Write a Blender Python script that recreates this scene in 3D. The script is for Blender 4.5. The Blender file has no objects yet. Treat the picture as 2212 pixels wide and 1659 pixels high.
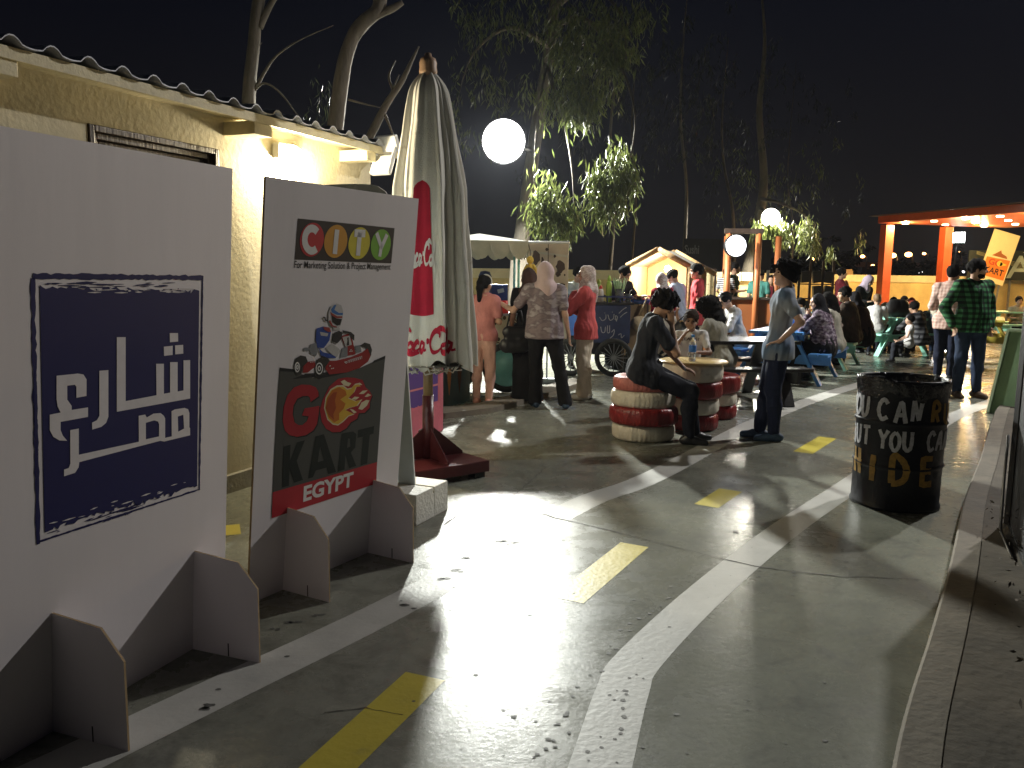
import bpy, bmesh, math, random
import numpy as np
from mathutils import Vector, Matrix
from mathutils.geometry import tessellate_polygon

S = bpy.context.scene
COL = S.collection
R = math.radians
random.seed(7)
rng = np.random.default_rng(11)

# ------------------------------------------------------------------ camera
FPX = 1789.0                       # focal length for a frame 2212 x 1659 wide
PITCH, ROLL, EYE = R(7.6), R(0.8), 1.5
fw = Vector((0, math.cos(PITCH), -math.sin(PITCH)))
u0 = Vector((0, math.sin(PITCH), math.cos(PITCH)))
r0 = Vector((1, 0, 0))
up = math.cos(ROLL) * u0 - math.sin(ROLL) * r0
rt = math.cos(ROLL) * r0 + math.sin(ROLL) * u0
cd = bpy.data.cameras.new('camera'); cam = bpy.data.objects.new('camera', cd); COL.objects.link(cam)
cd.sensor_fit = 'HORIZONTAL'; cd.sensor_width = 36.0; cd.lens = FPX / 2212 * 36.0
cd.clip_start = 0.05; cd.clip_end = 2000
cam.matrix_world = Matrix(((rt.x, up.x, -fw.x, 0), (rt.y, up.y, -fw.y, 0), (rt.z, up.z, -fw.z, EYE), (0, 0, 0, 1)))
S.camera = cam
CP = Vector((0, 0, EYE))

# ------------------------------------------------------------------ night sky
w = bpy.data.worlds.new('World'); S.world = w; w.use_nodes = True
nt = w.node_tree; nt.nodes.clear()
wo = nt.nodes.new('ShaderNodeOutputWorld'); bg = nt.nodes.new('ShaderNodeBackground'); bg2 = nt.nodes.new('ShaderNodeBackground')
sky = nt.nodes.new('ShaderNodeTexSky'); sky.sky_type = 'NISHITA'; sky.sun_disc = False
sky.sun_elevation = R(-9); sky.sun_rotation = R(70)
bg.inputs[1].default_value = 0.02
nt.links.new(sky.outputs[0], bg.inputs[0])
# dim town glow near the horizon
tc = nt.nodes.new('ShaderNodeTexCoord'); sx = nt.nodes.new('ShaderNodeSeparateXYZ'); cr = nt.nodes.new('ShaderNodeValToRGB')
nt.links.new(tc.outputs['Generated'], sx.inputs[0]); nt.links.new(sx.outputs[2], cr.inputs[0])
cr.color_ramp.elements[0].position = 0.0; cr.color_ramp.elements[0].color = (0.0080, 0.0070, 0.0068, 1)
cr.color_ramp.elements[1].position = 0.30; cr.color_ramp.elements[1].color = (0.0020, 0.0025, 0.0054, 1)
nt.links.new(cr.outputs[0], bg2.inputs[0]); bg2.inputs[1].default_value = 1.0
ad = nt.nodes.new('ShaderNodeAddShader'); nt.links.new(bg.outputs[0], ad.inputs[0]); nt.links.new(bg2.outputs[0], ad.inputs[1])
nt.links.new(ad.outputs[0], wo.inputs[0])

S.view_settings.view_transform = 'Standard'; S.view_settings.look = 'None'
S.view_settings.exposure = 0.0; S.view_settings.gamma = 1.0
S.render.engine = 'CYCLES'
S.cycles.max_bounces = 5; S.cycles.diffuse_bounces = 3; S.cycles.glossy_bounces = 3
S.cycles.transmission_bounces = 4; S.cycles.transparent_max_bounces = 6
S.cycles.sample_clamp_indirect = 3.0; S.cycles.caustics_reflective = False; S.cycles.caustics_refractive = False
S.cycles.use_denoising = True
try: S.cycles.denoiser = 'OPENIMAGEDENOISE'
except Exception: pass

# lamp strengths (their fittings are built further down)
W_MAIN, W_TREE, W_FAR, W_SIDE, W_WALL, W_PERG, W_HUT, W_SIGN = 7000, 2300, 1300, 2450, 105, 200, 75, 20

# ------------------------------------------------------------------ helpers
def ray(px, py): return fw + rt * ((px - 1106) / FPX) + up * ((829.5 - py) / FPX)
def ground_at(px, py, z=0.0):
    d = ray(px, py); return CP + d * ((z - EYE) / d.z)
def point_at(px, py, Y):
    d = ray(px, py); return CP + d * (Y / d.y)

def tag(o, label=None, cat=None, group=None, kind=None):
    if label: o['label'] = label
    if cat: o['category'] = cat
    if group: o['group'] = group
    if kind: o['kind'] = kind
    return o
def empty(name, loc=(0, 0, 0), rz=0.0, label=None, cat=None, group=None):
    o = bpy.data.objects.new(name, None); COL.objects.link(o); o.empty_display_size = 0.2
    o.location = loc; o.rotation_euler = (0, 0, rz); return tag(o, label, cat, group)
def link(name, me, mats, parent=None, loc=None, rot=None):
    o = bpy.data.objects.new(name, me); COL.objects.link(o)
    for m in (mats if isinstance(mats, (list, tuple)) else [mats]): me.materials.append(m)
    if parent: o.parent = parent
    if loc is not None: o.location = loc
    if rot is not None: o.rotation_euler = rot
    return o
def copy_tree(o, parent=None):
    c = o.copy(); COL.objects.link(c)
    if parent: c.parent = parent
    for ch in [k for k in bpy.data.objects if k.parent == o]: copy_tree(ch, c)
    return c

class MB:
    """collects shapes and links them as one mesh object"""
    def __init__(s): s.bm = bmesh.new(); s.mi = 0
    def _new(s, f): f.material_index = s.mi; return f
    def face(s, pts, smooth=False):
        vs = [s.bm.verts.new(p) for p in pts]; f = s._new(s.bm.faces.new(vs)); f.smooth = smooth; return f
    def box(s, c, d, rot=None, M=None, bev=0.0):
        m = Matrix.Translation(c) @ (rot.to_4x4() if rot is not None else Matrix()) @ Matrix.Diagonal((*d, 1))
        if M is not None: m = M @ m
        r = bmesh.ops.create_cube(s.bm, size=1.0, matrix=m)
        fs = {f for v in r['verts'] for f in v.link_faces}
        for f in fs: f.material_index = s.mi
        if bev > 0:
            es = {e for v in r['verts'] for e in v.link_edges}
            rr = bmesh.ops.bevel(s.bm, geom=list(es), offset=bev, segments=2, affect='EDGES', profile=0.6)
            for f in rr['faces']: f.material_index = s.mi; f.smooth = False
        return s
    def bar(s, a, b, wx, wy, upv=(0, 0, 1), bev=0.0):
        a = Vector(a); b = Vector(b); z = (b - a); L = z.length; z.normalize()
        x = Vector(upv).cross(z)
        if x.length < 1e-4: x = Vector((1, 0, 0)).cross(z)
        x.normalize(); y = z.cross(x)
        m = Matrix((x, y, z)).transposed()
        return s.box((a + b) / 2, (wx, wy, L), m, bev=bev)
    def tube(s, pts, rad, n=10, caps=True, smooth=True):
        pts = [Vector(p) for p in pts]; rad = rad if isinstance(rad, (list, tuple)) else [rad] * len(pts)
        rings = []; prev = None
        for i, p in enumerate(pts):
            t = (pts[min(i + 1, len(pts) - 1)] - pts[max(i - 1, 0)]).normalized()
            if prev is None:
                x = Vector((0, 0, 1)).cross(t)
                if x.length < 1e-3: x = Vector((1, 0, 0))
            else: x = prev - t * prev.dot(t)
            x.normalize(); prev = x; y = t.cross(x)
            rings.append([s.bm.verts.new(p + (x * math.cos(2 * math.pi * k / n) + y * math.sin(2 * math.pi * k / n)) * rad[i]) for k in range(n)])
        for a, b in zip(rings, rings[1:]):
            for k in range(n):
                f = s._new(s.bm.faces.new((a[k], a[(k + 1) % n], b[(k + 1) % n], b[k]))); f.smooth = smooth
        if caps:
            s._new(s.bm.faces.new(rings[0][::-1])); s._new(s.bm.faces.new(rings[-1]))
        return s
    def lathe(s, prof, n=32, c=(0, 0, 0), smooth=True, mod=None, M=None, closed=False):
        c = Vector(c); rings = []
        for j, (r, z) in enumerate(prof):
            ring = []
            for k in range(n):
                a = 2 * math.pi * k / n; rr = r + (mod(a, j, r, z) if mod else 0)
                p = Vector((math.cos(a) * rr, math.sin(a) * rr, z))
                ring.append(s.bm.verts.new((M @ p if M is not None else p) + c))
            rings.append(ring)
        seq = list(zip(rings, rings[1:])) + ([(rings[-1], rings[0])] if closed else [])
        for a, b in seq:
            for k in range(n):
                f = s._new(s.bm.faces.new((a[k], a[(k + 1) % n], b[(k + 1) % n], b[k]))); f.smooth = smooth
        if not closed:
            if prof[0][0] > 1e-5: s._new(s.bm.faces.new(rings[0][::-1]))
            if prof[-1][0] > 1e-5: s._new(s.bm.faces.new(rings[-1]))
        return s
    def ball(s, c, r, rot=None, seg=14):
        d = r if isinstance(r, (tuple, list)) else (r, r, r)
        m = Matrix.Translation(c) @ (rot.to_4x4() if rot is not None else Matrix()) @ Matrix.Diagonal((*d, 1))
        rr = bmesh.ops.create_uvsphere(s.bm, u_segments=seg, v_segments=max(6, seg * 2 // 3), radius=1.0, matrix=m)
        for f in {f for v in rr['verts'] for f in v.link_faces}: f.material_index = s.mi; f.smooth = True
        return s
    def prism(s, poly, h, M=None):
        """poly in XY, thickness h along +Z, placed with matrix M"""
        M = M if M is not None else Matrix()
        a = [s.bm.verts.new(M @ Vector((x, y, 0))) for x, y in poly]; b = [s.bm.verts.new(M @ Vector((x, y, h))) for x, y in poly]
        tri = tessellate_polygon([[Vector((x, y, 0)) for x, y in poly]])
        for t in tri:
            s._new(s.bm.faces.new([a[i] for i in t][::-1])); s._new(s.bm.faces.new([b[i] for i in t]))
        n = len(poly)
        for i in range(n): s._new(s.bm.faces.new((a[i], a[(i + 1) % n], b[(i + 1) % n], b[i])))
        return s
    def build(s, name, mats, parent=None, loc=None, rot=None, fix=True):
        if fix: bmesh.ops.recalc_face_normals(s.bm, faces=s.bm.faces)
        me = bpy.data.meshes.new(name); s.bm.to_mesh(me); s.bm.free()
        return link(name, me, mats, parent, loc, rot)

# ------------------------------------------------------------------ materials
_mc = {}
def mat(name, col, rough=0.6, var=0.18, scale=9.0, bump=0.0, bscale=60.0, metal=0.0, spec=0.5, emit=0.0, ecol=None, trans=0.0, alpha=1.0, stretch=(1, 1, 1), dirt=None, coat=0.0):
    if name in _mc: return _mc[name]
    m = bpy.data.materials.new(name); m.use_nodes = True; t = m.node_tree; N = t.nodes; L = t.links
    b = N['Principled BSDF']; b.inputs['Roughness'].default_value = rough; b.inputs['Metallic'].default_value = metal
    b.inputs['Specular IOR Level'].default_value = spec; b.inputs['Transmission Weight'].default_value = trans; b.inputs['Alpha'].default_value = alpha
    b.inputs['Coat Weight'].default_value = coat
    tcn = N.new('ShaderNodeTexCoord'); mp = N.new('ShaderNodeMapping'); mp.inputs['Scale'].default_value = stretch
    L.new(tcn.outputs['Object'], mp.inputs[0])
    c = (*col, 1)
    if var > 0:
        n1 = N.new('ShaderNodeTexNoise'); n1.inputs['Scale'].default_value = scale; n1.inputs['Detail'].default_value = 6; n1.inputs['Roughness'].default_value = .62
        L.new(mp.outputs[0], n1.inputs[0])
        rp = N.new('ShaderNodeValToRGB'); rp.color_ramp.elements[0].position = .3; rp.color_ramp.elements[1].position = .72
        rp.color_ramp.elements[0].color = (*[x * (1 - var) for x in col], 1); rp.color_ramp.elements[1].color = (*[min(1, x * (1 + var * .7)) for x in col], 1)
        if dirt:
            e = rp.color_ramp.elements.new(.38); e.color = c; rp.color_ramp.elements[0].color = (*dirt, 1); rp.color_ramp.elements[0].position = .26
        L.new(n1.outputs[0], rp.inputs[0]); L.new(rp.outputs[0], b.inputs['Base Color'])
        mr = N.new('ShaderNodeMapRange'); mr.inputs['To Min'].default_value = max(.03, rough - .1); mr.inputs['To Max'].default_value = min(1, rough + .12)
        L.new(n1.outputs[0], mr.inputs[0]); L.new(mr.outputs[0], b.inputs['Roughness'])
    else: b.inputs['Base Color'].default_value = c
    if bump > 0:
        n2 = N.new('ShaderNodeTexNoise'); n2.inputs['Scale'].default_value = bscale; n2.inputs['Detail'].default_value = 5
        L.new(mp.outputs[0], n2.inputs[0]); bp = N.new('ShaderNodeBump'); bp.inputs['Strength'].default_value = bump; bp.inputs['Distance'].default_value = .02
        L.new(n2.outputs[0], bp.inputs['Height']); L.new(bp.outputs[0], b.inputs['Normal'])
    if emit > 0:
        b.inputs['Emission Color'].default_value = (*(ecol or col), 1); b.inputs['Emission Strength'].default_value = emit
    _mc[name] = m; return m
def cloth(name, col, var=.3): return mat('cloth ' + name, col, .88, var, 9, .55, 26, spec=.2, stretch=(1, 1, .55))
def pattern_cloth(name, cols, scale, kind='blotch'):
    """printed fabric: blotches or checks of the cloth itself"""
    if name in _mc: return _mc[name]
    m = bpy.data.materials.new('cloth ' + name); m.use_nodes = True; t = m.node_tree; N = t.nodes; L = t.links
    b = N['Principled BSDF']; b.inputs['Roughness'].default_value = .85; b.inputs['Specular IOR Level'].default_value = .25
    tcn = N.new('ShaderNodeTexCoord')
    if kind == 'blotch':
        mp = N.new('ShaderNodeMapping'); mp.inputs['Scale'].default_value = (1, 1, 1.9); L.new(tcn.outputs['Object'], mp.inputs[0])
        n = N.new('ShaderNodeTexNoise'); n.inputs['Scale'].default_value = scale; n.inputs['Detail'].default_value = 3; L.new(mp.outputs[0], n.inputs[0])
        rp = N.new('ShaderNodeValToRGB'); rp.color_ramp.interpolation = 'CONSTANT' if len(cols) < 4 else 'LINEAR'
        rp.color_ramp.elements[0].position = .0; rp.color_ramp.elements[0].color = (*cols[0], 1)
        rp.color_ramp.elements[1].position = .62; rp.color_ramp.elements[1].color = (*cols[-1], 1)
        for i, c in enumerate(cols[1:-1]):
            e = rp.color_ramp.elements.new(.42 + .2 * i / max(1, len(cols) - 2)); e.color = (*c, 1)
        L.new(n.outputs[0], rp.inputs[0]); L.new(rp.outputs[0], b.inputs['Base Color'])
    else:
        sp = N.new('ShaderNodeSeparateXYZ'); L.new(tcn.outputs['Object'], sp.inputs[0]); outs = []
        ax = N.new('ShaderNodeMath'); ax.operation = 'MULTIPLY_ADD'; L.new(sp.outputs[1], ax.inputs[0]); ax.inputs[1].default_value = .35; L.new(sp.outputs[0], ax.inputs[2])
        for src in ([ax.outputs[0], sp.outputs[2]] if kind == 'check' else [sp.outputs[2]]):
            mu = N.new('ShaderNodeMath'); mu.operation = 'MULTIPLY'; mu.inputs[1].default_value = scale; L.new(src, mu.inputs[0])
            fr = N.new('ShaderNodeMath'); fr.operation = 'FRACT'; L.new(mu.outputs[0], fr.inputs[0])
            gt = N.new('ShaderNodeMath'); gt.operation = 'GREATER_THAN'; gt.inputs[1].default_value = .5; L.new(fr.outputs[0], gt.inputs[0]); outs.append(gt.outputs[0])
        if len(outs) == 2:
            sm = N.new('ShaderNodeMath'); sm.operation = 'ADD'; L.new(outs[0], sm.inputs[0]); L.new(outs[1], sm.inputs[1])
            hv = N.new('ShaderNodeMath'); hv.operation = 'MULTIPLY'; hv.inputs[1].default_value = .5; L.new(sm.outputs[0], hv.inputs[0]); fac = hv.outputs[0]
        else: fac = outs[0]
        rp = N.new('ShaderNodeValToRGB'); rp.color_ramp.interpolation = 'CONSTANT' if len(cols) == 2 else 'LINEAR'; rp.color_ramp.elements[0].color = (*cols[0], 1); rp.color_ramp.elements[1].color = (*cols[-1], 1); rp.color_ramp.elements[1].position = 1 if len(cols) > 2 else .5
        if len(cols) > 2: e = rp.color_ramp.elements.new(.5); e.color = (*cols[1], 1)
        L.new(fac, rp.inputs[0]); L.new(rp.outputs[0], b.inputs['Base Color'])
    _mc[name] = m; return m

def flat(name, col, rough=.55): return mat('print ' + name, col, rough, .06, 30, spec=.3)
def glow(name, col, strength): return mat('glow ' + name, (0.8, 0.8, 0.8), .4, 0, emit=strength, ecol=col)
def paint(name, col, rough=.45, var=.2, **k): return mat('paint ' + name, col, rough, var, k.pop('scale', 7), k.pop('bump', .12), k.pop('bscale', 70), **k)

def concrete(name, col, rough, stain=.5):
    m = bpy.data.materials.new(name); m.use_nodes = True; t = m.node_tree; N = t.nodes; L = t.links; b = N['Principled BSDF']
    tcn = N.new('ShaderNodeTexCoord')
    def noise(sc, det, ro=.6, dist=0):
        n = N.new('ShaderNodeTexNoise'); n.inputs['Scale'].default_value = sc; n.inputs['Detail'].default_value = det; n.inputs['Roughness'].default_value = ro
        n.inputs['Distortion'].default_value = dist; L.new(tcn.outputs['Object'], n.inputs[0]); return n
    def ramp(src, stops):
        r = N.new('ShaderNodeValToRGB'); els = r.color_ramp.elements
        while len(els) < len(stops): els.new(.5)
        for e, (p, c) in zip(els, stops): e.position = p; e.color = (*c, 1) if isinstance(c, tuple) else (c, c, c, 1)
        L.new(src, r.inputs[0]); return r
    def mul(a, c):
        x = N.new('ShaderNodeMix'); x.data_type = 'RGBA'; x.blend_type = 'MULTIPLY'; x.inputs[0].default_value = 1
        L.new(a, x.inputs[6]); L.new(c, x.inputs[7]); return x.outputs[2]
    nb = noise(.55, 5, .6, .6); nm = noise(4.2, 8, .7, .4); nf = noise(38, 6, .7); ns = noise(5.2, 4, .6, 1.5)
    c1 = ramp(nb.outputs[0], [(.34, tuple(x * .68 for x in col)), (.66, tuple(x * 1.15 for x in col))])
    c2 = ramp(nm.outputs[0], [(.30, .42), (.46, .88), (.72, 1.18)])
    c3 = ramp(nf.outputs[0], [(.25, .78), (.6, 1.03)])
    c4 = ramp(ns.outputs[0], [(.25, 1 - stain), (.335, .95), (.5, 1.0)])
    o = mul(mul(mul(c1.outputs[0], c2.outputs[0]), c3.outputs[0]), c4.outputs[0])
    L.new(o, b.inputs['Base Color'])
    rr = N.new('ShaderNodeMapRange'); rr.inputs['From Min'].default_value = .3; rr.inputs['From Max'].default_value = .7
    rr.inputs['To Min'].default_value = rough + .10; rr.inputs['To Max'].default_value = rough - .05; L.new(nm.outputs[0], rr.inputs[0]); L.new(rr.outputs[0], b.inputs['Roughness'])
    b.inputs['Specular IOR Level'].default_value = .44
    bp = N.new('ShaderNodeBump'); bp.inputs['Strength'].default_value = .14; bp.inputs['Distance'].default_value = .008
    mx = N.new('ShaderNodeMath'); mx.operation = 'ADD'; L.new(nm.outputs[0], mx.inputs[0]); L.new(nf.outputs[0], mx.inputs[1]); L.new(mx.outputs[0], bp.inputs['Height']); L.new(bp.outputs[0], b.inputs['Normal'])
    return m

M_conc = concrete('polished concrete', (.252, .257, .212), .25, .50)
M_white_line = mat('white road paint', (.46, .46, .43), .5, .25, 5, .1, 40, dirt=(.40, .40, .38), spec=.4)
M_yellow_line = mat('yellow road paint', (.56, .47, .06), .42, .2, 6, .1, 40, dirt=(.42, .36, .08))
M_crack = mat('crack filler', (.06, .058, .05), .8, .3)
M_stain = mat('oil stain', (.13, .13, .12), .6, .4, 25, spec=.3)
M_kerb = mat('kerb concrete', (.185, .16, .125), .85, .35, 5, .18, 30)
M_dirt = mat('packed dirt', (.125, .105, .08), .95, .4, 3, .22, 22)
M_stucco = mat('cream stucco', (.64, .575, .41), .85, .25, 1.6, .16, 30)
M_plinth = mat('grey plinth render', (.33, .31, .26), .85, .25, 8, .5, 40)
M_fascia = mat('cream painted wood', (.70, .62, .40), .6, .2, 6, .2, 50)
M_sheet = mat('corrugated sheet', (.36, .37, .40), .45, .25, 5, .1, 30, metal=.2)
M_dwood = mat('dark brown wood', (.055, .035, .026), .4, .35, 8, .25, 60, stretch=(1, 1, .15))
M_board = mat('white foam board', (.745, .70, .715), .6, .06, 1.9, .22, 3.0, stretch=(1, 1, .16))
M_card = mat('board raw edge', (.42, .30, .17), .8, .2)
M_bluebd = mat('pale blue board', (.60, .68, .74), .55, .06, 3)
M_block = mat('painted white block', (.72, .70, .64), .7, .16, 6, .4, 40, dirt=(.45, .38, .28))
M_black = mat('matt black', (.012, .012, .014), .45, .3, 12, .1, 60)
M_gmetal = mat('grey metal', (.30, .31, .33), .4, .2, 8, metal=.6)
M_whiteplastic = mat('white plastic', (.78, .78, .76), .35, .06)
M_wallyel = mat('yellow boundary wall', (.70, .56, .26), .85, .22, 2.2, .5, 30)
M_wallcap = mat('pale wall coping', (.78, .70, .46), .8, .15, 3, .3, 30)
M_barkd = mat('shade-toned bark', (.10, .085, .065), .9, .45, 5, .7, 20, stretch=(1, 1, .35))  # darker bark copy, night shade put into its colour
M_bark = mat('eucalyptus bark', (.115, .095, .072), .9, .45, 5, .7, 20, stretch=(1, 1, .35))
M_orange = mat('orange red paint', (.42, .070, .018), .42, .15, 6, .1, 60)
M_maroon = mat('maroon metal paint', (.085, .013, .014), .35, .3, 6, .1, 50, spec=.6)

def leaf_mat(name, a, b):
    m = bpy.data.materials.new(name); m.use_nodes = True; t = m.node_tree; N = t.nodes; L = t.links; p = N['Principled BSDF']
    oi = N.new('ShaderNodeNewGeometry'); rp = N.new('ShaderNodeValToRGB'); rp.color_ramp.elements[0].color = (*a, 1); rp.color_ramp.elements[1].color = (*b, 1)
    L.new(oi.outputs['Random Per Island'], rp.inputs[0]); L.new(rp.outputs[0], p.inputs['Base Color']); p.inputs['Roughness'].default_value = .45
    tr = N.new('ShaderNodeBsdfTranslucent'); L.new(rp.outputs[0], tr.inputs[0]); mx = N.new('ShaderNodeMixShader'); mx.inputs[0].default_value = .35
    L.new(p.outputs[0], mx.inputs[1]); L.new(tr.outputs[0], mx.inputs[2]); L.new(mx.outputs[0], N['Material Output'].inputs[0]); return m
M_leaf = leaf_mat('eucalyptus leaf', (.045, .062, .018), (.12, .14, .04)); M_leafd = leaf_mat('shade-toned leaf', (.012, .016, .008), (.03, .036, .015))  # second leaf is a darker copy with dimness put into its colour

def lamp(name, loc, watts, col=(1, 1, 1), rad=.1, kind='POINT', aim=None, angle=150, blend=.6, parent=None):
    ld = bpy.data.lights.new(name, kind); ld.energy = watts; ld.color = col; ld.shadow_soft_size = rad
    if kind == 'SPOT': ld.spot_size = R(angle); ld.spot_blend = blend
    o = bpy.data.objects.new(name, ld); COL.objects.link(o); o.location = loc
    if aim is not None: o.rotation_euler = (Vector(aim) - Vector(loc)).to_track_quat('-Z', 'Y').to_euler()
    return o

# flat printed shapes ------------------------------------------------
def poly_mesh(bm, loops, fn, z):
    """loops: outer + holes as 2D points; fn maps (u,v,z) to 3D"""
    pts = [p for lp in loops for p in lp]; tri = tessellate_polygon([[Vector((p[0], p[1], 0)) for p in lp] for lp in loops])
    vs = [bm.verts.new(fn(p[0], p[1], z)) for p in pts]
    for t in tri:
        try: bm.faces.new([vs[i] for i in t])
        except ValueError: pass
def stroke_poly(pts, wd, closed=False):
    """outline of a polyline of width wd (number or list)"""
    P = [Vector(p) for p in pts]; n = len(P); L_, R_ = [], []
    for i, p in enumerate(P):
        a = P[(i - 1) % n] if closed else P[max(i - 1, 0)]; b = P[(i + 1) % n] if closed else P[min(i + 1, n - 1)]
        d = (b - a).normalized(); q = Vector((-d.y, d.x)); k = (wd[i] if isinstance(wd, (list, tuple)) else wd) / 2
        L_.append(tuple(p + q * k)); R_.append(tuple(p - q * k))
    return L_, R_
def smooth_path(pts, n=6):
    P = [Vector(p) for p in pts]; out = []
    for i in range(len(P) - 1):
        p0, p1, p2, p3 = P[max(i - 1, 0)], P[i], P[i + 1], P[min(i + 2, len(P) - 1)]
        for k in range(n):
            t = k / n; out.append(.5 * ((2 * p1) + (-p0 + p2) * t + (2 * p0 - 5 * p1 + 4 * p2 - p3) * t * t + (-p0 + 3 * p1 - 3 * p2 + p3) * t ** 3))
    out.append(P[-1]); return [tuple(p) for p in out]
def ribbon(bm, pts, wd, fn, z, closed=False):
    L_, R_ = stroke_poly(pts, wd, closed); n = len(pts)
    a = [bm.verts.new(fn(p[0], p[1], z)) for p in L_]; b = [bm.verts.new(fn(p[0], p[1], z)) for p in R_]
    for i in range(n if closed else n - 1):
        j = (i + 1) % n; bm.faces.new((a[i], a[j], b[j], b[i]))
def glyphs(text, size=1.0, bold=0.0, shear=0.0):
    """a text as 2D triangles: list of (verts, faces), width"""
    cu = bpy.data.curves.new('t', 'FONT'); cu.body = text; cu.size = size; cu.offset = bold; cu.shear = shear; cu.resolution_u = 4; cu.fill_mode = 'FRONT'
    o = bpy.data.objects.new('t', cu); COL.objects.link(o); dg = bpy.context.evaluated_depsgraph_get()
    me = bpy.data.meshes.new_from_object(o.evaluated_get(dg)); v = [(p.co.x, p.co.y) for p in me.vertices]; f = [tuple(q.vertices) for q in me.polygons]
    bpy.data.objects.remove(o); bpy.data.curves.remove(cu); bpy.data.meshes.remove(me); return v, f
def text_into(bm, text, box, fn, z, bold=0.0, shear=0.0, rot=0.0):
    """fit text in box (u0,v0,u1,v1)"""
    v, f = glyphs(text, 1.0, bold, shear); 
    if not v: return
    xs = [p[0] for p in v]; ys = [p[1] for p in v]; x0, x1, y0, y1 = min(xs), max(xs), min(ys), max(ys)
    cx, cy = (box[0] + box[2]) / 2, (box[1] + box[3]) / 2
    def tr(p):
        u = box[0] + (p[0] - x0) / (x1 - x0 + 1e-9) * (box[2] - box[0]); q = box[1] + (p[1] - y0) / (y1 - y0 + 1e-9) * (box[3] - box[1])
        if rot: du, dv = u - cx, q - cy; u, q = cx + du * math.cos(rot) - dv * math.sin(rot), cy + du * math.sin(rot) + dv * math.cos(rot)
        return fn(u, q, z)
    vs = [bm.verts.new(tr(p)) for p in v]
    for q in f:
        try: bm.faces.new([vs[i] for i in q])
        except ValueError: pass
def flat_obj(name, bm, m, parent=None, want=None):
    bm.normal_update(); me = bpy.data.meshes.new(name); bm.to_mesh(me); bm.free(); return link(name, me, m, parent)
# ================================================================== SETTING
def struct(o): return tag(o, kind='structure')
mb = MB(); mb.face([(-180, -30, 0), (180, -30, 0), (180, 260, 0), (-180, 260, 0)])
struct(mb.build('ground', M_conc))
def ground_ribbon(mbm, pts, wd, z):
    ribbon(mbm, pts, wd, lambda u, v, q: Vector((u, v, q)), z)
# lane markings: three curved lines of a painted track
bm = bmesh.new()
left = smooth_path([(-2.6, 0.6), (-1.85, 1.6), (-1.06, 2.76), (-.44, 3.70), (.46, 5.30), (1.10, 6.13), (2.74, 8.78), (4.70, 11.40), (7.2, 14.2), (10.5, 16.6)], 6)
ground_ribbon(bm, left, .21, .0008)
right = smooth_path([(-.25, .5), (.1, 1.7), (.285, 2.36), (.42, 2.85), (.52, 3.10), (.95, 3.80), (1.64, 4.80), (2.50, 5.93), (3.6, 7.4), (5.3, 9.5), (7.6, 11.6), (11, 13.6)], 6)
ground_ribbon(bm, right, .19, .0008)
struct(flat_obj('white_lane_lines', bm, M_white_line))
bm = bmesh.new()
for a, b in [((-.78, 1.75), (-.31, 2.93)), ((.27, 3.68), (.70, 4.49)), ((1.29, 5.30), (1.56, 5.72)), ((2.52, 7.02), (3.0, 7.72)), ((4.35, 9.35), (4.9, 9.98)), ((6.3, 11.4), (7.0, 12.1))]:
    ground_ribbon(bm, [a, ((a[0] + b[0]) / 2, (a[1] + b[1]) / 2), b], .165, .0012)
# short piece beside the house wall
p, q = ground_at(485, 1155), ground_at(519, 1143); ground_ribbon(bm, [(p.x - .5, p.y - .1), (q.x, q.y)], .2, .0012)
struct(flat_obj('yellow_lane_dashes', bm, M_yellow_line))
bm = bmesh.new()
def crack(pix, wdt):
    P = [ground_at(*q) for q in pix]; out = []
    for a, b in zip(P, P[1:]):
        for k in range(7):
            t = k / 7; j = .012 * (a - b).length
            out.append((a.x + (b.x - a.x) * t + random.gauss(0, j), a.y + (b.y - a.y) * t + random.gauss(0, j)))
    out.append((P[-1].x, P[-1].y)); ground_ribbon(bm, out, [wdt * random.uniform(.4, 1.3) for _ in out], .0022)
crack([(1068, 1083), (1180, 1113), (1330, 1150), (1480, 1187), (1620, 1222), (1790, 1243), (1990, 1253)], .010)
crack([(1068, 1083), (1035, 1095), (985, 1115), (958, 1135)], .010)
crack([(1090, 1085), (1120, 1062), (1150, 1035), (1178, 1010)], .009)
crack([(700, 1540), (790, 1530), (870, 1545)], .004)
crack([(1240, 905), (1320, 900), (1600, 897)], .010)
struct(flat_obj('ground_cracks', bm, M_crack))
bm = bmesh.new()
def blot(px, py, r, el=1.0):
    g = ground_at(px, py); n = random.randint(7, 11); a0 = random.random() * 6.28
    pts = [(g.x + math.cos(a0 + 6.283 * k / n) * r * el * random.uniform(.65, 1.25), g.y + math.sin(a0 + 6.283 * k / n) * r * random.uniform(.65, 1.25)) for k in range(n)]
    poly_mesh(bm, [pts], lambda u, v, z: Vector((u, v, z)), .0018)
for q in [(1450, 1268), (1454, 1281), (1445, 1292), (1427, 1310), (1403, 1326), (1380, 1336), (1359, 1347), (1340, 1361), (1318, 1395), (1315, 1412), (1300, 1450), (1275, 1458), (1248, 1484), (1238, 1505), (1222, 1545), (1206, 1565), (1230, 1583), (1225, 1540), (1360, 1465), (1375, 1458), (1390, 1466), (1353, 1500), (1346, 1513), (1345, 1530), (1349, 1549), (1342, 1575), (1340, 1585), (1328, 1597), (1300, 1615), (1270, 1624), (1180, 1618), (1160, 1630), (1195, 1600)]:
    blot(*q, random.uniform(.005, .011))
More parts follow.
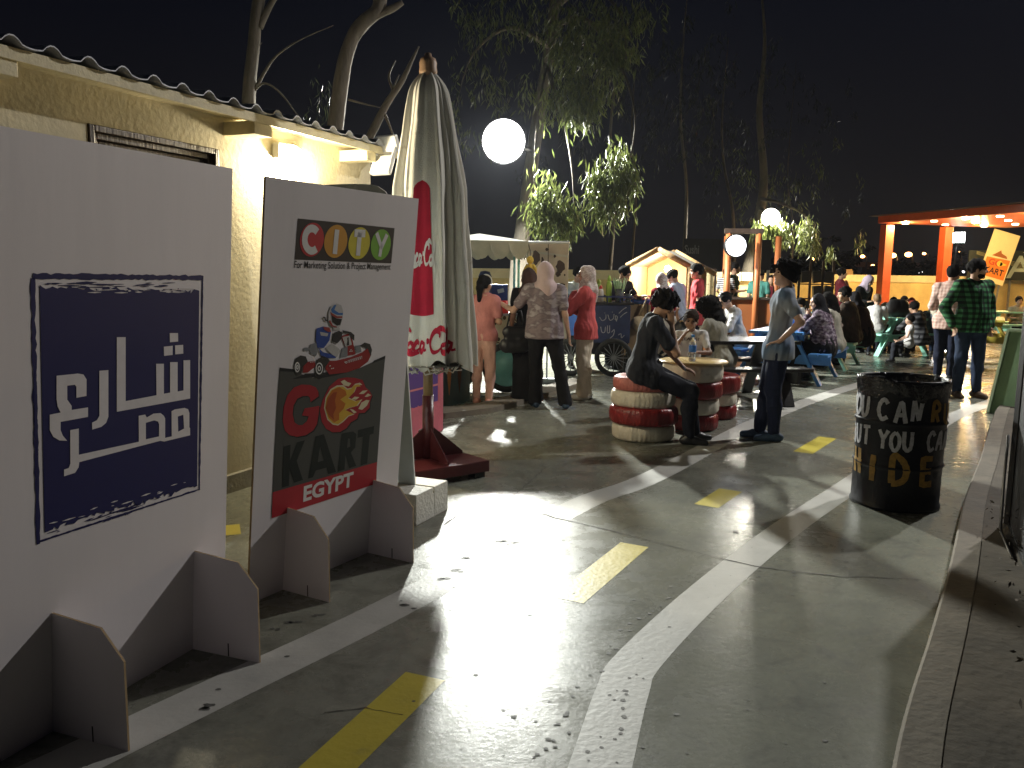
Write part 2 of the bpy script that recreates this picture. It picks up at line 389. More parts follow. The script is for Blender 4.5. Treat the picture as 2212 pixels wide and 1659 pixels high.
for q, r in [((1135, 1217), .020), ((1135, 1246), .013), ((1138, 1253), .010), ((1140, 1328), .026), ((879, 1308), .032), ((868, 1300), .02), ((992, 1233), .034), ((1012, 1209), .035), ((1083, 1170), .04), ((1060, 1172), .03), ((1120, 1174), .028), ((905, 1270), .02), ((960, 1253), .03), ((985, 1270), .02), ((990, 1432), .012), ((1000, 1415), .01), ((1108, 1548), .018), ((1130, 1530), .014), ((1085, 1535), .014), ((1150, 1560), .014), ((1100, 1335), .008), ((640, 1345), .03), ((690, 1330), .03), ((600, 1360), .03), ((620, 1420), .02), ((480, 1490), .02), ((440, 1530), .03), ((700, 1240), .02), ((1590, 1150), .03), ((1720, 1240), .02)]:
    for k in range(3 if r > .02 else 1): blot(q[0] + random.gauss(0, r * 300), q[1] + random.gauss(0, r * 70), r * random.uniform(.22, .52), 1.5)
for k in range(100):
    blot(random.uniform(850, 1900), random.uniform(1090, 1655), abs(random.gauss(0, .0035)) + .002, 1.3)
struct(flat_obj('ground_stains', bm, M_stain))

# right-hand kerb with packed dirt behind it
kp = [Vector((x, y, 0)) for x, y in smooth_path([(.2, .4), (.75, 1.55), (1.20, 2.39), (1.72, 3.22), (2.22, 4.03), (2.95, 5.25), (3.75, 6.5), (4.72, 8.06), (5.6, 9.4), (6.6, 10.6)], 6)]
mb = MB()
def offs(P, d):
    o = []
    for i, p in enumerate(P):
        t = (P[min(i + 1, len(P) - 1)] - P[max(i - 1, 0)]).normalized(); o.append(p + Vector((t.y, -t.x, 0)) * d)
    return o
prof = [(0, 0), (.004, .085), (.016, .10), (.06, .101), (.128, .1025)]
rows = [[q + Vector((0, 0, z)) for i, q in enumerate(offs(kp, d))] for d, z in prof]
for a, b in zip(rows, rows[1:]):
    for i in range(len(kp) - 1): mb.face([a[i], a[i + 1], b[i + 1], b[i]])
struct(mb.build('kerb', M_kerb))
mb = MB(); rows = [[q + Vector((0, 0, z)) for q in offs(kp, d)] for d, z in [(.1285, .1005), (.3, .0985), (.62, .0995), (1.0, .102), (2.2, .1)]]
for a, b in zip(rows, rows[1:]):
    for i in range(len(kp) - 1): mb.face([a[i], a[i + 1], b[i + 1], b[i]])
struct(mb.build('dirt_strip', M_dirt))
# low raised slab edge on which the drinks carts stand
mb = MB(); a, b, c = ground_at(962, 905), ground_at(1060, 893), ground_at(1165, 880)
P = [Vector((-1.6, 8.1, 0)), Vector((a.x, a.y, 0)), Vector((b.x, b.y, 0)), Vector((c.x, c.y + .5, 0)), Vector((1.0, 11.2, 0))]
for p, q in zip(P, P[1:]):
    mb.face([p, q, q + Vector((0, 0, .06)), p + Vector((0, 0, .06))]); mb.face([p + Vector((0, 0, .06)), q + Vector((0, 0, .06)), q + Vector((-.15, .35, .06)), p + Vector((-.15, .35, .06))])
struct(mb.build('pavement_edge', M_kerb))

# ------------------------------------------------------------------ boundary wall
def wall_run(name, pts, top, label):
    mb = MB(); mc = MB()
    for a, b in zip(pts, pts[1:]):
        a = Vector((*a, 0)); b = Vector((*b, 0)); t = (b - a).normalized(); n = Vector((t.y, -t.x, 0)) * .11
        h = Vector((0, 0, top - .24)); 
        mb.face([a + n, b + n, b + n + h, a + n + h]); mb.face([a - n, b - n, b - n + h, a - n + h]); mb.face([a + n + h, b + n + h, b - n + h, a - n + h])
        n2 = n * 1.45; h2 = Vector((0, 0, top)); h1 = Vector((0, 0, top - .239))
        for q in ([a + n2 + h1, b + n2 + h1, b + n2 + h2, a + n2 + h2], [a - n2 + h1, b - n2 + h1, b - n2 + h2, a - n2 + h2], [a + n2 + h2, b + n2 + h2, b - n2 + h2, a - n2 + h2], [a + n2 + h1, b + n2 + h1, b - n2 + h1, a - n2 + h1]): mc.face(q)
        L_ = (b - a).length; k = int(L_ / 3.0)
    o = mb.build(name, M_wallyel, fix=False); mc.build('coping', M_wallcap, o, fix=False); return tag(o, label, 'wall')
wall_run('boundary_wall', [(-11, 20.4), (-2, 21.0), (3.6, 21.8), (6.4, 24.0), (8.2, 27.0)], 1.62, 'cream boundary wall with pale coping running behind the carts and stalls')
wall_run('boundary_wall', [(8.25, 27.1), (13, 29.2), (19.5, 30.4), (34, 31)], 1.62, 'bright yellow lit boundary wall behind the orange pergola')

# ------------------------------------------------------------------ the low house on the left
HY = R(23); ht_ = Vector((math.sin(HY), math.cos(HY), 0)); HA = Vector((-1.93, 5.48, 0))
house = empty('cream_house', HA, math.pi / 2 - HY, 'low cream stuccoed house with a corrugated roof along the left edge', 'house')
HS, HE, HD, HZ = -9.0, 1.82, 4.0, 2.50     # local x along the wall, -y out of the wall
WX0, WX1, WZ0, WZ1 = -.96, .02, 1.15, 2.27
mb = MB()
def wq(x0, x1, z0, z1): mb.face([(x0, 0, z0), (x1, 0, z0), (x1, 0, z1), (x0, 0, z1)])
wq(HS, WX0, .1, HZ); wq(WX1, HE, .1, HZ); wq(WX0, WX1, .1, WZ0); wq(WX0, WX1, WZ1, HZ)
for a, b in (((WX0, WZ0), (WX1, WZ0)), ((WX1, WZ0), (WX1, WZ1)), ((WX1, WZ1), (WX0, WZ1)), ((WX0, WZ1), (WX0, WZ0))):
    mb.face([(a[0], 0, a[1]), (b[0], 0, b[1]), (b[0], .16, b[1]), (a[0], .16, a[1])])
mb.face([(HE, 0, .1), (HE, HD, .1), (HE, HD, HZ + .35), (HE, 0, HZ)]); mb.face([(HS, HD, 0), (HE, HD, 0), (HE, HD, HZ + .35), (HS, HD, HZ + .35)]); mb.face([(HS, 0, .1), (HS, HD, .1), (HS, HD, HZ + .35), (HS, 0, HZ)])
mb.build('wall', M_stucco, house, fix=False)
mb = MB(); mb.box(((HS + HE) / 2, -.012, .06), (HE - HS, .06, .12)); mb.build('plinth', M_plinth, house)
# corrugated roof
mb = MB(); pit, amp = .205, .034; xs = []; x = HS
while x < HE + .10: xs.append(x); x += pit / 10
def corr(x): v = math.sin(2 * math.pi * x / pit); return amp * (max(0, v) ** .9 if v > 0 else -.18 * abs(v))
ys = [(-.30, 2.505), (1.8, 2.66), (HD + .2, 2.86)]
rows = [[mb.bm.verts.new((x, y, z + corr(x))) for x in xs] for y, z in ys]
rows2 = [[mb.bm.verts.new((x, y, z + corr(x) - .006)) for x in xs] for y, z in ys]
for A_ in (rows, rows2):
    for a, b in zip(A_, A_[1:]):
        for i in range(len(xs) - 1): f = mb.bm.faces.new((a[i], a[i + 1], b[i + 1], b[i])); f.smooth = True
for i in range(len(xs) - 1): mb.bm.faces.new((rows[0][i], rows[0][i + 1], rows2[0][i + 1], rows2[0][i]))
mb.build('roof', M_sheet, house, fix=False)
mb = MB(); mb.box(((HS + HE) / 2 + .04, -.255, 2.462), (HE - HS + .1, .028, .055)); mb.box(((HS + HE) / 2 + .04, -.12, 2.483), (HE - HS + .1, .24, .012)); mb.build('fascia', M_fascia, house)
for x in (-2.9, -1.62, .16, 1.44):
    mb = MB(); mb.box((x, -.125, 2.405), (.13 if x > 1 else .17, .262, .085), bev=.004); mb.build('rafter_end', M_fascia, house)
win = MB()
for k in range(3):
    e = .035 * k; y = -.004 + .03 * k
    x0, x1, z0, z1 = WX0 + e + .003, WX1 - e - .003, WZ0 + e + .003, WZ1 - e - .003
    for c, d in (((x0 + .0165, z0 / 2 + z1 / 2), (.033, z1 - z0)), ((x1 - .0165, z0 / 2 + z1 / 2), (.033, z1 - z0)), ((x0 / 2 + x1 / 2, z1 - .0165), (x1 - x0 - .07, .033)), ((x0 / 2 + x1 / 2, z0 + .0165), (x1 - x0 - .07, .033))):
        win.box((c[0], y + .012, c[1]), (d[0], .04, d[1]), bev=.005)
wf = win.build('window', M_dwood, house)
mb = MB(); mb.box(((WX0 + WX1) / 2, .10, (WZ0 + WZ1) / 2), (WX1 - WX0 - .2, .012, WZ1 - WZ0 - .2)); mb.build('pane', mat('dark window glass', (.02, .022, .025), .08, 0, spec=.8), wf)
mb = MB(); mb.box((-.47, .085, 1.70), (.03, .05, .95)); mb.build('mullion', M_dwood, wf)
# bulkhead lamp under the eave (lit)
lx = .66
wl = empty('wall_lamp', HA + ht_ * lx + Vector((math.cos(HY), -math.sin(HY), 0)) * 0, math.pi / 2 - HY, 'lit bulkhead lamp under the eave of the cream house', 'wall lamp')
mb = MB(); mb.box((0, -.035, 2.335), (.22, .06, .11), bev=.012); mb.build('lamp_base', M_whiteplastic, wl)
mb = MB(); mb.ball((0, -.085, 2.335), (.105, .05, .05)); mb.build('lamp_glass', glow('wall lamp', (1.0, .86, .52), 42), wl)
nrm = Vector((math.cos(HY), -math.sin(HY), 0)); lp = HA + ht_ * lx + nrm * .085 + Vector((0, 0, 2.24)); lamp('wall_lamp_light', lp, W_WALL, (1, .87, .60), .05)
# unlit white floodlight at the corner
fl = empty('floodlight', point_at(826, 338, 6.75), R(-28), 'unlit white floodlight on the house corner beneath the roof edge', 'floodlight')
mb = MB(); rm = Matrix.Rotation(R(-24), 3, 'X'); mb.box((0, 0, -.07), (.19, .05, .16), rm, bev=.016); mb.box((0, -.026, -.075), (.13, .012, .09), rm, bev=.006); mb.build('housing', M_whiteplastic, fl)
mb = MB(); mb.box((0, .07, .11), (.20, .05, .13), Matrix.Rotation(R(24), 3, 'X'), bev=.014); mb.build('ballast_box', M_whiteplastic, fl)
mb = MB(); mb.bar((-.085, .0, -.04), (-.085, .06, .07), .012, .03); mb.bar((.085, 0, -.04), (.085, .06, .07), .012, .03); mb.build('bracket', M_whiteplastic, fl)

# ================================================================== SIGN BOARDS
class Board:
    """upright foam board on two slotted feet; u runs along the board, v up its face"""
    def __init__(s, a, b, lean):
        s.a = Vector(a); t = Vector(b) - s.a; t.z = 0; s.t = t.normalized(); s.n = Vector((s.t.y, -s.t.x, 0)); L_ = R(lean)
        s.v = Vector((0, 0, 1)) * math.cos(L_) + s.n * math.sin(L_); s.nn = s.t.cross(s.v).normalized()
        if s.nn.dot(s.n) < 0: s.nn = -s.nn
    def uv(s, px, py):
        d = ray(px, py); k = (s.a - CP).dot(s.nn) / d.dot(s.nn); w_ = CP + d * k - s.a; return (w_.dot(s.t), w_.dot(s.v))
    def to(s, u, v, z): return s.t * u + s.v * v + s.nn * z      # relative to the root at a
def zuv(B, x0, y0, sc):
    return lambda x, y: B.uv((x0 + x / sc) / 1.82278, (y0 + y / sc) / 1.82278)
def slab(B, name, poly, thick, m, medge, parent):
    bm = bmesh.new(); f = [bm.verts.new(B.to(u, v, 0)) for u, v in poly]; k = [bm.verts.new(B.to(u, v, -thick)) for u, v in poly]
    bm.faces.new(f).material_index = 0; bm.faces.new(k[::-1]).material_index = 0
    for i in range(len(poly)): bm.faces.new((f[i], f[(i + 1) % len(poly)], k[(i + 1) % len(poly)], k[i])).material_index = 1
    bmesh.ops.recalc_face_normals(bm, faces=bm.faces); return flat_obj(name, bm, [m, medge], parent)
def foot(B, u, parent, length=.30, h=.40, m=M_board):
    """a foot board standing square to the sign with a clipped top corner"""
    base = B.t * u; prof = [(-.12, 0), (length, 0), (length, h * .74), (length - .088, h * .975), (.012, h + .008), (-.12, h + .008)]
    bm = bmesh.new(); P = []
    for o in (-.004, .004): P.append([bm.verts.new(base + B.t * o + B.n * y + Vector((0, 0, z))) for y, z in prof])
    bm.faces.new(P[0]).material_index = 0; bm.faces.new(P[1][::-1]).material_index = 0
    for i in range(len(prof)): bm.faces.new((P[0][i], P[0][(i + 1) % len(prof)], P[1][(i + 1) % len(prof)], P[1][i])).material_index = 1
    bmesh.ops.recalc_face_normals(bm, faces=bm.faces)
    o = flat_obj('foot', bm, [m, M_card], parent)
    bm = bmesh.new(); ribbon(bm, [(length * .55, .002), (length * .55, .055)], .006, lambda y, z, q: base + B.t * q + B.n * y + Vector((0, 0, z)), -.0055)
    flat_obj('slot', bm, M_black, o); return o
def shape(B, name, loops, m, parent, z): bm = bmesh.new(); poly_mesh(bm, loops, B.to, z); return flat_obj(name, bm, m, parent)

# ---- board with Arabic lettering
B1 = Board(ground_at(110, 1582), ground_at(416, 1402), 3.5)
root = empty('sign_board', B1.a, 0, 'white sign board with blue panel and large Arabic lettering, nearest the camera', 'sign board', 'white foam boards on slotted feet')
slab(B1, 'panel', [(-.95, .0), (.836, .0), (.836, 1.888), (-.95, 1.888)], .012, M_board, M_card, root)
foot(B1, .012, root, .315); foot(B1, .655, root, .32)
z2 = zuv(B1, 0, 1000, 1.382)
navy = flat('navy', (.012, .012, .085)); pale = flat('pale board white', (.74, .70, .71))
def rough_edge(pts, amp, step=.012):
    out = []
    for a, b in zip(pts, pts[1:]):
        a = Vector(a); b = Vector(b); n = max(1, int((b - a).length / step))
        for k in range(n): out.append(tuple(a + (b - a) * (k / n) + Vector((random.gauss(0, amp), random.gauss(0, amp)))))
    return out
c = [z2(219, 182), z2(1083, 200), z2(1071, 1262), z2(241, 1502)]
loop = rough_edge([c[0], c[1]], .004) + [c[1]] + [c[2]] + rough_edge([c[2], c[3]], .005) + [c[3]]
shape(B1, 'blue_panel', [loop], navy, root, .0015)
bm = bmesh.new()
fr = [z2(175, 121), z2(1104, 130), z2(1086, 1283), z2(206, 1570)]
for (i, j, wd, am) in ((0, 1, .021, .0018), (1, 2, .011, .0012), (2, 3, .008, .0012), (3, 0, .018, .0018)):
    for q in range(3):
        off = Vector((random.gauss(0, .0025), random.gauss(0, .0035))); p0 = Vector(fr[i]) + off; p1 = Vector(fr[j]) + off; n = 46
        lo, hi = (0, 1) if q == 0 else sorted((random.random(), random.random()))
        pts = [tuple(p0 + (p1 - p0) * (lo + (hi - lo) * k / n) + Vector((random.gauss(0, am * .4), random.gauss(0, am * .4)))) for k in range(n + 1)]
        ribbon(bm, pts, [wd * random.uniform(.55, 1.05) * (1 if q == 0 else .45) for _ in pts], B1.to, .0015 + .0003 * q)
for k in range(46):    # dry-brush streaks at top and bottom of the panel
    if k % 2: a = Vector(z2(random.uniform(225, 1000), random.uniform(155, 182))); d = Vector((random.uniform(.01, .09), random.gauss(0, .001)))
    else:
        x = random.uniform(240, 1000); a = Vector(z2(x, 1502 - (x - 240) * .289 + random.uniform(4, 30))); d = Vector((random.uniform(.01, .10), random.gauss(0, .001)))
    ribbon(bm, [tuple(a), tuple(a + d * .5), tuple(a + d)], [.001, random.uniform(.002, .007), .001], B1.to, .0017)
flat_obj('brush_frame', bm, navy, root)
bm = bmesh.new()
for k in range(34):   # pale scratches biting into the panel
    if k % 3: a = Vector(z2(random.uniform(470, 1010), random.uniform(186, 212)))
    else: x = random.uniform(260, 1000); a = Vector(z2(x, 1490 - (x - 240) * .289 - random.uniform(4, 40)))
    d = Vector((random.uniform(.01, .07), random.gauss(0, .001))); ribbon(bm, [tuple(a), tuple(a + d * .5), tuple(a + d)], [.0008, random.uniform(.002, .006), .0008], B1.to, .0022)
L1_ = [(632, 452), (680, 452), (680, 800), (848, 768), (846, 597), (888, 597), (888, 760), (922, 754), (922, 588), (963, 588), (963, 748), (995, 742), (995, 578), (1031, 577), (1031, 786), (632, 858)]
dots = [[(920, 430), (965, 430), (966, 476), (921, 480)], [(888, 504), (936, 499), (936, 549), (889, 554)], [(949, 497), (993, 494), (994, 542), (950, 546)]]
L2_ = [(537, 635), (586, 631), (586, 885), (574, 918), (548, 940), (498, 955), (497, 917), (524, 904), (537, 880)]
L3_ = [(304, 662), (420, 650), (450, 655), (467, 682), (467, 772), (412, 782), (412, 722), (404, 711), (362, 716), (362, 792), (386, 826), (386, 848), (475, 834), (475, 886), (326, 913), (326, 958), (338, 988), (362, 1016), (320, 1014), (286, 994), (267, 958), (267, 874), (326, 862), (310, 830), (304, 790)]
L4_ = [(378, 958), (425, 949), (425, 1092), (752, 1021), (751, 880), (786, 873), (795, 889), (832, 868), (870, 865), (888, 880), (895, 895), (895, 1000), (931, 992), (930, 855), (948, 845), (1000, 837), (1020, 844), (1027, 865), (1027, 942), (1031, 948), (1031, 986), (890, 1020), (868, 1016), (428, 1132), (424, 1160), (405, 1190), (345, 1209), (345, 1172), (370, 1164), (379, 1140)]
H4_ = [[(790, 918), (835, 905), (856, 911), (862, 926), (862, 992), (790, 1008)], [(964, 884), (994, 874), (998, 950), (966, 966)]]
for lp in ([L1_], [dots[0]], [dots[1]], [dots[2]], [L2_], [L3_], [L4_] + H4_):
    poly_mesh(bm, [[z2(*q) for q in l] for l in lp], B1.to, .003)
flat_obj('arabic_lettering', bm, pale, root)

# ---- go-kart board
B2 = Board((-1.084, 3.738, 0), (-.754, 4.312, 0), 5.4)
root = empty('sign_board', B2.a, 0, 'white sign board showing a go-kart logo and coloured letter discs, between Arabic board and parasol', 'sign board', 'white foam boards on slotted feet')
slab(B2, 'panel', [(-.188, .0), (.865, .0), (.865, 1.887), (-.188, 1.89)], .012, M_board, M_card, root)
foot(B2, .028, root, .29); foot(B2, .648, root, .30)
z4 = zuv(B2, 850, 650, 1.8436); z5 = zuv(B2, 850, 1400, 1.508); zk = zuv(B2, 1000, 1150, 2.37)
def ell(zf, cx, cy, rx, ry, n=36, sh=0): return [zf(cx + rx * math.cos(6.2832 * k / n) + sh * math.sin(6.2832 * k / n), cy + ry * math.sin(6.2832 * k / n)) for k in range(n)]
def zs(zf, pts): return [zf(*p) for p in pts]
ink = flat('ink black', (.012, .012, .014)); redp = flat('red', (.36, .018, .028)); whitep = flat('white', (.74, .72, .70)); greyp = flat('grey', (.072, .072, .066))
shape(B2, 'logo_box', [zs(z4, [(595, 387), (1296, 458), (1272, 713), (572, 685)])], flat('dark brown', (.035, .028, .024)), root, .0012)
for nm, cx, cy, rx, ry, col in (('red', 695, 541, 87, 123, (.52, .035, .04)), ('orange', 868, 553, 84, 120, (.62, .30, .04)), ('yellow', 1038, 567, 78, 116, (.66, .56, .05)), ('green', 1195, 578, 72, 112, (.20, .44, .05))):
    shape(B2, 'letter_disc', [ell(z4, cx, cy, rx, ry, 36, -10)], flat('disc ' + nm, col), root, .0020)
bm = bmesh.new()
bm.free(); bm = bmesh.new(); arc = [z4(690 + 52 * math.cos(a) + 4, 541 + 82 * math.sin(a)) for a in [R(q) for q in range(-42, -319, -14)]]
ribbon(bm, arc, .034, B2.to, .0028); flat_obj('disc_letter', bm, whitep, root)
for strokes in ([([(877, 468), (860, 645)], .030)], [([(1042, 490), (1028, 657)], .030), ([(1003, 493), (1082, 497)], .036)], [([(1196, 600), (1186, 664)], .024), ([(1164, 492), (1200, 600)], .024), ([(1240, 504), (1196, 604)], .024)]):
    bm = bmesh.new(); [ribbon(bm, zs(z4, pts), wd, B2.to, .0028) for pts, wd in strokes]; flat_obj('disc_letter', bm, whitep, root)
bm = bmesh.new(); p0, p1 = z4(568, 742), z4(1266, 752); t0 = z4(568, 695)
text_into(bm, 'For Marketing Solution & Project Management', (p0[0], p0[1] - .013, p1[0], t0[1] + .0), B2.to, .0014, .006); flat_obj('tagline', bm, ink, root)
# kart and driver picture
def pic(name, col, polys, z, m=None): 
    if name in ('kart_tyres', 'kart_metal'):
        for lp in polys: q = bmesh.new(); poly_mesh(q, [zs(zk, lp)], B2.to, z); flat_obj('kart_tyre' if 'tyre' in name else 'kart_metal', q, flat(name, col), root)
        return
    bm = bmesh.new()
    for lp in polys: poly_mesh(bm, [zs(zk, lp)], B2.to, z)
    return flat_obj(name, bm, m or flat(name, col), root)
pic('grey_field', None, [[(238, 706), (300, 722), (380, 745), (560, 800), (760, 775), (960, 720), (1090, 660), (1225, 594), (1205, 790), (1145, 1640), (1140, 1790), (163, 2080), (180, 1640), (215, 1000)]], .0012, greyp)
pic('track_shadow', None, [[(238, 704), (375, 720), (395, 745), (236, 738)], [(1115, 640), (1225, 592), (1222, 620), (1100, 668)], [(355, 812), (480, 760), (720, 745), (900, 740), (760, 778), (640, 800), (600, 815), (560, 792)]], .0016, ink)
pic('kart_body', (.30, .02, .02), [[(690, 640), (760, 640), (900, 606), (1010, 560), (1068, 515), (1090, 545), (1092, 585), (1060, 650), (980, 710), (860, 750), (700, 768), (664, 720), (668, 660)], [(460, 655), (560, 640), (575, 690), (500, 750), (452, 752)], [(805, 410), (880, 388), (915, 440), (945, 580), (870, 596), (850, 520)]], .0021)
pic('kart_metal', (.22, .23, .24), [[(520, 490), (575, 470), (600, 540), (575, 600), (520, 570)], [(820, 520), (870, 510), (870, 600), (800, 615)], [(940, 500), (990, 495), (1000, 555), (950, 570)], [(460, 520), (520, 515), (520, 545), (462, 548)]], .0023)
pic('kart_tyres', (.035, .033, .03), [[(370 + 0, 690), (385, 620), (430, 590), (480, 600), (500, 650), (450, 700), (440, 760), (400, 780), (375, 750)], [(565, 700), (585, 630), (630, 600), (680, 605), (705, 640), (660, 700), (640, 770), (600, 780), (570, 750)], [(985, 500), (1030, 470), (1080, 485), (1098, 540), (1085, 600), (1060, 530)]], .0025)
pic('driver_suit', (.03, .07, .30), [[(580, 340), (640, 320), (700, 330), (715, 370), (700, 450), (650, 520), (590, 520), (572, 440)], [(600, 520), (640, 560), (760, 590), (760, 615), (690, 615), (620, 590)]], .0027)
pic('driver_trousers', (.50, .48, .46), [[(665, 520), (720, 480), (770, 510), (805, 545), (770, 610), (720, 580)], [(610, 370), (690, 385), (680, 412), (620, 405)], [(820, 420), (890, 405), (910, 490), (850, 510)], [(735, 330), (790, 325), (800, 350), (740, 360)]], .0030)
pic('driver_gloves', (.03, .028, .028), [[(740, 380), (790, 358), (820, 385), (810, 440), (770, 480), (725, 460)], [(820, 355), (900, 372), (932, 400), (930, 455), (905, 430), (880, 385), (825, 380)], [(640, 228), (662, 232), (668, 255), (685, 262), (680, 275), (658, 268), (650, 246), (638, 244)], [(865, 430), (878, 416), (884, 495), (860, 500), (868, 450)]], .0033)
pic('helmet', (.50, .48, .48), [[(690, 190), (715, 130), (765, 106), (810, 122), (828, 180), (822, 250), (800, 318), (770, 330), (720, 318), (690, 270)]], .0031)
pic('helmet_stripes', (.05, .16, .42), [[(715, 160), (745, 120), (765, 118), (745, 165), (790, 195), (825, 192), (824, 215), (770, 212), (722, 190)]], .0035)
pic('helmet_band', (.34, .05, .04), [[(706, 185), (722, 195), (770, 225), (820, 225), (818, 240), (765, 242), (715, 215)], [(690, 270), (706, 260), (730, 310), (770, 322), (765, 332), (720, 320)], [(640, 325), (700, 330), (715, 370), (690, 372), (650, 350)]], .0037)
pic('visor', (.012, .01, .01), [[(716, 212), (765, 245), (815, 250), (800, 305), (770, 312), (726, 280)]], .0039)
bm = bmesh.new()
for cx, cy, rx, ry in ((400, 700, 20, 42), (605, 712, 30, 50)): ribbon(bm, ell(zk, cx, cy, rx, ry, 20), .006, B2.to, .0031, True); ribbon(bm, ell(zk, cx, cy, rx * .4, ry * .4, 12), .006, B2.to, .0031, True)
ribbon(bm, zs(zk, smooth_path([(840, 650), (858, 664), (862, 648), (845, 652)], 4)), .003, B2.to, .0031)
for k in range(8): x = 872 + k * 17; y = 648 - k * 5.2; ribbon(bm, zs(zk, [(x, y + 14), (x + 2, y - 12), (x + 11, y - 14), (x + 12, y + 10)]), .0028, B2.to, .0031)
for q in ((895, 540), (885, 555), (905, 552), (700, 690), (715, 715), (730, 712), (520, 655), (540, 652)): ribbon(bm, zs(zk, [q, (q[0] + 12, q[1] - 4)]), .004, B2.to, .0031)
flat_obj('kart_details', bm, whitep, root)
# GO
G_ = [(600, 972), (598, 930), (575, 888), (520, 866), (440, 862), (370, 890), (310, 960), (275, 1070), (265, 1200), (285, 1290), (330, 1335), (400, 1350), (480, 1335), (550, 1290), (585, 1230), (600, 1140), (608, 1060), (470, 1085), (445, 1150), (508, 1160), (490, 1205), (450, 1240), (410, 1240), (375, 1215), (358, 1140), (365, 1060), (400, 995), (450, 970), (500, 968), (520, 985), (525, 1026)]
O_ = [(640, 1000), (700, 880), (780, 810), (860, 795), (940, 800), (1010, 820), (1040, 890), (1075, 920), (1100, 965), (1080, 1020), (1075, 1080), (1030, 1125), (975, 1130), (960, 1180), (900, 1215), (860, 1270), (800, 1305), (730, 1308), (670, 1275), (630, 1210), (612, 1100)]
pic('go_shadow', None, [[(x + 9, y + 10) for x, y in G_], [(x + 8, y + 10) for x, y in O_]], .0016, ink)
pic('go_letters', None, [G_, O_], .0021, redp)
fire = [(650, 1080), (665, 980), (710, 905), (770, 870), (830, 868), (870, 900), (910, 890), (940, 855), (985, 845), (1008, 865), (960, 870), (935, 930), (880, 985), (950, 1015), (1008, 1000), (965, 1060), (890, 1080), (850, 1100), (900, 1125), (935, 1140), (880, 1160), (830, 1210), (780, 1245), (730, 1235), (680, 1190)]
def shrink(P, k, cx=790, cy=1060): return [(cx + (x - cx) * k, cy + (y - cy) * k) for x, y in P]
pic('fire_outline', (.70, .62, .42), [fire, [(805, 835), (840, 818), (870, 840), (905, 850), (880, 880), (835, 870)], [(975, 950), (1010, 920), (1058, 915), (1020, 950)], [(1028, 975), (1060, 945), (1092, 962), (1050, 978)], [(905, 1000), (935, 975), (980, 980), (950, 1003)], [(970, 1090), (1000, 1030), (1045, 1005), (1075, 1010), (1050, 1060), (1005, 1098)], [(890, 1090), (920, 1095), (955, 1120), (930, 1132)]], .0026)
pic('fire_yellow', (.68, .42, .05), [shrink(fire, .93)], .0031)
pic('fire_orange', (.52, .15, .02), [[(662, 1080), (680, 985), (725, 915), (790, 885), (850, 920), (860, 960), (800, 1000), (850, 1040), (830, 1090), (790, 1130), (790, 1190), (745, 1215), (695, 1170)]], .0036)
pic('fire_dark', (.36, .06, .015), [[(668, 1080), (690, 990), (735, 935), (770, 930), (750, 1010), (760, 1080), (735, 1140), (740, 1190), (700, 1150)]], .0041)
# KART letters, leaning like the print
K5 = [[(400, 540), (442, 528), (437, 625), (480, 515), (527, 502), (478, 625), (515, 738), (462, 755), (436, 672), (432, 772), (391, 783)],
      [(590, 480), (640, 466), (712, 690), (665, 704), (655, 665), (592, 682), (575, 722), (545, 730)],
      [(745, 462), (812, 450), (832, 465), (826, 545), (800, 575), (832, 655), (790, 668), (768, 590), (762, 676), (720, 690)],
      [(842, 442), (938, 418), (934, 463), (912, 470), (897, 640), (858, 652), (872, 480), (840, 488)]]
H5 = [[], [(617, 540), (640, 622), (603, 632)], [(783, 492), (796, 492), (796, 540), (777, 548)], []]
bm = bmesh.new()
for P, h in zip(K5, H5): poly_mesh(bm, [zs(z5, P)] + ([zs(z5, h)] if h else []), B2.to, .0021)
flat_obj('kart_lettering', bm, flat('black green', (.008, .013, .012)), root)
shape(B2, 'red_strip', [zs(z5, [(335, 812), (955, 632), (950, 760), (330, 965)])], flat('strip red', (.42, .03, .04)), root, .0021)
bm = bmesh.new(); a = z5(515, 875); b = z5(815, 700); c_ = z5(520, 775); d_ = z5(815, 785)
text_into(bm, 'EGYPT', (a[0], a[1] + .004, b[0], c_[1]), B2.to, .0030, .035); flat_obj('egypt_lettering', bm, whitep, root)

# ---- pale blue rounded sign in a slotted white block
wb = empty('sign_base_block', (0, 0, 0), 0, 'white painted concrete block with a slot holding the pale blue sign', 'sign base')
a = Vector((-.558, 4.773, 0)); b = Vector((-.400, 5.140, 0)); t = (b - a).normalized(); n = Vector((-t.y, t.x, 0)); hgt = .19; dpt = .30
wb.location = a; mb = MB(); m3 = Matrix((t, n, Vector((0, 0, 1)))).transposed().to_4x4()
L_ = (b - a).length
slot0, slot1 = L_ * .52, L_ * .52 + .018
mb.box((slot0 / 2, dpt / 2, hgt / 2), (slot0, dpt, hgt), M=m3, bev=.006); mb.box(((slot1 + L_) / 2, dpt / 2, hgt / 2), (L_ - slot1, dpt, hgt), M=m3, bev=.006); mb.box(((slot0 + slot1) / 2, dpt / 2, hgt / 2 - .02), (slot1 - slot0 + .002, dpt - .004, hgt - .04), M=m3)
mb.build('block', M_block, wb)
sc = a + t * (slot0 + .003)
B3 = Board(sc + n * .115 + Vector((0, 0, 0)), sc + n * .115 - n, 0)
if B3.nn.dot(Vector((0, -1, 0))) < 0: B3.nn = -B3.nn
root = empty('round_top_sign', B3.a, 0, 'pale blue sign board with rounded top behind the go-kart board', 'sign board')
P = [(-.06, .151), (-.055, .19)]
def b3(px, py): return B3.uv(px, py)
edge = [b3(896, 1046), b3(880, 800), b3(868, 620), b3(853, 470), b3(843, 432), b3(832, 414), b3(815, 402), b3(795, 398), b3(760, 397)]
edge = [(edge[0][0], .155)] + edge
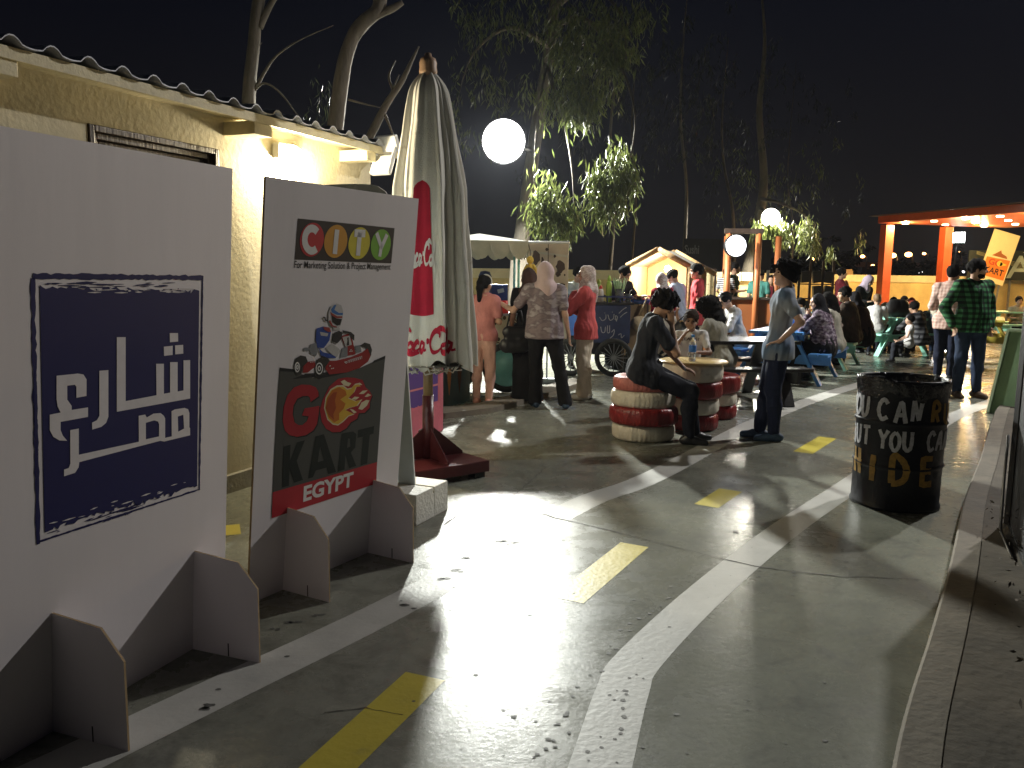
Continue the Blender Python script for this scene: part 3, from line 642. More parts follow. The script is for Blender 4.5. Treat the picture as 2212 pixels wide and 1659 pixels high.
lx_ = min(q[0] for q in edge); full = edge + [(lx_ - .28, edge[-1][1] - .002), (lx_ - .36, edge[-1][1] - .03), (lx_ - .42, edge[-1][1] - .12), (lx_ - .5, .8), (lx_ - .52, .24), (lx_ - .2, .2), (lx_ + .0, .155)]
if True:
    fx = edge[-1][0]
    full = edge + [(fx - (.0 if edge[0][0] > fx else 0) + s_ * (-1 if edge[0][0] > fx else 1), z_) for s_, z_ in ((.25, edge[-1][1]), (.33, edge[-1][1] - .05), (.36, edge[-1][1] - .15), (.42, .8), (.46, .21))] + [(edge[0][0] + (.12 if edge[0][0] < fx else -.12), .21), (edge[0][0] + (.12 if edge[0][0] < fx else -.12), .155)]
slab(B3, 'panel', full, .012, M_bluebd, M_whiteplastic, root)

# ================================================================== CLOSED PARASOL
UX, UY = -.62, 6.06
um = empty('closed_parasol', (UX, UY, 0), 0, 'closed cream parasol with red cola bottle print on a maroon stand', 'parasol')
M_cloth = mat('parasol canvas', (.72, .70, .63), .9, .16, 6, .35, 160, spec=.2, dirt=(.42, .38, .30))
M_redp = mat('parasol red print', (.42, .02, .045), .85, .15, 8, .2, 120, spec=.2)
def fold(a, f): 
    s_ = math.sin(9 * a + .6 * math.sin(2 * a) + 1.3 * f); s2 = math.sin(17 * a + 2.1 + 2 * f)
    return s_, s2
def URad(a, z):
    f = (2.86 - z) / (2.86 - .84); f = min(1, max(0, f))
    base = .110 + .135 * min(1, f / .38) ** .85 + .055 * max(0, f - .38) / .62
    if z > 2.74: base *= math.sqrt(max(.12, 1 - ((z - 2.74) / .16) ** 2))
    s_, s2 = fold(a, f); amp_ = (.008 + .042 * f)
    if f > .15 and -2.15 < a < -1.25: amp_ *= .35          # printed gore hangs flatter
    return max(.05, base + amp_ * s_ + amp_ * .42 * s2 + amp_ * .20 * math.sin(31 * a + 3 * f) * (1 if not -2.15 < a < -1.3 else .3) + .004 * math.sin(23 * f + 5 * a))
def upt(a, z, o=0): r_ = URad(a, z) + o; return Vector((math.cos(a) * r_ + .03 * (2.9 - z) / 2, math.sin(a) * r_ * .92, z))
mb = MB(); NA, NZ = 220, 70; zs_ = [.84 + (2.895 - .84) * (k / NZ) for k in range(NZ + 1)]
rows = [[mb.bm.verts.new(upt(-math.pi + 2 * math.pi * i / NA, z + (.03 * math.sin(4 * (2 * math.pi * i / NA)) + .025 * math.sin(11 * 2 * math.pi * i / NA + 1)) * max(0, 1 - k / 4.0))) for i in range(NA)] for k, z in enumerate(zs_)]
for a, b in zip(rows, rows[1:]):
    for i in range(NA): f = mb.bm.faces.new((a[i], a[(i + 1) % NA], b[(i + 1) % NA], b[i])); f.smooth = True
cl = mb.build('canopy', M_cloth, um, fix=False)
def ufn(a, z, o): return upt(a, z, o)
bm = bmesh.new()      # bottle-shaped print on the front gore
aL = lambda z: -2.02 if z < 1.3 else -2.02 + .10 * ((z - 1.3) / .85)
aR = lambda z: -1.43 if z < 1.3 else -1.43 - .05 * ((z - 1.3) / .85)
zz = [1.21 + .92 * k / 50 for k in range(51)]; g = []
for z in zz:
    e = min(1, max(0, (2.13 - z) / .05)) ** .5; L0, R0 = aL(z), aR(z); m_ = (L0 + R0) / 2
    g.append([bm.verts.new(ufn(m_ + (L0 - m_) * e + ((R0 - L0) * e) * i / 16, z - (.015 * math.sin(math.pi * i / 16) if z == zz[0] else 0), .004)) for i in range(17)])
for a, b in zip(g, g[1:]):
    for i in range(16): f = bm.faces.new((a[i], a[i + 1], b[i + 1], b[i])); f.smooth = True
flat_obj('red_print', bm, M_redp, um)
def script(bm, s_, a0, z0, ka, kz, wd, o):
    """cursive strokes: list of polylines in a 1-high alphabet space"""
    for pts in s_:
        P = smooth_path(pts, 7); n = len(P)
        ribbon(bm, [(a0 + p[0] * ka, z0 + p[1] * kz) for p in P], [wd * (.45 + .75 * abs(math.sin(3.1 * i / n + .3))) for i in range(n)], ufn, o)
def wC(x): return [[(x + .75, .78), (x + .80, 1.0), (x + .55, 1.12), (x + .25, .85), (x + .12, .4), (x + .28, .02), (x + .62, .05), (x + .9, .3)], [(x + .55, 1.12), (x + .9, 1.25), (x + 1.2, 1.05)]]
def wo(x): return [[(x + .30, .5), (x + .08, .3), (x + .12, .02), (x + .34, .04), (x + .42, .3), (x + .30, .5), (x + .48, .44)]]
def wc(x): return [[(x + .38, .42), (x + .25, .52), (x + .06, .25), (x + .14, .0), (x + .40, .16)]]
def wa(x): return [[(x + .36, .45), (x + .15, .48), (x + .04, .18), (x + .14, .0), (x + .34, .22), (x + .40, .5), (x + .36, .1), (x + .55, .12)]]
def wl(x): return [[(x + .06, .2), (x + .30, .9), (x + .26, 1.15), (x + .14, .9), (x + .12, .2), (x + .26, .0), (x + .42, .18)]]
word = wC(0) + wo(.85) + wc(1.3) + wa(1.72) + [[(2.3, .55), (2.5, .58)]] + wC(2.45) + wo(3.25) + wl(3.72) + wa(4.05)
swash = [[(.2, -.1), (.7, .02), (1.2, -.12), (1.7, -.05)]]
bm = bmesh.new(); script(bm, word[2:10] + swash, -2.14, 1.555, .19, .13, .030, .007); 
flat_obj('white_lettering', bm, mat('parasol white print', (.72, .70, .68), .85, .1), um)
bm = bmesh.new(); script(bm, word + swash, -2.36, .945, .325, .135, .036, .006)
flat_obj('red_lettering', bm, M_redp, um); bm = bmesh.new(); script(bm, [[(.1, 0), (.1, .5), (.18, .75), (.05, .8)]], -3.02, 2.0, .12, .14, .03, .006)
flat_obj('red_motif', bm, M_redp, um)
mb = MB(); mb.lathe([(.0, .86), (.2, .85), (.33, .84)], 40); mb.build('canopy_lining', mat('parasol lining', (.30, .29, .24), .9, .3, 12, .5, 60), um)
mb = MB()
for k in range(26):
    a = random.uniform(-2.9, -.2); r1 = URad(a, .86) * random.uniform(.75, 1.0); a2 = a + random.uniform(-.5, .5); r2 = URad(a2, .86) * random.uniform(.4, .95)
    mb.tube([(math.cos(a) * r1, math.sin(a) * r1, .85), (math.cos(a + .1) * r1 * .8, math.sin(a + .1) * r1 * .8, .79 + random.gauss(0, .015)), (math.cos(a2) * r2, math.sin(a2) * r2, .81)], .006, 5)
mb.build('hem_cords', M_cloth, um)
mb = MB(); mb.lathe([(.058, 2.86), (.064, 2.90), (.060, 2.925), (.062, 2.955), (.052, 2.985), (.026, 3.0), (.022, 3.02), (.0, 3.03)], 24); mb.build('finial', mat('turned wood', (.36, .22, .13), .5, .25, 10), um)
mb = MB(); mb.tube([(0, 0, .56), (0, 0, .95)], .036, 20); mb.build('wood_pole', mat('varnished pole', (.30, .20, .09), .4, .25, 5, stretch=(1, 1, .2)), um)
mb = MB(); mb.tube([(0, 0, .12), (0, 0, .60)], .042, 20); mb.ball((-.055, -.02, .33), .016); mb.build('sleeve', M_maroon, um)
mb = MB()
for k in range(4):
    a = R(35) + k * math.pi / 2; d = Vector((math.cos(a), math.sin(a), 0)); q = Vector((-d.y, d.x, 0)) * .004
    p = [d * .04 + Vector((0, 0, .13)), d * .30 + Vector((0, 0, .13)), d * .30 + Vector((0, 0, .15)), d * .04 + Vector((0, 0, .36))]
    A_ = [mb.bm.verts.new(x + q) for x in p]; B_ = [mb.bm.verts.new(x - q) for x in p]; mb.bm.faces.new(A_); mb.bm.faces.new(B_[::-1])
    for i in range(4): mb.bm.faces.new((A_[i], A_[(i + 1) % 4], B_[(i + 1) % 4], B_[i]))
mb.build('gussets', M_maroon, um)
mb = MB(); mb.box((0, 0, .085), (.66, .66, .085), Matrix.Rotation(R(38), 3, 'Z'), bev=.008); mb.build('base_plate', M_maroon, um)
mb = MB()
for sx_ in (-1, 1):
    for sy_ in (-1, 1): mb.box(Matrix.Rotation(R(38), 3, 'Z') @ Vector((sx_ * .26, sy_ * .26, .021)), (.09, .09, .042), Matrix.Rotation(R(38), 3, 'Z'))
mb.build('base_feet', M_black, um)
# ================================================================== LAMPS
def pole_lamp(name, loc, label, rad, strength, col, pole_r=.05, aim=(0, 3, 0), square=False, polecol=None, arm=None):
    g = Vector((loc[0], loc[1], 0)); e = empty(name, g, 0, label, 'floodlight')
    d = (Vector(aim) - Vector(loc)).normalized(); q = d.to_track_quat('Z', 'Y').to_matrix().to_4x4(); M_ = Matrix.Translation((0, 0, loc[2])) @ q
    mb = MB()
    if arm is not None: mb.tube([(-d.x * .18, -d.y * .18, loc[2] - d.z * .18), Vector(arm) - g], [pole_r, pole_r], 10); mb.build('arm', M_black, e)
    else: mb.tube([(-d.x * .22, -d.y * .22, 0), (-d.x * .22, -d.y * .22, loc[2] * .5), (-d.x * .2, -d.y * .2, loc[2] - .1)], [pole_r, pole_r * .85, pole_r * .7], 10); mb.build('pole', polecol or M_black, e)
    mb = MB()
    if square: mb.box((0, 0, -.06), (rad * 2.1, rad * 1.5, .12), M=M_, bev=.015)
    else: mb.lathe([(rad * .55, -.20), (rad * .8, -.16), (rad * 1.04, -.02), (rad * 1.06, .0)], 28, M=M_.to_3x3(), c=(0, 0, loc[2]))
    mb.build('housing', M_black, e)
    mb = MB()
    if square: mb.box((0, 0, .006), (rad * 2, rad * 1.4, .01), M=M_)
    else: mb.lathe([(rad, .006), (rad * .9, .05), (rad * .6, .09), (0, .11)], 28, M=M_.to_3x3(), c=(0, 0, loc[2]))
    mb.build('lens', glow('lens ' + label[:12], col, strength), e)
    mb = MB(); mb.box((0, 0, -.2), (.06, .06, .12), M=M_); mb.build('bracket', M_black, e)
    return Vector(loc) + d * .2
p = pole_lamp('floodlight', point_at(1088, 305, 16.0), 'large white floodlight glaring beside the weeping eucalyptus trunk', .40, 9, (1, .98, 1.0), .035, (0, 2, 1.4), arm=(.36, 17.6, 4.0))  # lens disc as wide as the bloom, glare put into its shape
lamp('light_main', p, W_MAIN, (.98, 1, .92), .15, 'SPOT', (.1, 13.2, -8), 174, .25)
p = pole_lamp('floodlight', point_at(1665, 470, 24.0), 'warm white floodlight on a pole among leaves above the wooden stall', .26, 9, (1, .96, .82))
lamp('light_tree', p, W_TREE, (1, .95, .80), .2, 'SPOT', (6.5, 20, -5), 174, .25)
p = pole_lamp('floodlight', point_at(2067, 513, 36), 'distant tilted rectangular floodlight seen between the pergola posts', .30, 40, (1, 1, 1), .07, square=True)
lamp('light_far', p, W_FAR, (1, .97, .92), .3, 'SPOT', (4, 5, 0), 120, .6)
pole_lamp('floodlight', Vector((8.5, 10.9, 7.2)), 'tall pole floodlight standing out of frame on the right', .2, 8, (1, .95, .88), .06, (.3, 4.2, .6))
lamp('light_side', (8.38, 10.82, 7.05), W_SIDE, (1, .97, .93), .10, 'SPOT', (.3, 4.6, .6), 116, .7)

# ================================================================== TREES
def limb(mbx, pix, D, rads, n=9):
    pts = [point_at(x, y, D if not isinstance(D, (list, tuple)) else D[i]) for i, (x, y) in enumerate(pix)]
    P = smooth_path([(p.x, p.y) for p in pts], 5); Z = smooth_path([(i, p.z) for i, p in enumerate(pts)], 5); Rr = smooth_path([(i, r) for i, r in enumerate(rads)], 5)
    mbx.tube([Vector((a[0], a[1], b[1])) for a, b in zip(P, Z)], [max(.004, r[1]) for r in Rr], n)
def to_ground(px, py, D): p = point_at(px, py, D); return p
class Leaves:
    def __init__(s): s.v = []; s.f = []
    def add(s, c, r, n, length=.13, width=.020, hang=.75):
        c = np.array(c); r = np.array(r if hasattr(r, '__len__') else (r, r, r), float)
        # twigs inside the clump; leaves hang off them, so gaps stay between twigs
        nt_ = max(3, n // 14); tw = rng.normal(0, .5, (nt_, 3)) * r + c
        ti = rng.integers(0, nt_, n); P = tw[ti] + rng.normal(0, 1, (n, 3)) * np.array([.07, .07, .13])
        d = rng.normal(0, 1, (n, 3)); d[:, 2] = -abs(d[:, 2]) - hang * 2; d /= np.linalg.norm(d, axis=1)[:, None]
        s_ = np.cross(d, rng.normal(0, 1, (n, 3))); s_ /= np.linalg.norm(s_, axis=1)[:, None]
        L = (length * rng.uniform(.6, 1.25, n))[:, None]; W = (width * rng.uniform(.7, 1.3, n))[:, None]
        b0 = len(s.v) and sum(len(x) for x in s.v) or 0
        bend = np.cross(d, s_) * L * rng.uniform(-.12, .12, n)[:, None]
        V = np.stack([P, P + d * L * .45 + s_ * W * .5 + bend, P + d * L, P + d * L * .45 - s_ * W * .5 + bend], 1).reshape(-1, 3)
        s.v.append(V); s.f.append(np.arange(n * 4).reshape(n, 4) + b0)
    def build(s, parent, name='crown', m=None):
        V = np.concatenate(s.v); F = np.concatenate(s.f); me = bpy.data.meshes.new(name)
        me.vertices.add(len(V)); me.vertices.foreach_set('co', V.astype(np.float32).ravel()); me.loops.add(F.size); me.loops.foreach_set('vertex_index', F.ravel().astype(np.int32))
        me.polygons.add(len(F)); me.polygons.foreach_set('loop_start', np.arange(0, F.size, 4, dtype=np.int32)); me.update(calc_edges=True)
        return link(name, me, m or M_leaf, parent)
def tree(label, build, group=None):
    e = empty('eucalyptus_tree', (0, 0, 0), 0, label, 'tree', group); build(e); return e
def shift_root(e, g):
    """move the root to the trunk foot without moving the parts"""
    for ch in [k for k in bpy.data.objects if k.parent == e]: ch.location = ch.location - g
    e.location = g
# two bare trunks behind the house
def t1(e):
    mb = MB(); g = point_at(536, 250, 11); mb_pts = [(536, 245), (540, 170), (548, 100), (553, 40), (566, -40), (590, -130)]
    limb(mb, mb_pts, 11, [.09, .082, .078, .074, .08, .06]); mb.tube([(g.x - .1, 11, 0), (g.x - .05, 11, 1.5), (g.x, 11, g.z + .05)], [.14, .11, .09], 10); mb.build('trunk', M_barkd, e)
    for pts, r in (([(553, 190), (575, 150), (600, 118), (650, 85), (720, 55)], [.04, .028, .02, .012, .006]), ([(541, 205), (570, 180), (605, 200), (640, 245), (660, 270)], [.03, .02, .016, .012, .006]), ([(560, 60), (590, 0), (640, -70)], [.07, .055, .04]), ([(545, 130), (552, 110), (566, 92)], [.02, .012, .006])):
        mb = MB(); limb(mb, pts, 11, [q * .7 for q in r], 7); mb.build('branch', M_barkd, e)
    shift_root(e, Vector((g.x, 11, 0)))
tree('slim bare eucalyptus trunk rising behind the house roof, left of its thicker neighbour', t1, 'eucalyptus trunks behind the house')
def t2(e):
    mb = MB(); g = point_at(722, 290, 10.5)
    limb(mb, [(722, 292), (730, 230), (738, 170), (748, 120), (768, 68), (792, 38)], 10.5, [.105, .098, .095, .088, .080, .07], 12); mb.tube([(g.x - .1, 10.5, 0), (g.x - .05, 10.5, 1.5), (g.x, 10.5, g.z + .05)], [.19, .15, .125], 12); mb.build('trunk', M_bark, e)
    for pts, r in (([(760, 82), (790, 45), (815, 22), (822, -10), (830, -60)], [.075, .085, .08, .085, .08]), ([(785, 48), (820, 30), (848, 18), (870, 5)], [.06, .05, .045, .03]), ([(738, 235), (745, 180), (752, 120), (790, 60)], [.02, .028, .03, .02]), ([(752, 215), (790, 225), (820, 232)], [.015, .01, .005])):
        mb = MB(); limb(mb, pts, 10.5, r, 9); mb.build('branch', M_bark, e)
    L = Leaves()
    for px_, py_, r_, n in ((690, 230, .35, 40), (700, 265, .3, 40), (660, 255, .35, 30)): L.add(point_at(px_, py_, 10.9), r_, n, .12, .010)
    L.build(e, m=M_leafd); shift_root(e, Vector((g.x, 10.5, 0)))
tree('thick pale eucalyptus trunk with a forked crooked top behind the house roof', t2, 'eucalyptus trunks behind the house')
def t3(e):
    mb = MB(); g = point_at(795, 300, 10)
    limb(mb, [(795, 303), (812, 270), (835, 225), (868, 175), (890, 130), (905, 100)], 10, [.05, .05, .042, .034, .02, .008], 8); mb.tube([(g.x - .2, 10, 0), (g.x, 10, g.z + .03)], [.07, .05], 8); mb.build('trunk', M_bark, e)
    for pts in ([(835, 225), (850, 190), (862, 160)], [(828, 240), (845, 280), (852, 310)], [(852, 200), (840, 165), (855, 130)]):
        mb = MB(); limb(mb, pts, 10, [.02, .014, .006], 6); mb.build('branch', M_bark, e)
    shift_root(e, Vector((g.x, 10, 0)))
tree('thin leaning bare eucalyptus stem between the house roof and the parasol', t3, 'eucalyptus trunks behind the house')
# the big weeping tree round the main lamp
def t4(e):
    mb = MB(); g = point_at(1122, 560, 17.6)
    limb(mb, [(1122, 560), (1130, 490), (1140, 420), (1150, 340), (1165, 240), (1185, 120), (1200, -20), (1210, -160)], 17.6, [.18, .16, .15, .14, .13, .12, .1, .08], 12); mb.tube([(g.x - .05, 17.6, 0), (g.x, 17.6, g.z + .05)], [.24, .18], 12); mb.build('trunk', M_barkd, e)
    L = Leaves(); br = [([(1190, 60), (1260, 40), (1330, 120), (1372, 250), (1350, 380), (1320, 440)], [17, 16, 15, 14, 13.4, 13.2], [.06, .05, .03, .016, .01, .004]),
          ([(1180, 140), (1215, 250), (1235, 360), (1240, 470)], [17.3, 15.6, 14.4, 13.8], [.05, .03, .014, .004]), ([(1185, 100), (1100, 60), (1020, 120), (985, 230)], [17.2, 17, 17, 17], [.05, .04, .02, .006]),
          ([(1195, 20), (1270, -30), (1340, 30), (1352, 130)], [17.4, 16, 15, 14.6], [.06, .05, .02, .006]), ([(1180, 150), (1160, 260), (1154, 380), (1158, 430)], [17, 15.2, 15, 15], [.03, .012, .008, .004])]
    for pts, D, r in br: mb = MB(); limb(mb, pts, D, r, 7); mb.build('branch', M_bark, e)
    cl = [(1320, 360, 28, 13.3, 260), (1345, 372, 24, 13.4, 200), (1303, 395, 24, 13.2, 260), (1330, 415, 24, 13.2, 240), (1290, 425, 18, 13.2, 170), (1352, 400, 20, 13.4, 170), (1298, 455, 12, 13.2, 70), (1318, 440, 12, 13.2, 60), (1370, 380, 14, 13.6, 60), (1340, 335, 22, 13.8, 160),
          (1160, 455, 26, 13.9, 220), (1185, 440, 24, 13.9, 220), (1205, 465, 22, 13.8, 220), (1218, 490, 18, 13.8, 150), (1195, 412, 22, 14.1, 160), (1240, 470, 16, 13.8, 120), (1175, 475, 16, 13.9, 90), (1212, 505, 10, 13.8, 50),
          
          (1250, 190, 44, 14.6, 420), (1215, 215, 36, 14.9, 260), (1265, 230, 30, 14.7, 220), (1240, 245, 24, 14.7, 160), (1300, 200, 30, 14.7, 150), (1335, 60, 60, 14.7, 420), (1290, 50, 60, 15, 420), (1230, 60, 60, 15.4, 420), (1240, 120, 44, 15.2, 300), (1345, 120, 34, 14.7, 200), (1310, 110, 40, 14.8, 260), (1180, 40, 50, 16, 150), (1120, 70, 60, 17, 120), (1050, 90, 60, 17, 110), (1000, 160, 50, 17, 90), (985, 230, 40, 17, 100), (1075, 190, 50, 17, 120), (1140, 200, 40, 16, 110), (1390, 20, 40, 15, 130), (1156, 350, 8, 15, 9), (1158, 400, 6, 15, 8), (1090, 20, 60, 16.5, 200), (1010, 30, 60, 16.5, 140), (1000, 300, 26, 16.6, 60)]
    for px_, py_, rp, D, n in cl: r_ = rp / FPX * D; L.add(point_at(px_, py_, D), (r_, r_ * .8, r_ * 1.1), n, .19, .030)
    L.build(e); shift_root(e, Vector((g.x, 17.6, 0)))
tree('large weeping eucalyptus with lit hanging leaves around the main floodlight', t4)
def t5(e):
    mb = MB(); g = point_at(1618, 590, 25.5)
    limb(mb, [(1612, 600), (1626, 540), (1640, 470), (1650, 380), (1640, 240), (1652, 90), (1640, -60)], 25.5, [.20, .18, .15, .12, .09, .05, .02], 10); mb.tube([(g.x - .05, 25.5, 0), (g.x - .1, 25.5, g.z + .05)], [.27, .20], 10); mb.build('trunk', M_barkd, e)
    for pts in ([(1645, 430), (1690, 440), (1742, 470), (1750, 520)], [(1642, 450), (1670, 470), (1690, 500)]): mb = MB(); limb(mb, pts, [25.3, 24.4, 23.6, 23.4][:len(pts)], [.06, .04, .02, .006][:len(pts)], 7); mb.build('branch', M_bark, e)
    L = Leaves()
    for px_, py_, rp, D, n in ((1655, 492, 16, 23.3, 150), (1675, 500, 20, 23.2, 240), (1693, 512, 14, 23.2, 140), (1690, 492, 12, 23.3, 100), (1640, 488, 10, 23.4, 60), (1738, 498, 13, 23.2, 130), (1745, 515, 13, 23.2, 150), (1755, 528, 12, 23.2, 110), (1742, 482, 10, 23.3, 60), (1765, 532, 8, 23.2, 40), (1790, 545, 16, 24, 50), (1860, 520, 16, 24, 40), (1620, 440, 50, 26, 160), (1690, 400, 60, 26, 160), (1580, 380, 60, 27, 140), (1750, 380, 70, 27, 140)): r_ = rp / FPX * D; L.add(point_at(px_, py_, D), (r_, r_, r_), n, .22, .034)
    L.build(e); shift_root(e, Vector((g.x, 25.5, 0)))
tree('eucalyptus with two bright leaf clumps hanging below the warm floodlight', t5)
for k, (px_, py_, px2, py2, D, r_, lab) in enumerate([(1318, 575, 1325, 200, 24, .10, 'dim background tree trunk right of the beige poster'), (1365, 560, 1372, 150, 26, .07, 'dim thin tree trunk above the dark drinks vendor'), (1478, 548, 1474, 120, 23, .09, 'dim tree trunk left of the Sushi lettering'), (1708, 590, 1706, 300, 33, .07, 'thin dim tree stem under the warm floodlight'), (1585, 560, 1560, 250, 30, .12, 'dim background tree trunk behind the round lit sign')]):
    e = empty('background_tree', (0, 0, 0), 0, lab, 'tree', 'dim trees beyond the boundary wall'); g = point_at(px_, py_, D); mb = MB()
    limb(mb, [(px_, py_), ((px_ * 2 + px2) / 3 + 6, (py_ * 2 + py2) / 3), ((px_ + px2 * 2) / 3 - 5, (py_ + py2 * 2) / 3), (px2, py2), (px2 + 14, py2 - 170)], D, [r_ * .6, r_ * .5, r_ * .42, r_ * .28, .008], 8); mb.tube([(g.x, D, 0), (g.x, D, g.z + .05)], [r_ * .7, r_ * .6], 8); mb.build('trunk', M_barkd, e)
    L = Leaves()
    for q in range(14): L.add(point_at(px2 + random.gauss(0, 70), py2 + random.uniform(-120, 220), D + random.gauss(0, 1)), (.9, .9, .8), 60, .22, .03)
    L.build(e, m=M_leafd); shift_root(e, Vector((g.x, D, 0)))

# ================================================================== TYRES
M_tw = mat('white painted tyre', (.62, .57, .47), .55, .16, 9, .25, 60, dirt=(.36, .30, .24))
M_tr = mat('dark red painted tyre', (.22, .018, .018), .32, .22, 9, .25, 60)
M_tp = mat('faded red tyre', (.42, .13, .11), .55, .25, 6, .25, 60)
def tyre(parent, z, r, h, m, cx=0, cy=0, squash=0):
    mb = MB(); pr = []
    for k in range(18):
        a = math.pi * 2 * k / 18; ca, sa = math.cos(a), math.sin(a)
        pr.append((r - .075 + .075 * (abs(ca) ** .55) * (1 if ca > 0 else -1), h / 2 * (abs(sa) ** .6) * (1 if sa > 0 else -1)))
    ph = random.random() * 6
    def md(a, j, rr, z_):
        if rr > r - .012: return -.007 * (1 if math.sin(a * 48 + ph + 60 * abs(z_) + .8 * math.sin(5 * a)) > .35 else 0) + .003 * math.sin(13 * a + 3 * ph) + .004 * math.sin(3 * a + ph)
        return .004 * math.sin(3 * a + ph)
    mb.lathe(pr, 192, (cx + random.gauss(0, .008), cy + random.gauss(0, .008), z + h / 2), mod=md, closed=True, M=Matrix.Rotation(squash, 3, 'X'))
    return mb.build('tyre', m, parent)
def tyre_stack(label, name, x, y, rows):
    e = empty(name, (x, y, 0), random.random(), label, 'stool' if 'stool' in name else 'table', None if 'table' in name else 'painted tyre stools'); z = 0
    for m, r, h in rows: tyre(e, z, r, h, m); z += h - .004
    return e, z
g = ground_at(1383, 946)
SEAT1, zt = tyre_stack('stack of white and dark red tyres under the boy on the phone', 'tyre_stool', g.x + .02, g.y, [(M_tw, .29, .155), (M_tr, .315, .165), (M_tw, .298, .15), (M_tp, .285, .13)])
mb = MB(); mb.lathe([(.0, .585), (.15, .588), (.20, .575), (.22, .55)], 28); mb.build('cushion', M_black, SEAT1)
TX, TY = 1.785, 8.12
tt, zt = tyre_stack('round wooden table top on a stack of white and dark red tyres', 'tyre_table', TX, TY, [(M_tr, .265, .165), (M_tw, .265, .16), (M_tr, .28, .17), (M_tw, .295, .18)])
mb = MB(); mb.lathe([(0, zt + .001), (.325, zt + .001), (.335, zt + .008), (.333, zt + .018), (.325, zt + .022), (0, zt + .022)], 56); mb.build('table_top', mat('varnished plywood', (.50, .36, .15), .28, .25, 4, .1, 30, stretch=(1, .15, 1)), tt)
TZ = zt + .022
SEAT3, zt3 = tyre_stack('stack of tyres with glossy dark red top tyre behind the round table', 'tyre_stool', 2.16, 8.80, [(M_tr, .25, .15), (M_tw, .25, .14), (M_tr, .285, .19)])

# ------------------------------------------------------------------ water bottles
M_pet = mat('clear plastic bottle', (.85, .90, .95), .08, 0, trans=.85, spec=.5)
def bottle(x, y, z, label, sc=1.0):
    e = empty('water_bottle', (x, y, z), 0, label, 'bottle', 'blue capped water bottles')
    mb = MB(); mb.lathe([(0, 0), (.030, .002), (.033, .012), (.031, .03), (.033, .045), (.031, .06), (.033, .075), (.033, .15), (.030, .17), (.016, .20), (.013, .205), (.013, .222)], 20); mb.build('body', M_pet, e)
    mb = MB(); mb.lathe([(.0336, .085), (.0340, .087), (.0340, .142), (.0336, .144)], 20); mb.build('wrap_label', mat('blue bottle wrap', (.03, .16, .55), .35, .3, 50), e)
    mb = MB(); mb.lathe([(.0155, .215), (.0155, .236), (.014, .238), (0, .238)], 16); mb.build('cap', mat('blue cap', (.06, .28, .70), .4, .05), e)
    e.scale = (sc, sc, sc); return e
bottle(TX - .04, TY - .12, TZ, 'blue capped water bottle held on the round tyre table', 1.08)

# ================================================================== RUBBISH DRUM
DX, DY = 2.60, 5.46
dr = empty('rubbish_drum', (DX, DY, 0), 0, 'black oil drum rubbish bin painted YOU CAN RUN in white and ochre letters', 'rubbish bin')
M_drum = mat('black drum paint', (.008, .009, .014), .42, .5, 5, .25, 14, spec=.35)
mb = MB(); pr = [(.280, .0), (.294, .004), (.294, .02), (.286, .03), (.286, .27), (.290, .282), (.297, .292), (.290, .302), (.286, .314), (.286, .57), (.290, .582), (.297, .592), (.290, .602), (.286, .614), (.286, .85), (.292, .858), (.296, .868), (.292, .878), (.284, .876), (.280, .86), (.280, .1), (0, .1)]
mb.lathe(pr, 84, mod=lambda a, j, r, z: (.006 * math.sin(3 * a + 1) * math.sin(z * 7) + .004 * math.sin(5 * a + z * 9)) if r > .1 else 0); mb.build('barrel', M_drum, dr)
mb = MB(); rows = []
for k, (r, z) in enumerate([(.290, .77), (.293, .80), (.298, .835), (.301, .855), (.298, .872), (.285, .872), (.272, .85), (.262, .78), (.25, .64), (.15, .6), (0.01, .6)]):
    rows.append([mb.bm.verts.new((math.cos(6.2832 * i / 120) * (r + (.006 if k < 6 else .016) * math.sin(19 * 6.2832 * i / 120 + k) * .6 + .006 * math.sin(43 * 6.2832 * i / 120 + 2 * k)), math.sin(6.2832 * i / 120) * (r + .006 * math.sin(23 * 6.2832 * i / 120 + k)), z + (.02 * math.sin(5 * 6.2832 * i / 120) + .012 * math.sin(13 * 6.2832 * i / 120 + k) if k < 2 else .008 * math.sin(9 * 6.2832 * i / 120 + k)) + (.028 * max(0, math.cos(6.2832 * i / 120 - 3.5)) ** 6 if 2 < k < 7 else 0))) for i in range(120)])
for a, b in zip(rows, rows[1:]):
    for i in range(120): f = mb.bm.faces.new((a[i], a[(i + 1) % 120], b[(i + 1) % 120], b[i])); f.smooth = True
mb.build('bin_liner', mat('black bin liner', (.014, .014, .016), .22, .4, 9, .5, 45, spec=.7), dr)
def drum_fn(a0):
    def f(u, v, z): a = a0 + u / .289; r = .2885 + z + .006 * math.sin(3 * a + 1) * math.sin(v * 7) + .004 * math.sin(5 * a + v * 9) + (.008 * math.exp(-((v - .292) / .009) ** 2) + .008 * math.exp(-((v - .592) / .009) ** 2)); return Vector((math.cos(a) * r, math.sin(a) * r, v))
    return f
face_dir = math.atan2(-DY, -DX)
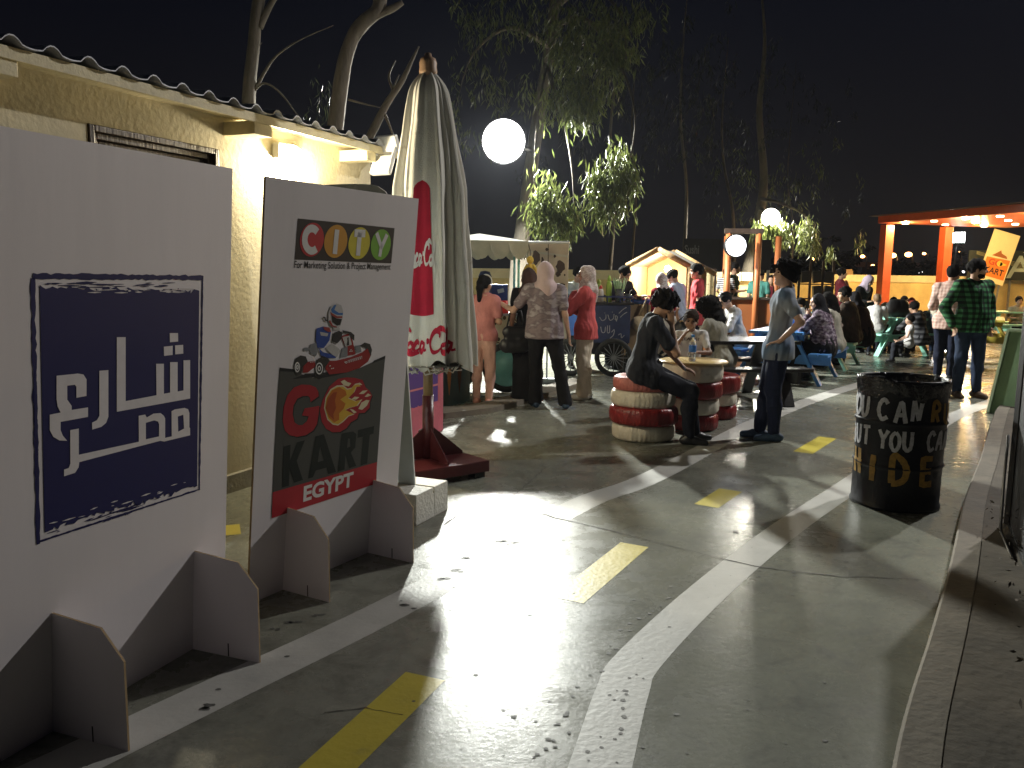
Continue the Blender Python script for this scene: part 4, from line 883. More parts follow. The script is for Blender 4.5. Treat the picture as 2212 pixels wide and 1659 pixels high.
# painted strokes (u along the drum, in metres from the middle of the view)
ST = {'Y': [[(0, 1), (.4, .5)], [(.85, 1), (.4, .5), (.38, 0)]], 'O': [[(.45, 1), (.1, .75), (.08, .3), (.4, 0), (.75, .25), (.78, .7), (.45, 1)]], 'U': [[(.05, 1), (.08, .3), (.3, .0), (.6, .1), (.72, .4), (.75, 1)]],
      'C': [[(.8, .8), (.5, 1), (.15, .75), (.08, .35), (.35, .02), (.8, .15)]], 'A': [[(0, 0), (.35, 1), (.5, .97), (.8, 0)], [(.15, .4), (.68, .38)]], 'N': [[(.05, 0), (.15, 1)], [(.15, 1), (.6, .05)], [(.6, .05), (.8, 1)]],
      'R': [[(.08, 0), (.1, 1), (.6, .9), (.65, .6), (.15, .5)], [(.3, .5), (.7, 0)]], 'B': [[(.08, 0), (.1, 1), (.6, .88), (.55, .58), (.12, .52), (.65, .42), (.62, .08), (.08, 0)]], 'T': [[(0, .95), (.8, 1)], [(.42, .97), (.38, 0)]],
      'H': [[(.1, 0), (.12, 1)], [(.7, 0), (.72, 1)], [(-.1, .48), (.95, .45)]], 'I': [[(.3, 0), (.32, 1)]], 'D': [[(.1, 0), (.1, 1), (.5, .95), (.78, .6), (.72, .2), (.4, .02), (.1, 0)]], 'E': [[(.75, .98), (.1, 1), (.1, .0), (.75, .02)], [(.1, .52), (.65, .5)]], "'": [[(.15, 1), (.1, .7)]]}
def paint_text(bm, txt, u0, pitch, v0, h, wd, slope=0.0):
    for i, ch in enumerate(txt):
        if ch == ' ': continue
        uu = u0 + i * pitch; j = random.gauss(0, .004)
        for s_ in ST[ch]:
            P = [(uu + (p[0] - .4) * pitch * .92, v0 + j + slope * i + p[1] * h) for p in s_]
            if len(P) > 2 and ch in 'OUCDBR': P = smooth_path(P, 5)
            else: P = [tuple(Vector(P[k]) + (Vector(P[k + 1]) - Vector(P[k])) * (t / 5)) for k in range(len(P) - 1) for t in range(5)] + [P[-1]]
            ribbon(bm, P, [wd * random.uniform(.85, 1.12) for _ in P], drum_fn(face_dir), .0022 + .0004 * random.random())
def paint_line(bm, items, v0, h, wd, pitch):
    for ch, u, dz in items: paint_text(bm, ch, u, pitch, v0 + dz, h, wd)
bm = bmesh.new()
paint_line(bm, [('Y', -.41, .012), ('O', -.335, .008), ('U', -.255, .01), ('C', -.115, 0), ('A', .0, -.004), ('N', .10, .002)], .615, .135, .027, .088)
flat_obj('white_painted_words', bm, mat('white brush paint', (.68, .68, .72), .6, .3, 40), dr); bm = bmesh.new()
paint_line(bm, [('B', -.385, .012), ('U', -.306, .012), ('T', -.225, .008), ('Y', -.10, 0), ('O', -.024, 0), ('U', .055, .002), ('C', .215, .0), ('A', .295, .0), ('N', .375, 0), ("'", .43, 0), ('T', .48, 0)], .420, .125, .024, .076)
flat_obj('white_painted_words', bm, mat('white brush paint', (.68, .68, .72), .6, .3, 40), dr)
bm = bmesh.new(); paint_line(bm, [('R', .235, 0), ('U', .335, 0), ('N', .42, 0)], .615, .13, .026, .08); flat_obj('ochre_painted_word', bm, mat('ochre brush paint', (.40, .23, .04), .6, .35, 40), dr); bm = bmesh.new(); paint_line(bm, [('H', -.325, .02), ('I', -.147, .0), ('D', .01, 0), ('E', .20, 0)], .195, .175, .042, .135)
flat_obj('ochre_painted_word', bm, mat('ochre brush paint', (.40, .23, .04), .6, .35, 40), dr)

dr.scale = (.955, .955, .975)
# ================================================================== BLACK FENCE on the right
fe = empty('black_mesh_fence', (2.78, 4.72, 0), 0, 'tall black fence panel beside the dirt strip at the right edge', 'fence')
fa, fb = Vector((2.90, 4.66, 0)), Vector((1.74, 2.25, 0)); ft = (fb - fa).normalized()
mb = MB(); q = fa - fe.location; r_ = fb - fe.location
mb.bar(q + Vector((0, 0, .05)), q + Vector((0, 0, 1.42)), .05, .05, bev=.004); mb.build('post', M_black, fe)
mb = MB(); mb.bar(r_ + Vector((0, 0, .05)), r_ + Vector((0, 0, 1.42)), .05, .05, bev=.004); mb.build('post', M_black, fe)
mb = MB(); c_ = (q + r_) / 2; mb.box((c_.x, c_.y, .73), ((r_ - q).length - .06, .012, 1.25), Matrix.Rotation(math.atan2(ft.y, ft.x), 3, 'Z')); mb.build('panel', mat('black tarpaulin', (.012, .012, .015), .5, .4, 6, .4, 18), fe)
mb = MB(); mb.bar(q + Vector((0, 0, 1.39)), r_ + Vector((0, 0, 1.39)), .035, .035); mb.bar(q + Vector((0, 0, .10)), r_ + Vector((0, 0, .10)), .03, .03); mb.build('rail', M_black, fe)
mb = MB(); nrm = Vector((-ft.y, ft.x, 0)); nrm = nrm if nrm.x < 0 else -nrm; mb.tube([q + nrm * .05 + Vector((0, 0, .62)), q + ft * .1 + nrm * .06 + Vector((0, 0, .35)), q + ft * .25 + nrm * .07 + Vector((0, 0, .12)), q + ft * .7 + nrm * .05 + Vector((0, 0, .1))], .008, 6); mb.build('cable', M_gmetal, fe)
L = Leaves()
for k in range(60):
    t_ = random.random() * (fb - fa).length; p_ = fa + ft * t_ + nrm * abs(random.gauss(.03, .035)); L.add((p_.x, p_.y, .115), (.02, .02, .005), random.randint(3, 9), .03, .010, -.2)
tag(L.build(None, 'leaf_litter', mat('dry leaf litter', (.10, .08, .06), .9, .4, 30)), kind='stuff')

# ================================================================== CART HELPERS
def wheel(parent, loc, axis, r, mt, mrim, w=.07, spokes=0):
    z = Vector(axis).normalized(); q = z.to_track_quat('Z', 'Y').to_matrix(); pr = []
    mb = MB()
    for k in range(14): a = 6.2832 * k / 14; pr.append((r - w * .55 + w * .55 * math.cos(a), w * .5 * math.sin(a)))
    mb.lathe(pr, 48, loc, M=q, closed=True); o = mb.build('wheel', mt, parent)
    mb = MB()
    if spokes:
        for k in range(spokes): a = 6.2832 * k / spokes; mb.tube([Vector(loc), Vector(loc) + q @ Vector((math.cos(a) * (r - w), math.sin(a) * (r - w), 0))], .006, 5)
        mb.lathe([(.03, -.04), (.03, .04)], 14, loc, M=q)
    else: mb.lathe([(0, -w * .2), (r * .3, -w * .22), (r * .35, -w * .05), (r - w * 1.15, -w * .1), (r - w * .95, -w * .4), (r - w * .9, 0), (r - w * .95, w * .4), (r - w * 1.15, w * .1), (r * .35, w * .05), (r * .3, w * .22), (0, w * .2)], 40, loc, M=q)
    mb.build('rim', mrim, o); return o
M_tyreblk = mat('rubber', (.015, .015, .015), .7, .3, 20)
M_teal = mat('teal cart paint', (.16, .40, .38), .4, .2, 6, .1, 50)

# pink counter with purple panel behind the parasol
pa, pb, pc = Vector((-.86, 7.34, 0)), Vector((-.655, 7.80, 0)), Vector((-1.75, 7.9, 0))
t = (pb - pa).normalized(); n = Vector((-t.y, t.x, 0)); m3 = Matrix((t, n, Vector((0, 0, 1)))).transposed().to_4x4()
pk = empty('pink_counter', pa, 0, 'pink counter box with a purple front panel behind the parasol pole', 'counter')
mb = MB(); mb.box((.02, .45, .35), (.98, .9, .70), M=m3, bev=.008); mb.build('body', mat('pink paint', (.62, .15, .20), .5, .2, 6, .15, 50), pk)
pk_fn = lambda u, v, z: m3 @ Vector((u, -z, v))
bm = bmesh.new(); poly_mesh(bm, [rough_edge([(-.40, .30), (.40, .30)], .006) + [(.40, .30), (.40, .665), (-.40, .665)]], pk_fn, .002); o = flat_obj('purple_panel', bm, flat('purple', (.10, .05, .22)), pk)
bm = bmesh.new(); ribbon(bm, [(.16, .47), (.16, .60), (.16, .585), (.21, .61), (.26, .60)], .028, pk_fn, .004); ribbon(bm, [(-.36, .455), (.41, .46)], .018, pk_fn, .004); ribbon(bm, [(.43, .29), (.43, .67)], .012, pk_fn, .004); flat_obj('painted_lettering', bm, mat('pink lettering', (.62, .2, .22), .5, .1), pk)
# teal ice-cream chest
ta, tb = ground_at(958, 888), ground_at(1026, 868); t = (tb - ta); t.z = 0; t.normalize(); n = Vector((-t.y, t.x, 0)); m3t = Matrix((t, n, Vector((0, 0, 1)))).transposed().to_4x4()
tz = empty('ice_cream_chest', ta, 0, 'dark teal ice cream chest with cone pictures behind the parasol', 'freezer chest')
mb = MB(); mb.box((.18, .3, .33), (.9, .6, .6), M=m3t, bev=.012); mb.build('body', mat('dark teal vinyl', (.035, .095, .11), .4, .3, 5), tz)
mb = MB(); mb.box((-.14, -.006, .36), (.10, .006, .5), M=m3t); mb.build('side_strip', mat('turquoise strip', (.10, .40, .42), .4, .1), tz)
mb = MB(); mb.box((.18, .3, .65), (.94, .64, .05), M=m3t, bev=.01); mb.build('lid', M_teal, tz)
ch_fn = lambda u, v, z: m3t @ Vector((u, -.001 - z, v))
for u, col in ((.12, (.45, .2, .07)), (.36, (.10, .05, .03))):
    bm = bmesh.new(); poly_mesh(bm, [[(u - .045, .36), (u + .045, .36), (u + .006, .16), (u - .006, .16)]], ch_fn, .003); poly_mesh(bm, [[(u + .05 * math.cos(a * .5), .40 + .055 * math.sin(a * .5)) for a in range(13)]], ch_fn, .0035); flat_obj('cone_picture', bm, flat('cone %.2f' % u, col), tz)
bm = bmesh.new(); text_into(bm, 'Ice Cream', (-.02, .48, .5, .56), ch_fn, .003, .02); flat_obj('chest_lettering', bm, flat('dark chest letters', (.03, .03, .035)), tz)

# ice cream cart with scalloped canopy
IX, IY = -.44, 10.75
ic = empty('ice_cream_cart', (IX, IY, 0), R(6), 'pale turquoise cart with scalloped cream canopy on green poles', 'cart')
mb = MB(); mb.box((0, 0, .72), (1.15, .62, .50), bev=.03); mb.build('body', mat('pale turquoise paint', (.42, .56, .54), .35, .12, 5), ic)
mb = MB(); mb.box((0, 0, .985), (1.22, .70, .03), bev=.008); mb.build('worktop', M_gmetal, ic)
wheel(ic, (.33, -.40, .32), (.25, 1, 0), .315, M_tyreblk, M_teal, .085); wheel(ic, (-.36, -.38, .32), (.0, 1, 0), .315, M_tyreblk, M_teal, .085)
mb = MB(); mb.bar((-.5, .1, .44), (.5, .1, .44), .04, .04); mb.bar((.33, -.36, .32), (.33, .3, .32), .03, .03); mb.bar((-.36, -.36, .32), (-.36, .3, .32), .03, .03); mb.build('chassis', M_black, ic)
for sx_ in (-1, 1):
    for sy_ in (-1, 1): mb = MB(); mb.tube([(sx_ * .48, sy_ * .26, .99), (sx_ * .48, sy_ * .26, 1.80)], .016, 8); mb.build('canopy_pole', M_teal, ic)
mb = MB(); W2, D2, zt_, n_ = .57, .42, 1.90, 5
per = []
for k in range(200):
    q = k / 200 * 4; s_ = int(q); f = q - s_
    c4 = [(-W2, -D2), (W2, -D2), (W2, D2), (-W2, D2)]; a, b = c4[s_], c4[(s_ + 1) % 4]; x, y = a[0] + (b[0] - a[0]) * f, a[1] + (b[1] - a[1]) * f; nn_ = 5 if s_ % 2 == 0 else 3
    per.append((x, y, .10 + .125 * abs(math.sin(math.pi * f * nn_)) ** .7 * random.uniform(.98, 1.02)))
top = [mb.bm.verts.new((x, y, zt_)) for x, y, d in per]; ctr = mb.bm.verts.new((0, 0, zt_ + .10)); low = [mb.bm.verts.new((x * 1.02, y * 1.02, zt_ - d)) for x, y, d in per]
for i in range(200):
    j = (i + 1) % 200; mb.bm.faces.new((top[i], top[j], ctr)); mb.bm.faces.new((top[i], low[i], low[j], top[j]))
mb.build('canopy', mat('cream canopy cloth', (.46, .44, .34), .85, .15, 6, .2, 120), ic)
mb = MB(); pts = [(.20 * math.cos(6.2832 * k / 30), .20 * math.sin(6.2832 * k / 30)) for k in range(30)]; mb.prism(pts, .012, Matrix.Translation((.30, -.325, .80)) @ Matrix.Rotation(R(90), 4, 'X')); med = mb.build('medallion', mat('cream medallion', (.55, .48, .33), .5, .1), ic)
bm = bmesh.new(); mf = lambda u, v, z: Vector((.30 + u, -.338 - z, .80 + v))
for k in range(12): a = 6.2832 * k / 12; poly_mesh(bm, [[(.145 * math.cos(a) + .022 * math.cos(q * .7), .145 * math.sin(a) + .026 * math.sin(q * .7)) for q in range(9)]], mf, .001)
poly_mesh(bm, [[(.19 * math.cos(6.2832 * k / 30), .19 * math.sin(6.2832 * k / 30)) for k in range(30)], [(.178 * math.cos(6.2832 * k / 30), .178 * math.sin(6.2832 * k / 30)) for k in range(30)]], mf, .001); flat_obj('medallion_print', bm, flat('medallion brown', (.07, .05, .03)), med)
bm = bmesh.new(); text_into(bm, '@icecream', (.02, .52, .30, .56), lambda u, v, z: Vector((u + .2, -.312 - z, v)), .0, .01); flat_obj('cart_lettering', bm, flat('grey letters', (.2, .22, .23)), ic)
def on_cart(x, y, z): return ic.matrix_basis @ Vector((x, y, z))
def place(name, lab, cat, loc, rz=0, group=None): return empty(name, loc, rz, lab, cat, group)
bx = place('biscuit_box', 'tall dark blue biscuit tub printed with a round cookie, on the turquoise cart', 'tub', on_cart(.06, -.2, 1.0), R(10))
mb = MB(); mb.lathe([(.0, 0), (.075, 0), (.085, .30), (.06, .34), (.065, .36), (.085, .46), (.06, .52), (0, .53)], 20); mb.build('body', mat('navy plastic', (.012, .025, .11), .35, .2), bx)
bm = bmesh.new()
for z0 in (.22, .43): poly_mesh(bm, [[(.05 * math.cos(6.2832 * k / 16), z0 + .05 * math.sin(6.2832 * k / 16)) for k in range(16)]], lambda u, v, z: Vector((u, -.088 - z, v)), 0)
flat_obj('cookie_print', bm, flat('cookie print', (.20, .14, .12)), bx)
bx = place('biscuit_box', 'square blue biscuit carton beside the tall dark tub on the cart', 'box', on_cart(.24, -.15, 1.12), R(6))
mb = MB(); mb.box((0, 0, .12), (.22, .12, .24), bev=.004); mb.build('carton', mat('blue carton', (.015, .04, .20), .4, .2), bx)
bm = bmesh.new(); ribbon(bm, [(-.02, .15), (.06, .17)], .05, lambda u, v, z: Vector((u, -.0625 - z, v)), 0); flat_obj('carton_print', bm, flat('carton print', (.3, .38, .5)), bx)
for k, (x, lab) in enumerate(((.11, 'red cup stack left of the orange cup on the cart'), (.30, 'red cup stack right of the orange cup on the cart'))):
    c_ = place('cup_stack', lab, 'cups', on_cart(x, -.28, 1.0), 0, 'red cup stacks'); mb = MB(); mb.lathe([(0, 0), (.065, 0), (.045, .12), (.045, .16), (0, .16)], 20); mb.build('cups', mat('red plastic', (.62, .03, .02), .35, .1, emit=.0), c_)
c_ = place('cup', 'small orange cup between two red cup stacks', 'cup', on_cart(.205, -.30, 1.0)); mb = MB(); mb.lathe([(0, 0), (.03, 0), (.038, .09), (.035, .09), (.01, .13), (0, .13)], 16); mb.build('body', mat('orange plastic', (.7, .25, .02), .35, .1), c_)
c_ = place('decorative_cookie', 'standing brown oval biscuit cut-out with white swirl on the cart', 'cut-out', on_cart(.46, -.22, 1.0), R(-20))
mb = MB(); mb.prism([(.075 * math.cos(6.2832 * k / 26), .13 + .13 * math.sin(6.2832 * k / 26)) for k in range(26)], .02, Matrix.Rotation(R(90), 4, 'X')); mb.build('plate', mat('dark biscuit', (.05, .03, .025), .5, .3), c_)
bm = bmesh.new(); ribbon(bm, smooth_path([(-.04, .03), (-.03, .18), (.02, .22), (.03, .14), (-.0, .08)], 5), .012, lambda u, v, z: Vector((u, -.022 - z, v)), 0); flat_obj('swirl', bm, flat('swirl white', (.6, .55, .5)), c_)
c_ = place('toy', 'yellow plush toy hanging from the cart canopy corner', 'toy', on_cart(.60, -.44, 1.36), 0)
mb = MB(); mb.ball((0, 0, .16), (.05, .045, .11)); mb.ball((0, -.0, .31), (.045, .04, .05)); mb.tube([(-.03, 0, .25), (-.075, -.02, .16), (-.05, -.04, .10)], [.022, .02, .018], 8); mb.tube([(.03, 0, .25), (.08, -.02, .18), (.06, -.04, .12)], [.022, .02, .018], 8); mb.tube([(-.025, 0, .08), (-.05, -.03, .0), (-.09, -.05, -.01)], [.026, .024, .02], 8); mb.tube([(.025, 0, .08), (.03, -.03, .0), (.0, -.06, -.02)], [.026, .024, .02], 8); mb.build('plush', mat('yellow plush', (.62, .42, .06), .9, .25, 20, .5, 120), c_)
mb = MB(); mb.tube([(0, 0, .35), (.0, 0, .42), (-.02, .02, .50)], .008, 6); mb.build('string', M_bark, c_)

# beige poster stand
bn = empty('poster_stand', point_at(1184, 845, 11.35) * 1.0, 0, 'beige roll-up poster with dark brown cookie shapes beside the cart', 'poster stand'); bn.location = (0.47, 11.35, 0); bn.rotation_euler = (0, 0, R(-14))
mb = MB(); mb.box((0, 0, 1.27), (.55, .012, 1.28)); mb.build('sheet', mat('beige print', (.64, .52, .38), .6, .18, 2.2), bn)
mb = MB(); mb.box((0, 0, 1.925), (.57, .03, .03), bev=.006); mb.build('top_rail', M_gmetal, bn)
mb = MB(); mb.box((0, .02, .04), (.6, .14, .07), bev=.01); mb.tube([(0, .03, .05), (0, .03, 1.9)], .012, 8); mb.build('stand', M_gmetal, bn)
bf = lambda u, v, z: Vector((u, -.0075 - z, v)); bm = bmesh.new()
for u, v, a, b in ((-.17, 1.72, .055, .095), (-.08, 1.66, .02, .07), (.17, 1.60, .06, .085), (.14, 1.50, .035, .035), (-.04, 1.52, .06, .045), (.03, 1.56, .03, .04), (-.02, 1.83, .025, .02), (.09, 1.74, .018, .02), (.23, 1.49, .012, .015), (.24, .98, .035, .07), (.20, 1.36, .04, .02)):
    poly_mesh(bm, [[(u + a * (1 + .18 * math.sin(3 * q)) * math.cos(q * .45), v + b * (1 + .15 * math.cos(5 * q)) * math.sin(q * .45)) for q in range(14)]], bf, .001)
ribbon(bm, [(-.005, 1.9), (.0, 1.6), (-.03, 1.3)], .009, bf, .0012); flat_obj('cookie_print', bm, flat('choc', (.07, .04, .03)), bn)
bm = bmesh.new(); poly_mesh(bm, [[(-.27, .64), (.27, .64), (.27, 1.26), (-.27, 1.30)]], bf, .0005); ribbon(bm, [(-.27, 1.80), (.27, 1.74)], .03, bf, .0005); flat_obj('pale_band', bm, flat('pale band', (.62, .57, .46)), bn)

# blue drinks cart
BX, BY = 1.22, 12.55
bc = empty('drinks_cart', (BX, BY, 0), R(-4), 'blue drinks cart with chalked Arabic front and bottles on top', 'cart')
mb = MB(); mb.box((-.28, 0, .83), (.52, .58, .46), bev=.01); mb.build('bright_panel', mat('bright blue paint', (.03, .13, .50), .4, .15), bc)
mb = MB(); mb.box((.26, 0, .78), (.54, .60, .56), bev=.01); mb.build('chalk_panel', mat('dark blue chalkboard', (.022, .035, .10), .6, .35, 5), bc)
mb = MB(); mb.box((0, 0, 1.08), (1.16, .68, .03), bev=.006); mb.build('worktop', M_black, bc)
mb = MB()
for a, b in (((-.56, -.32), (.56, -.32)), ((-.56, .32), (.56, .32)), ((-.56, -.32), (-.56, .32)), ((.56, -.32), (.56, .32))): mb.bar((*a, 1.18), (*b, 1.18), .022, .022)
for k in range(7): mb.bar((-.56 + .187 * k, -.32, 1.09), (-.56 + .187 * k, -.32, 1.17), .016, .016)
mb.build('rail', mat('navy rail', (.02, .03, .10), .4), bc)
wheel(bc, (.30, -.36, .29), (.15, 1, 0), .285, M_tyreblk, M_gmetal, .07, 16); wheel(bc, (-.33, -.36, .29), (0, 1, 0), .285, M_tyreblk, M_gmetal, .07, 16)
mb = MB(); mb.bar((-.55, 0, .5), (.55, 0, .5), .05, .4)
for x in (-.5, .5): mb.bar((x, -.2, .02), (x, -.2, .5), .03, .03); mb.bar((x, .2, .02), (x, .2, .5), .03, .03)
mb.build('chassis', M_black, bc)
cf = lambda u, v, z: Vector((u, -.303 - z, v)); bm = bmesh.new()
for P in ([(.08, .88), (.12, .83), (.17, .86), (.17, .92)], [(.20, .92), (.23, .84), (.28, .86), (.29, .93)], [(.30, .86), (.33, .84), (.34, .89), (.31, .90), (.33, .82)], [(.10, .74), (.12, .66), (.16, .66), (.17, .74)], [(.20, .76), (.20, .66), (.23, .66), (.23, .76)], [(.26, .66), (.30, .70), (.29, .62), (.24, .57)], [(.36, .94), (.42, 1.0), (.47, 1.03)], [(.38, .88), (.43, .93), (.48, .96)], [(.36, .62), (.40, .64), (.41, .58), (.45, .62)], [(.15, .94), (.16, .945)], [(.26, .955), (.27, .96)]): ribbon(bm, smooth_path(P, 4), .011, cf, .001)
flat_obj('chalk_writing', bm, mat('chalk', (.42, .42, .44), .9, .4, 60), bc)
def on_bc(x, y, z=1.096): return bc.matrix_basis @ Vector((x, y, z))
def sq_bottle(x, y, h, r, col, cap, lab, grp):
    e = empty('sauce_bottle', on_bc(x, y), 0, lab, 'bottle', grp); mb = MB(); mb.lathe([(0, 0), (r, 0), (r, h * .6), (r * .8, h * .72), (r * .5, h * .8), (0, h * .8)], 18); mb.build('body', mat('bottle ' + lab[:14], col, .35, .15), e)
    mb = MB(); mb.lathe([(r * .55, h * .78), (r * .55, h * .88), (r * .2, h), (0, h)], 14); mb.build('cap', mat('cap ' + lab[:14], cap, .4, .1), e)
sq_bottle(-.03, -.18, .24, .042, (.55, .50, .46), (.55, .03, .03), 'white sauce bottle with red top, leftmost on the drinks cart', 'sauce bottles'); sq_bottle(.09, -.19, .25, .045, (.58, .54, .50), (.62, .05, .04), 'white sauce bottle with red top beside the tall green bottle', 'sauce bottles')
sq_bottle(.07, .12, .34, .05, (.25, .32, .06), (.3, .38, .06), 'olive green bottle at the back of the drinks cart', 'green bottles'); sq_bottle(.215, -.1, .40, .045, (.30, .45, .06), (.36, .55, .10), 'tall bright green bottle on the drinks cart', 'green bottles')
e = empty('straw_jar', on_bc(.37, -.12), 0, 'clear jar bristling with pale green straws', 'jar'); mb = MB(); mb.lathe([(0, 0), (.06, 0), (.065, .2), (.06, .2), (.055, .01)], 18); mb.build('jar', M_pet, e)
mb = MB()
for k in range(26): a = random.random() * 6.28; q = random.random() * .045; w_ = random.uniform(.05, .12); mb.tube([(math.cos(a) * q * .6, math.sin(a) * q * .6, .02), (math.cos(a) * w_, math.sin(a) * w_, random.uniform(.3, .37))], .006, 5)
tag(mb.build('straws', mat('green straws', (.38, .55, .28), .4, .3, 30), e), kind='stuff')
e = empty('cup', on_bc(.50, -.2), 0, 'clear cup with a bent straw at the right end of the drinks cart', 'cup'); mb = MB(); mb.lathe([(0, 0), (.035, 0), (.045, .13), (.04, .13), (.03, .01)], 16); mb.build('body', M_pet, e); mb = MB(); mb.tube([(0, 0, .02), (.02, 0, .17), (.05, 0, .19)], .005, 5); mb.build('straw', M_whiteplastic, e)
for k in range(3): e = empty('glass', on_bc(-.42 + .1 * k, -.2), 0, ['leftmost of three clear glasses on the drinks cart', 'middle of three clear glasses on the drinks cart', 'rightmost of three clear glasses on the drinks cart'][k], 'glass', 'clear glasses'); mb = MB(); mb.lathe([(0, 0), (.032, 0), (.04, .12), (.036, .12), (.028, .01)], 16); mb.build('body', M_pet, e)
# snack table next to it
st = empty('snack_table', (2.02, 13.2, 0), R(-8), 'low table with snacks on a blue tray right of the drinks cart', 'table')
mb = MB(); mb.box((0, 0, 1.04), (.62, .5, .035), bev=.005); mb.build('table_top', M_black, st)
for x in (-.27, .27): mb = MB(); mb.bar((x, 0, 0), (x, 0, 1.02), .04, .35); mb.build('leg', M_black, st)
e = empty('snack_tray', st.matrix_basis @ Vector((-.05, -.05, 1.058)), R(-8), 'bright blue tray of wrapped snacks', 'tray'); mb = MB(); mb.box((0, 0, .03), (.46, .3, .06), bev=.006); mb.build('tray', mat('blue tray', (.03, .18, .6), .4, .1), e)
mb = MB()
for k in range(20): mb.ball((random.uniform(-.2, .2), random.uniform(-.12, .12), .075), (random.uniform(.03, .05), .03, .018), Matrix.Rotation(random.random() * 3, 3, 'Z'), 8)
tag(mb.build('snacks', mat('snack wrappers', (.55, .36, .30), .4, .6, 14), e), kind='stuff')
# A-frame wooden menu with black board
am = empty('menu_easel', (1.83, 12.35, 0), R(-12), 'leaning wooden framed menu board with a black HOT sign', 'menu board')
mb = MB(); M_l = Matrix.Rotation(R(-14), 4, 'X'); mb.box((0, 0, .70), (.40, .03, .78), M=M_l, bev=.004); mb.build('wood_panel', mat('pale pine', (.42, .28, .14), .55, .3, 3, stretch=(4, 1, .5)), am)
mb = MB(); mb.box((.06, 0, .18), (.42, .025, .30), M=M_l); o = mb.build('black_sign', M_black, am)
bm = bmesh.new(); text_into(bm, 'HOT', (-.10, .20, .12, .28), lambda u, v, z: M_l @ Vector((u, -.014 - z, v)), .001, .02); flat_obj('sign_lettering', bm, flat('menu letters', (.30, .28, .27)), o)
for x in (-.19, .19): mb = MB(); mb.bar((x, .0, 0), (x * .8, .26, 1.08), .03, .03); mb.build('leg', M_dwood, am)

# ================================================================== HOUSE-SHAPED STALL
hs = empty('gable_stall', (2.78, 15.2, 0), R(-22), 'little gabled wooden hut stall lit warmly from inside', 'stall')
M_log = mat('bark edged log', (.40, .24, .10), .8, .5, 14, .6, 40)
W3, D3, ze, za = .55, .75, 1.66, 1.95
for x in (-W3, W3):
    for y in (-D3, D3): mb = MB(); mb.tube([(x, y, 0), (x, y, ze)], .055, 10); mb.build('post', M_log, hs)
for y in (-D3, D3):
    for s_ in (-1, 1): mb = MB(); mb.tube([(0, y, za), (s_ * (W3 + (.0 if y < 0 else .22)), y, ze - (.0 if y < 0 else .12))], .05, 10); mb.build('gable_beam', M_log, hs)
mb = MB(); mb.face([(0, -D3, za), (W3, -D3, ze), (W3, D3, ze), (0, D3, za)]); mb.face([(0, -D3, za), (-W3, -D3, ze), (-W3, D3, ze), (0, D3, za)]); mb.build('roof', mat('grey canvas', (.34, .31, .26), .85, .2, 5), hs)
M_pine = mat('light pine board', (.66, .50, .28), .6, .25, 4, .1, 40, stretch=(1, 1, .2))
mb = MB(); mb.face([(-W3, D3 - .03, .0), (W3, D3 - .03, .0), (W3, D3 - .03, ze), (0, D3 - .03, za - .03), (-W3, D3 - .03, ze)]); mb.build('back_wall', M_pine, hs)
mb = MB(); mb.face([(W3 - .03, -D3, 1.2), (W3 - .03, D3, 1.2), (W3 - .03, D3, ze), (W3 - .03, -D3, ze)]); mb.face([(W3 - .03, -D3, 0), (W3 - .03, D3, 0), (W3 - .03, D3, .95), (W3 - .03, -D3, .95)]); mb.face([(-W3 + .03, -D3, 0), (-W3 + .03, D3, 0), (-W3 + .03, D3, ze), (-W3 + .03, -D3, ze)]); mb.build('side_wall', M_pine, hs)
mb = MB(); mb.box((0, -D3 + .1, .5), (1.0, .12, .9), bev=.006); mb.box((0, -D3 + .1, .97), (1.06, .25, .04), bev=.006); mb.build('counter', M_pine, hs)
mb = MB(); mb.ball((0, .1, 1.62), .06); mb.build('bulb', glow('hut bulb', (1, .80, .52), 60), hs)
lamp('hut_light', hs.matrix_basis @ Vector((0, -.1, 1.52)), W_HUT, (1, .80, .52), .08)

# ================================================================== TIMBER STALL WITH ORANGE POSTS
M_counter = mat('stained brown counter', (.26, .085, .025), .5, .3, 3, .15, 40, stretch=(1, 1, .3)); M_post = mat('orange stained post', (.42, .13, .04), .5, .3, 6, .2, 40, stretch=(1, 1, .2))
ws = empty('timber_stall', (4.55, 17.2, 0), R(-10), 'brown counter stall with orange timber posts and round lit sign', 'stall')
mb = MB(); mb.box((-.1, -.35, .52), (2.2, .08, 1.04), bev=.008); mb.build('counter_front', M_counter, ws)
mb = MB(); mb.box((-1.0, -.395, .52), (.42, .012, 1.02)); mb.build('light_panel', mat('lighter plank', (.50, .24, .05), .5, .3, 3, stretch=(1, 1, .3)), ws)
mb = MB(); mb.box((.8, -.395, .80), (.40, .012, .46)); mb.build('orange_panel', M_post, ws)
mb = MB(); mb.box((-.1, -.2, 1.065), (2.3, .5, .045), bev=.006); mb.build('counter_top', M_dwood, ws)
for x, y in ((-.18, -.42), (.40, -.42), (-.12, .9), (.95, .9)): mb = MB(); mb.tube([(x, y, 0), (x, y, 2.36)], .062, 12); mb.build('post', M_post, ws)
mb = MB(); mb.box((.1, -.42, 2.40), (.75, .12, .10), bev=.006); mb.build('cross_beam', M_dwood, ws)
mb = MB(); mb.box((.99, -.42, 1.06), (.14, .05, .42), Matrix.Rotation(R(14), 3, 'Y'), bev=.004); mb.build('side_brace', M_orange, ws)
sgp = point_at(1588, 531, 16.55)
sg = empty('round_light_sign', sgp, R(8), 'round white illuminated disc sign between orange posts', 'sign')
mb = MB(); mb.lathe([(.205, -.05), (.22, -.05), (.222, .0), (.22, .05), (.205, .05)], 48, M=Matrix.Rotation(R(90), 3, 'X')); mb.build('rim', M_black, sg)
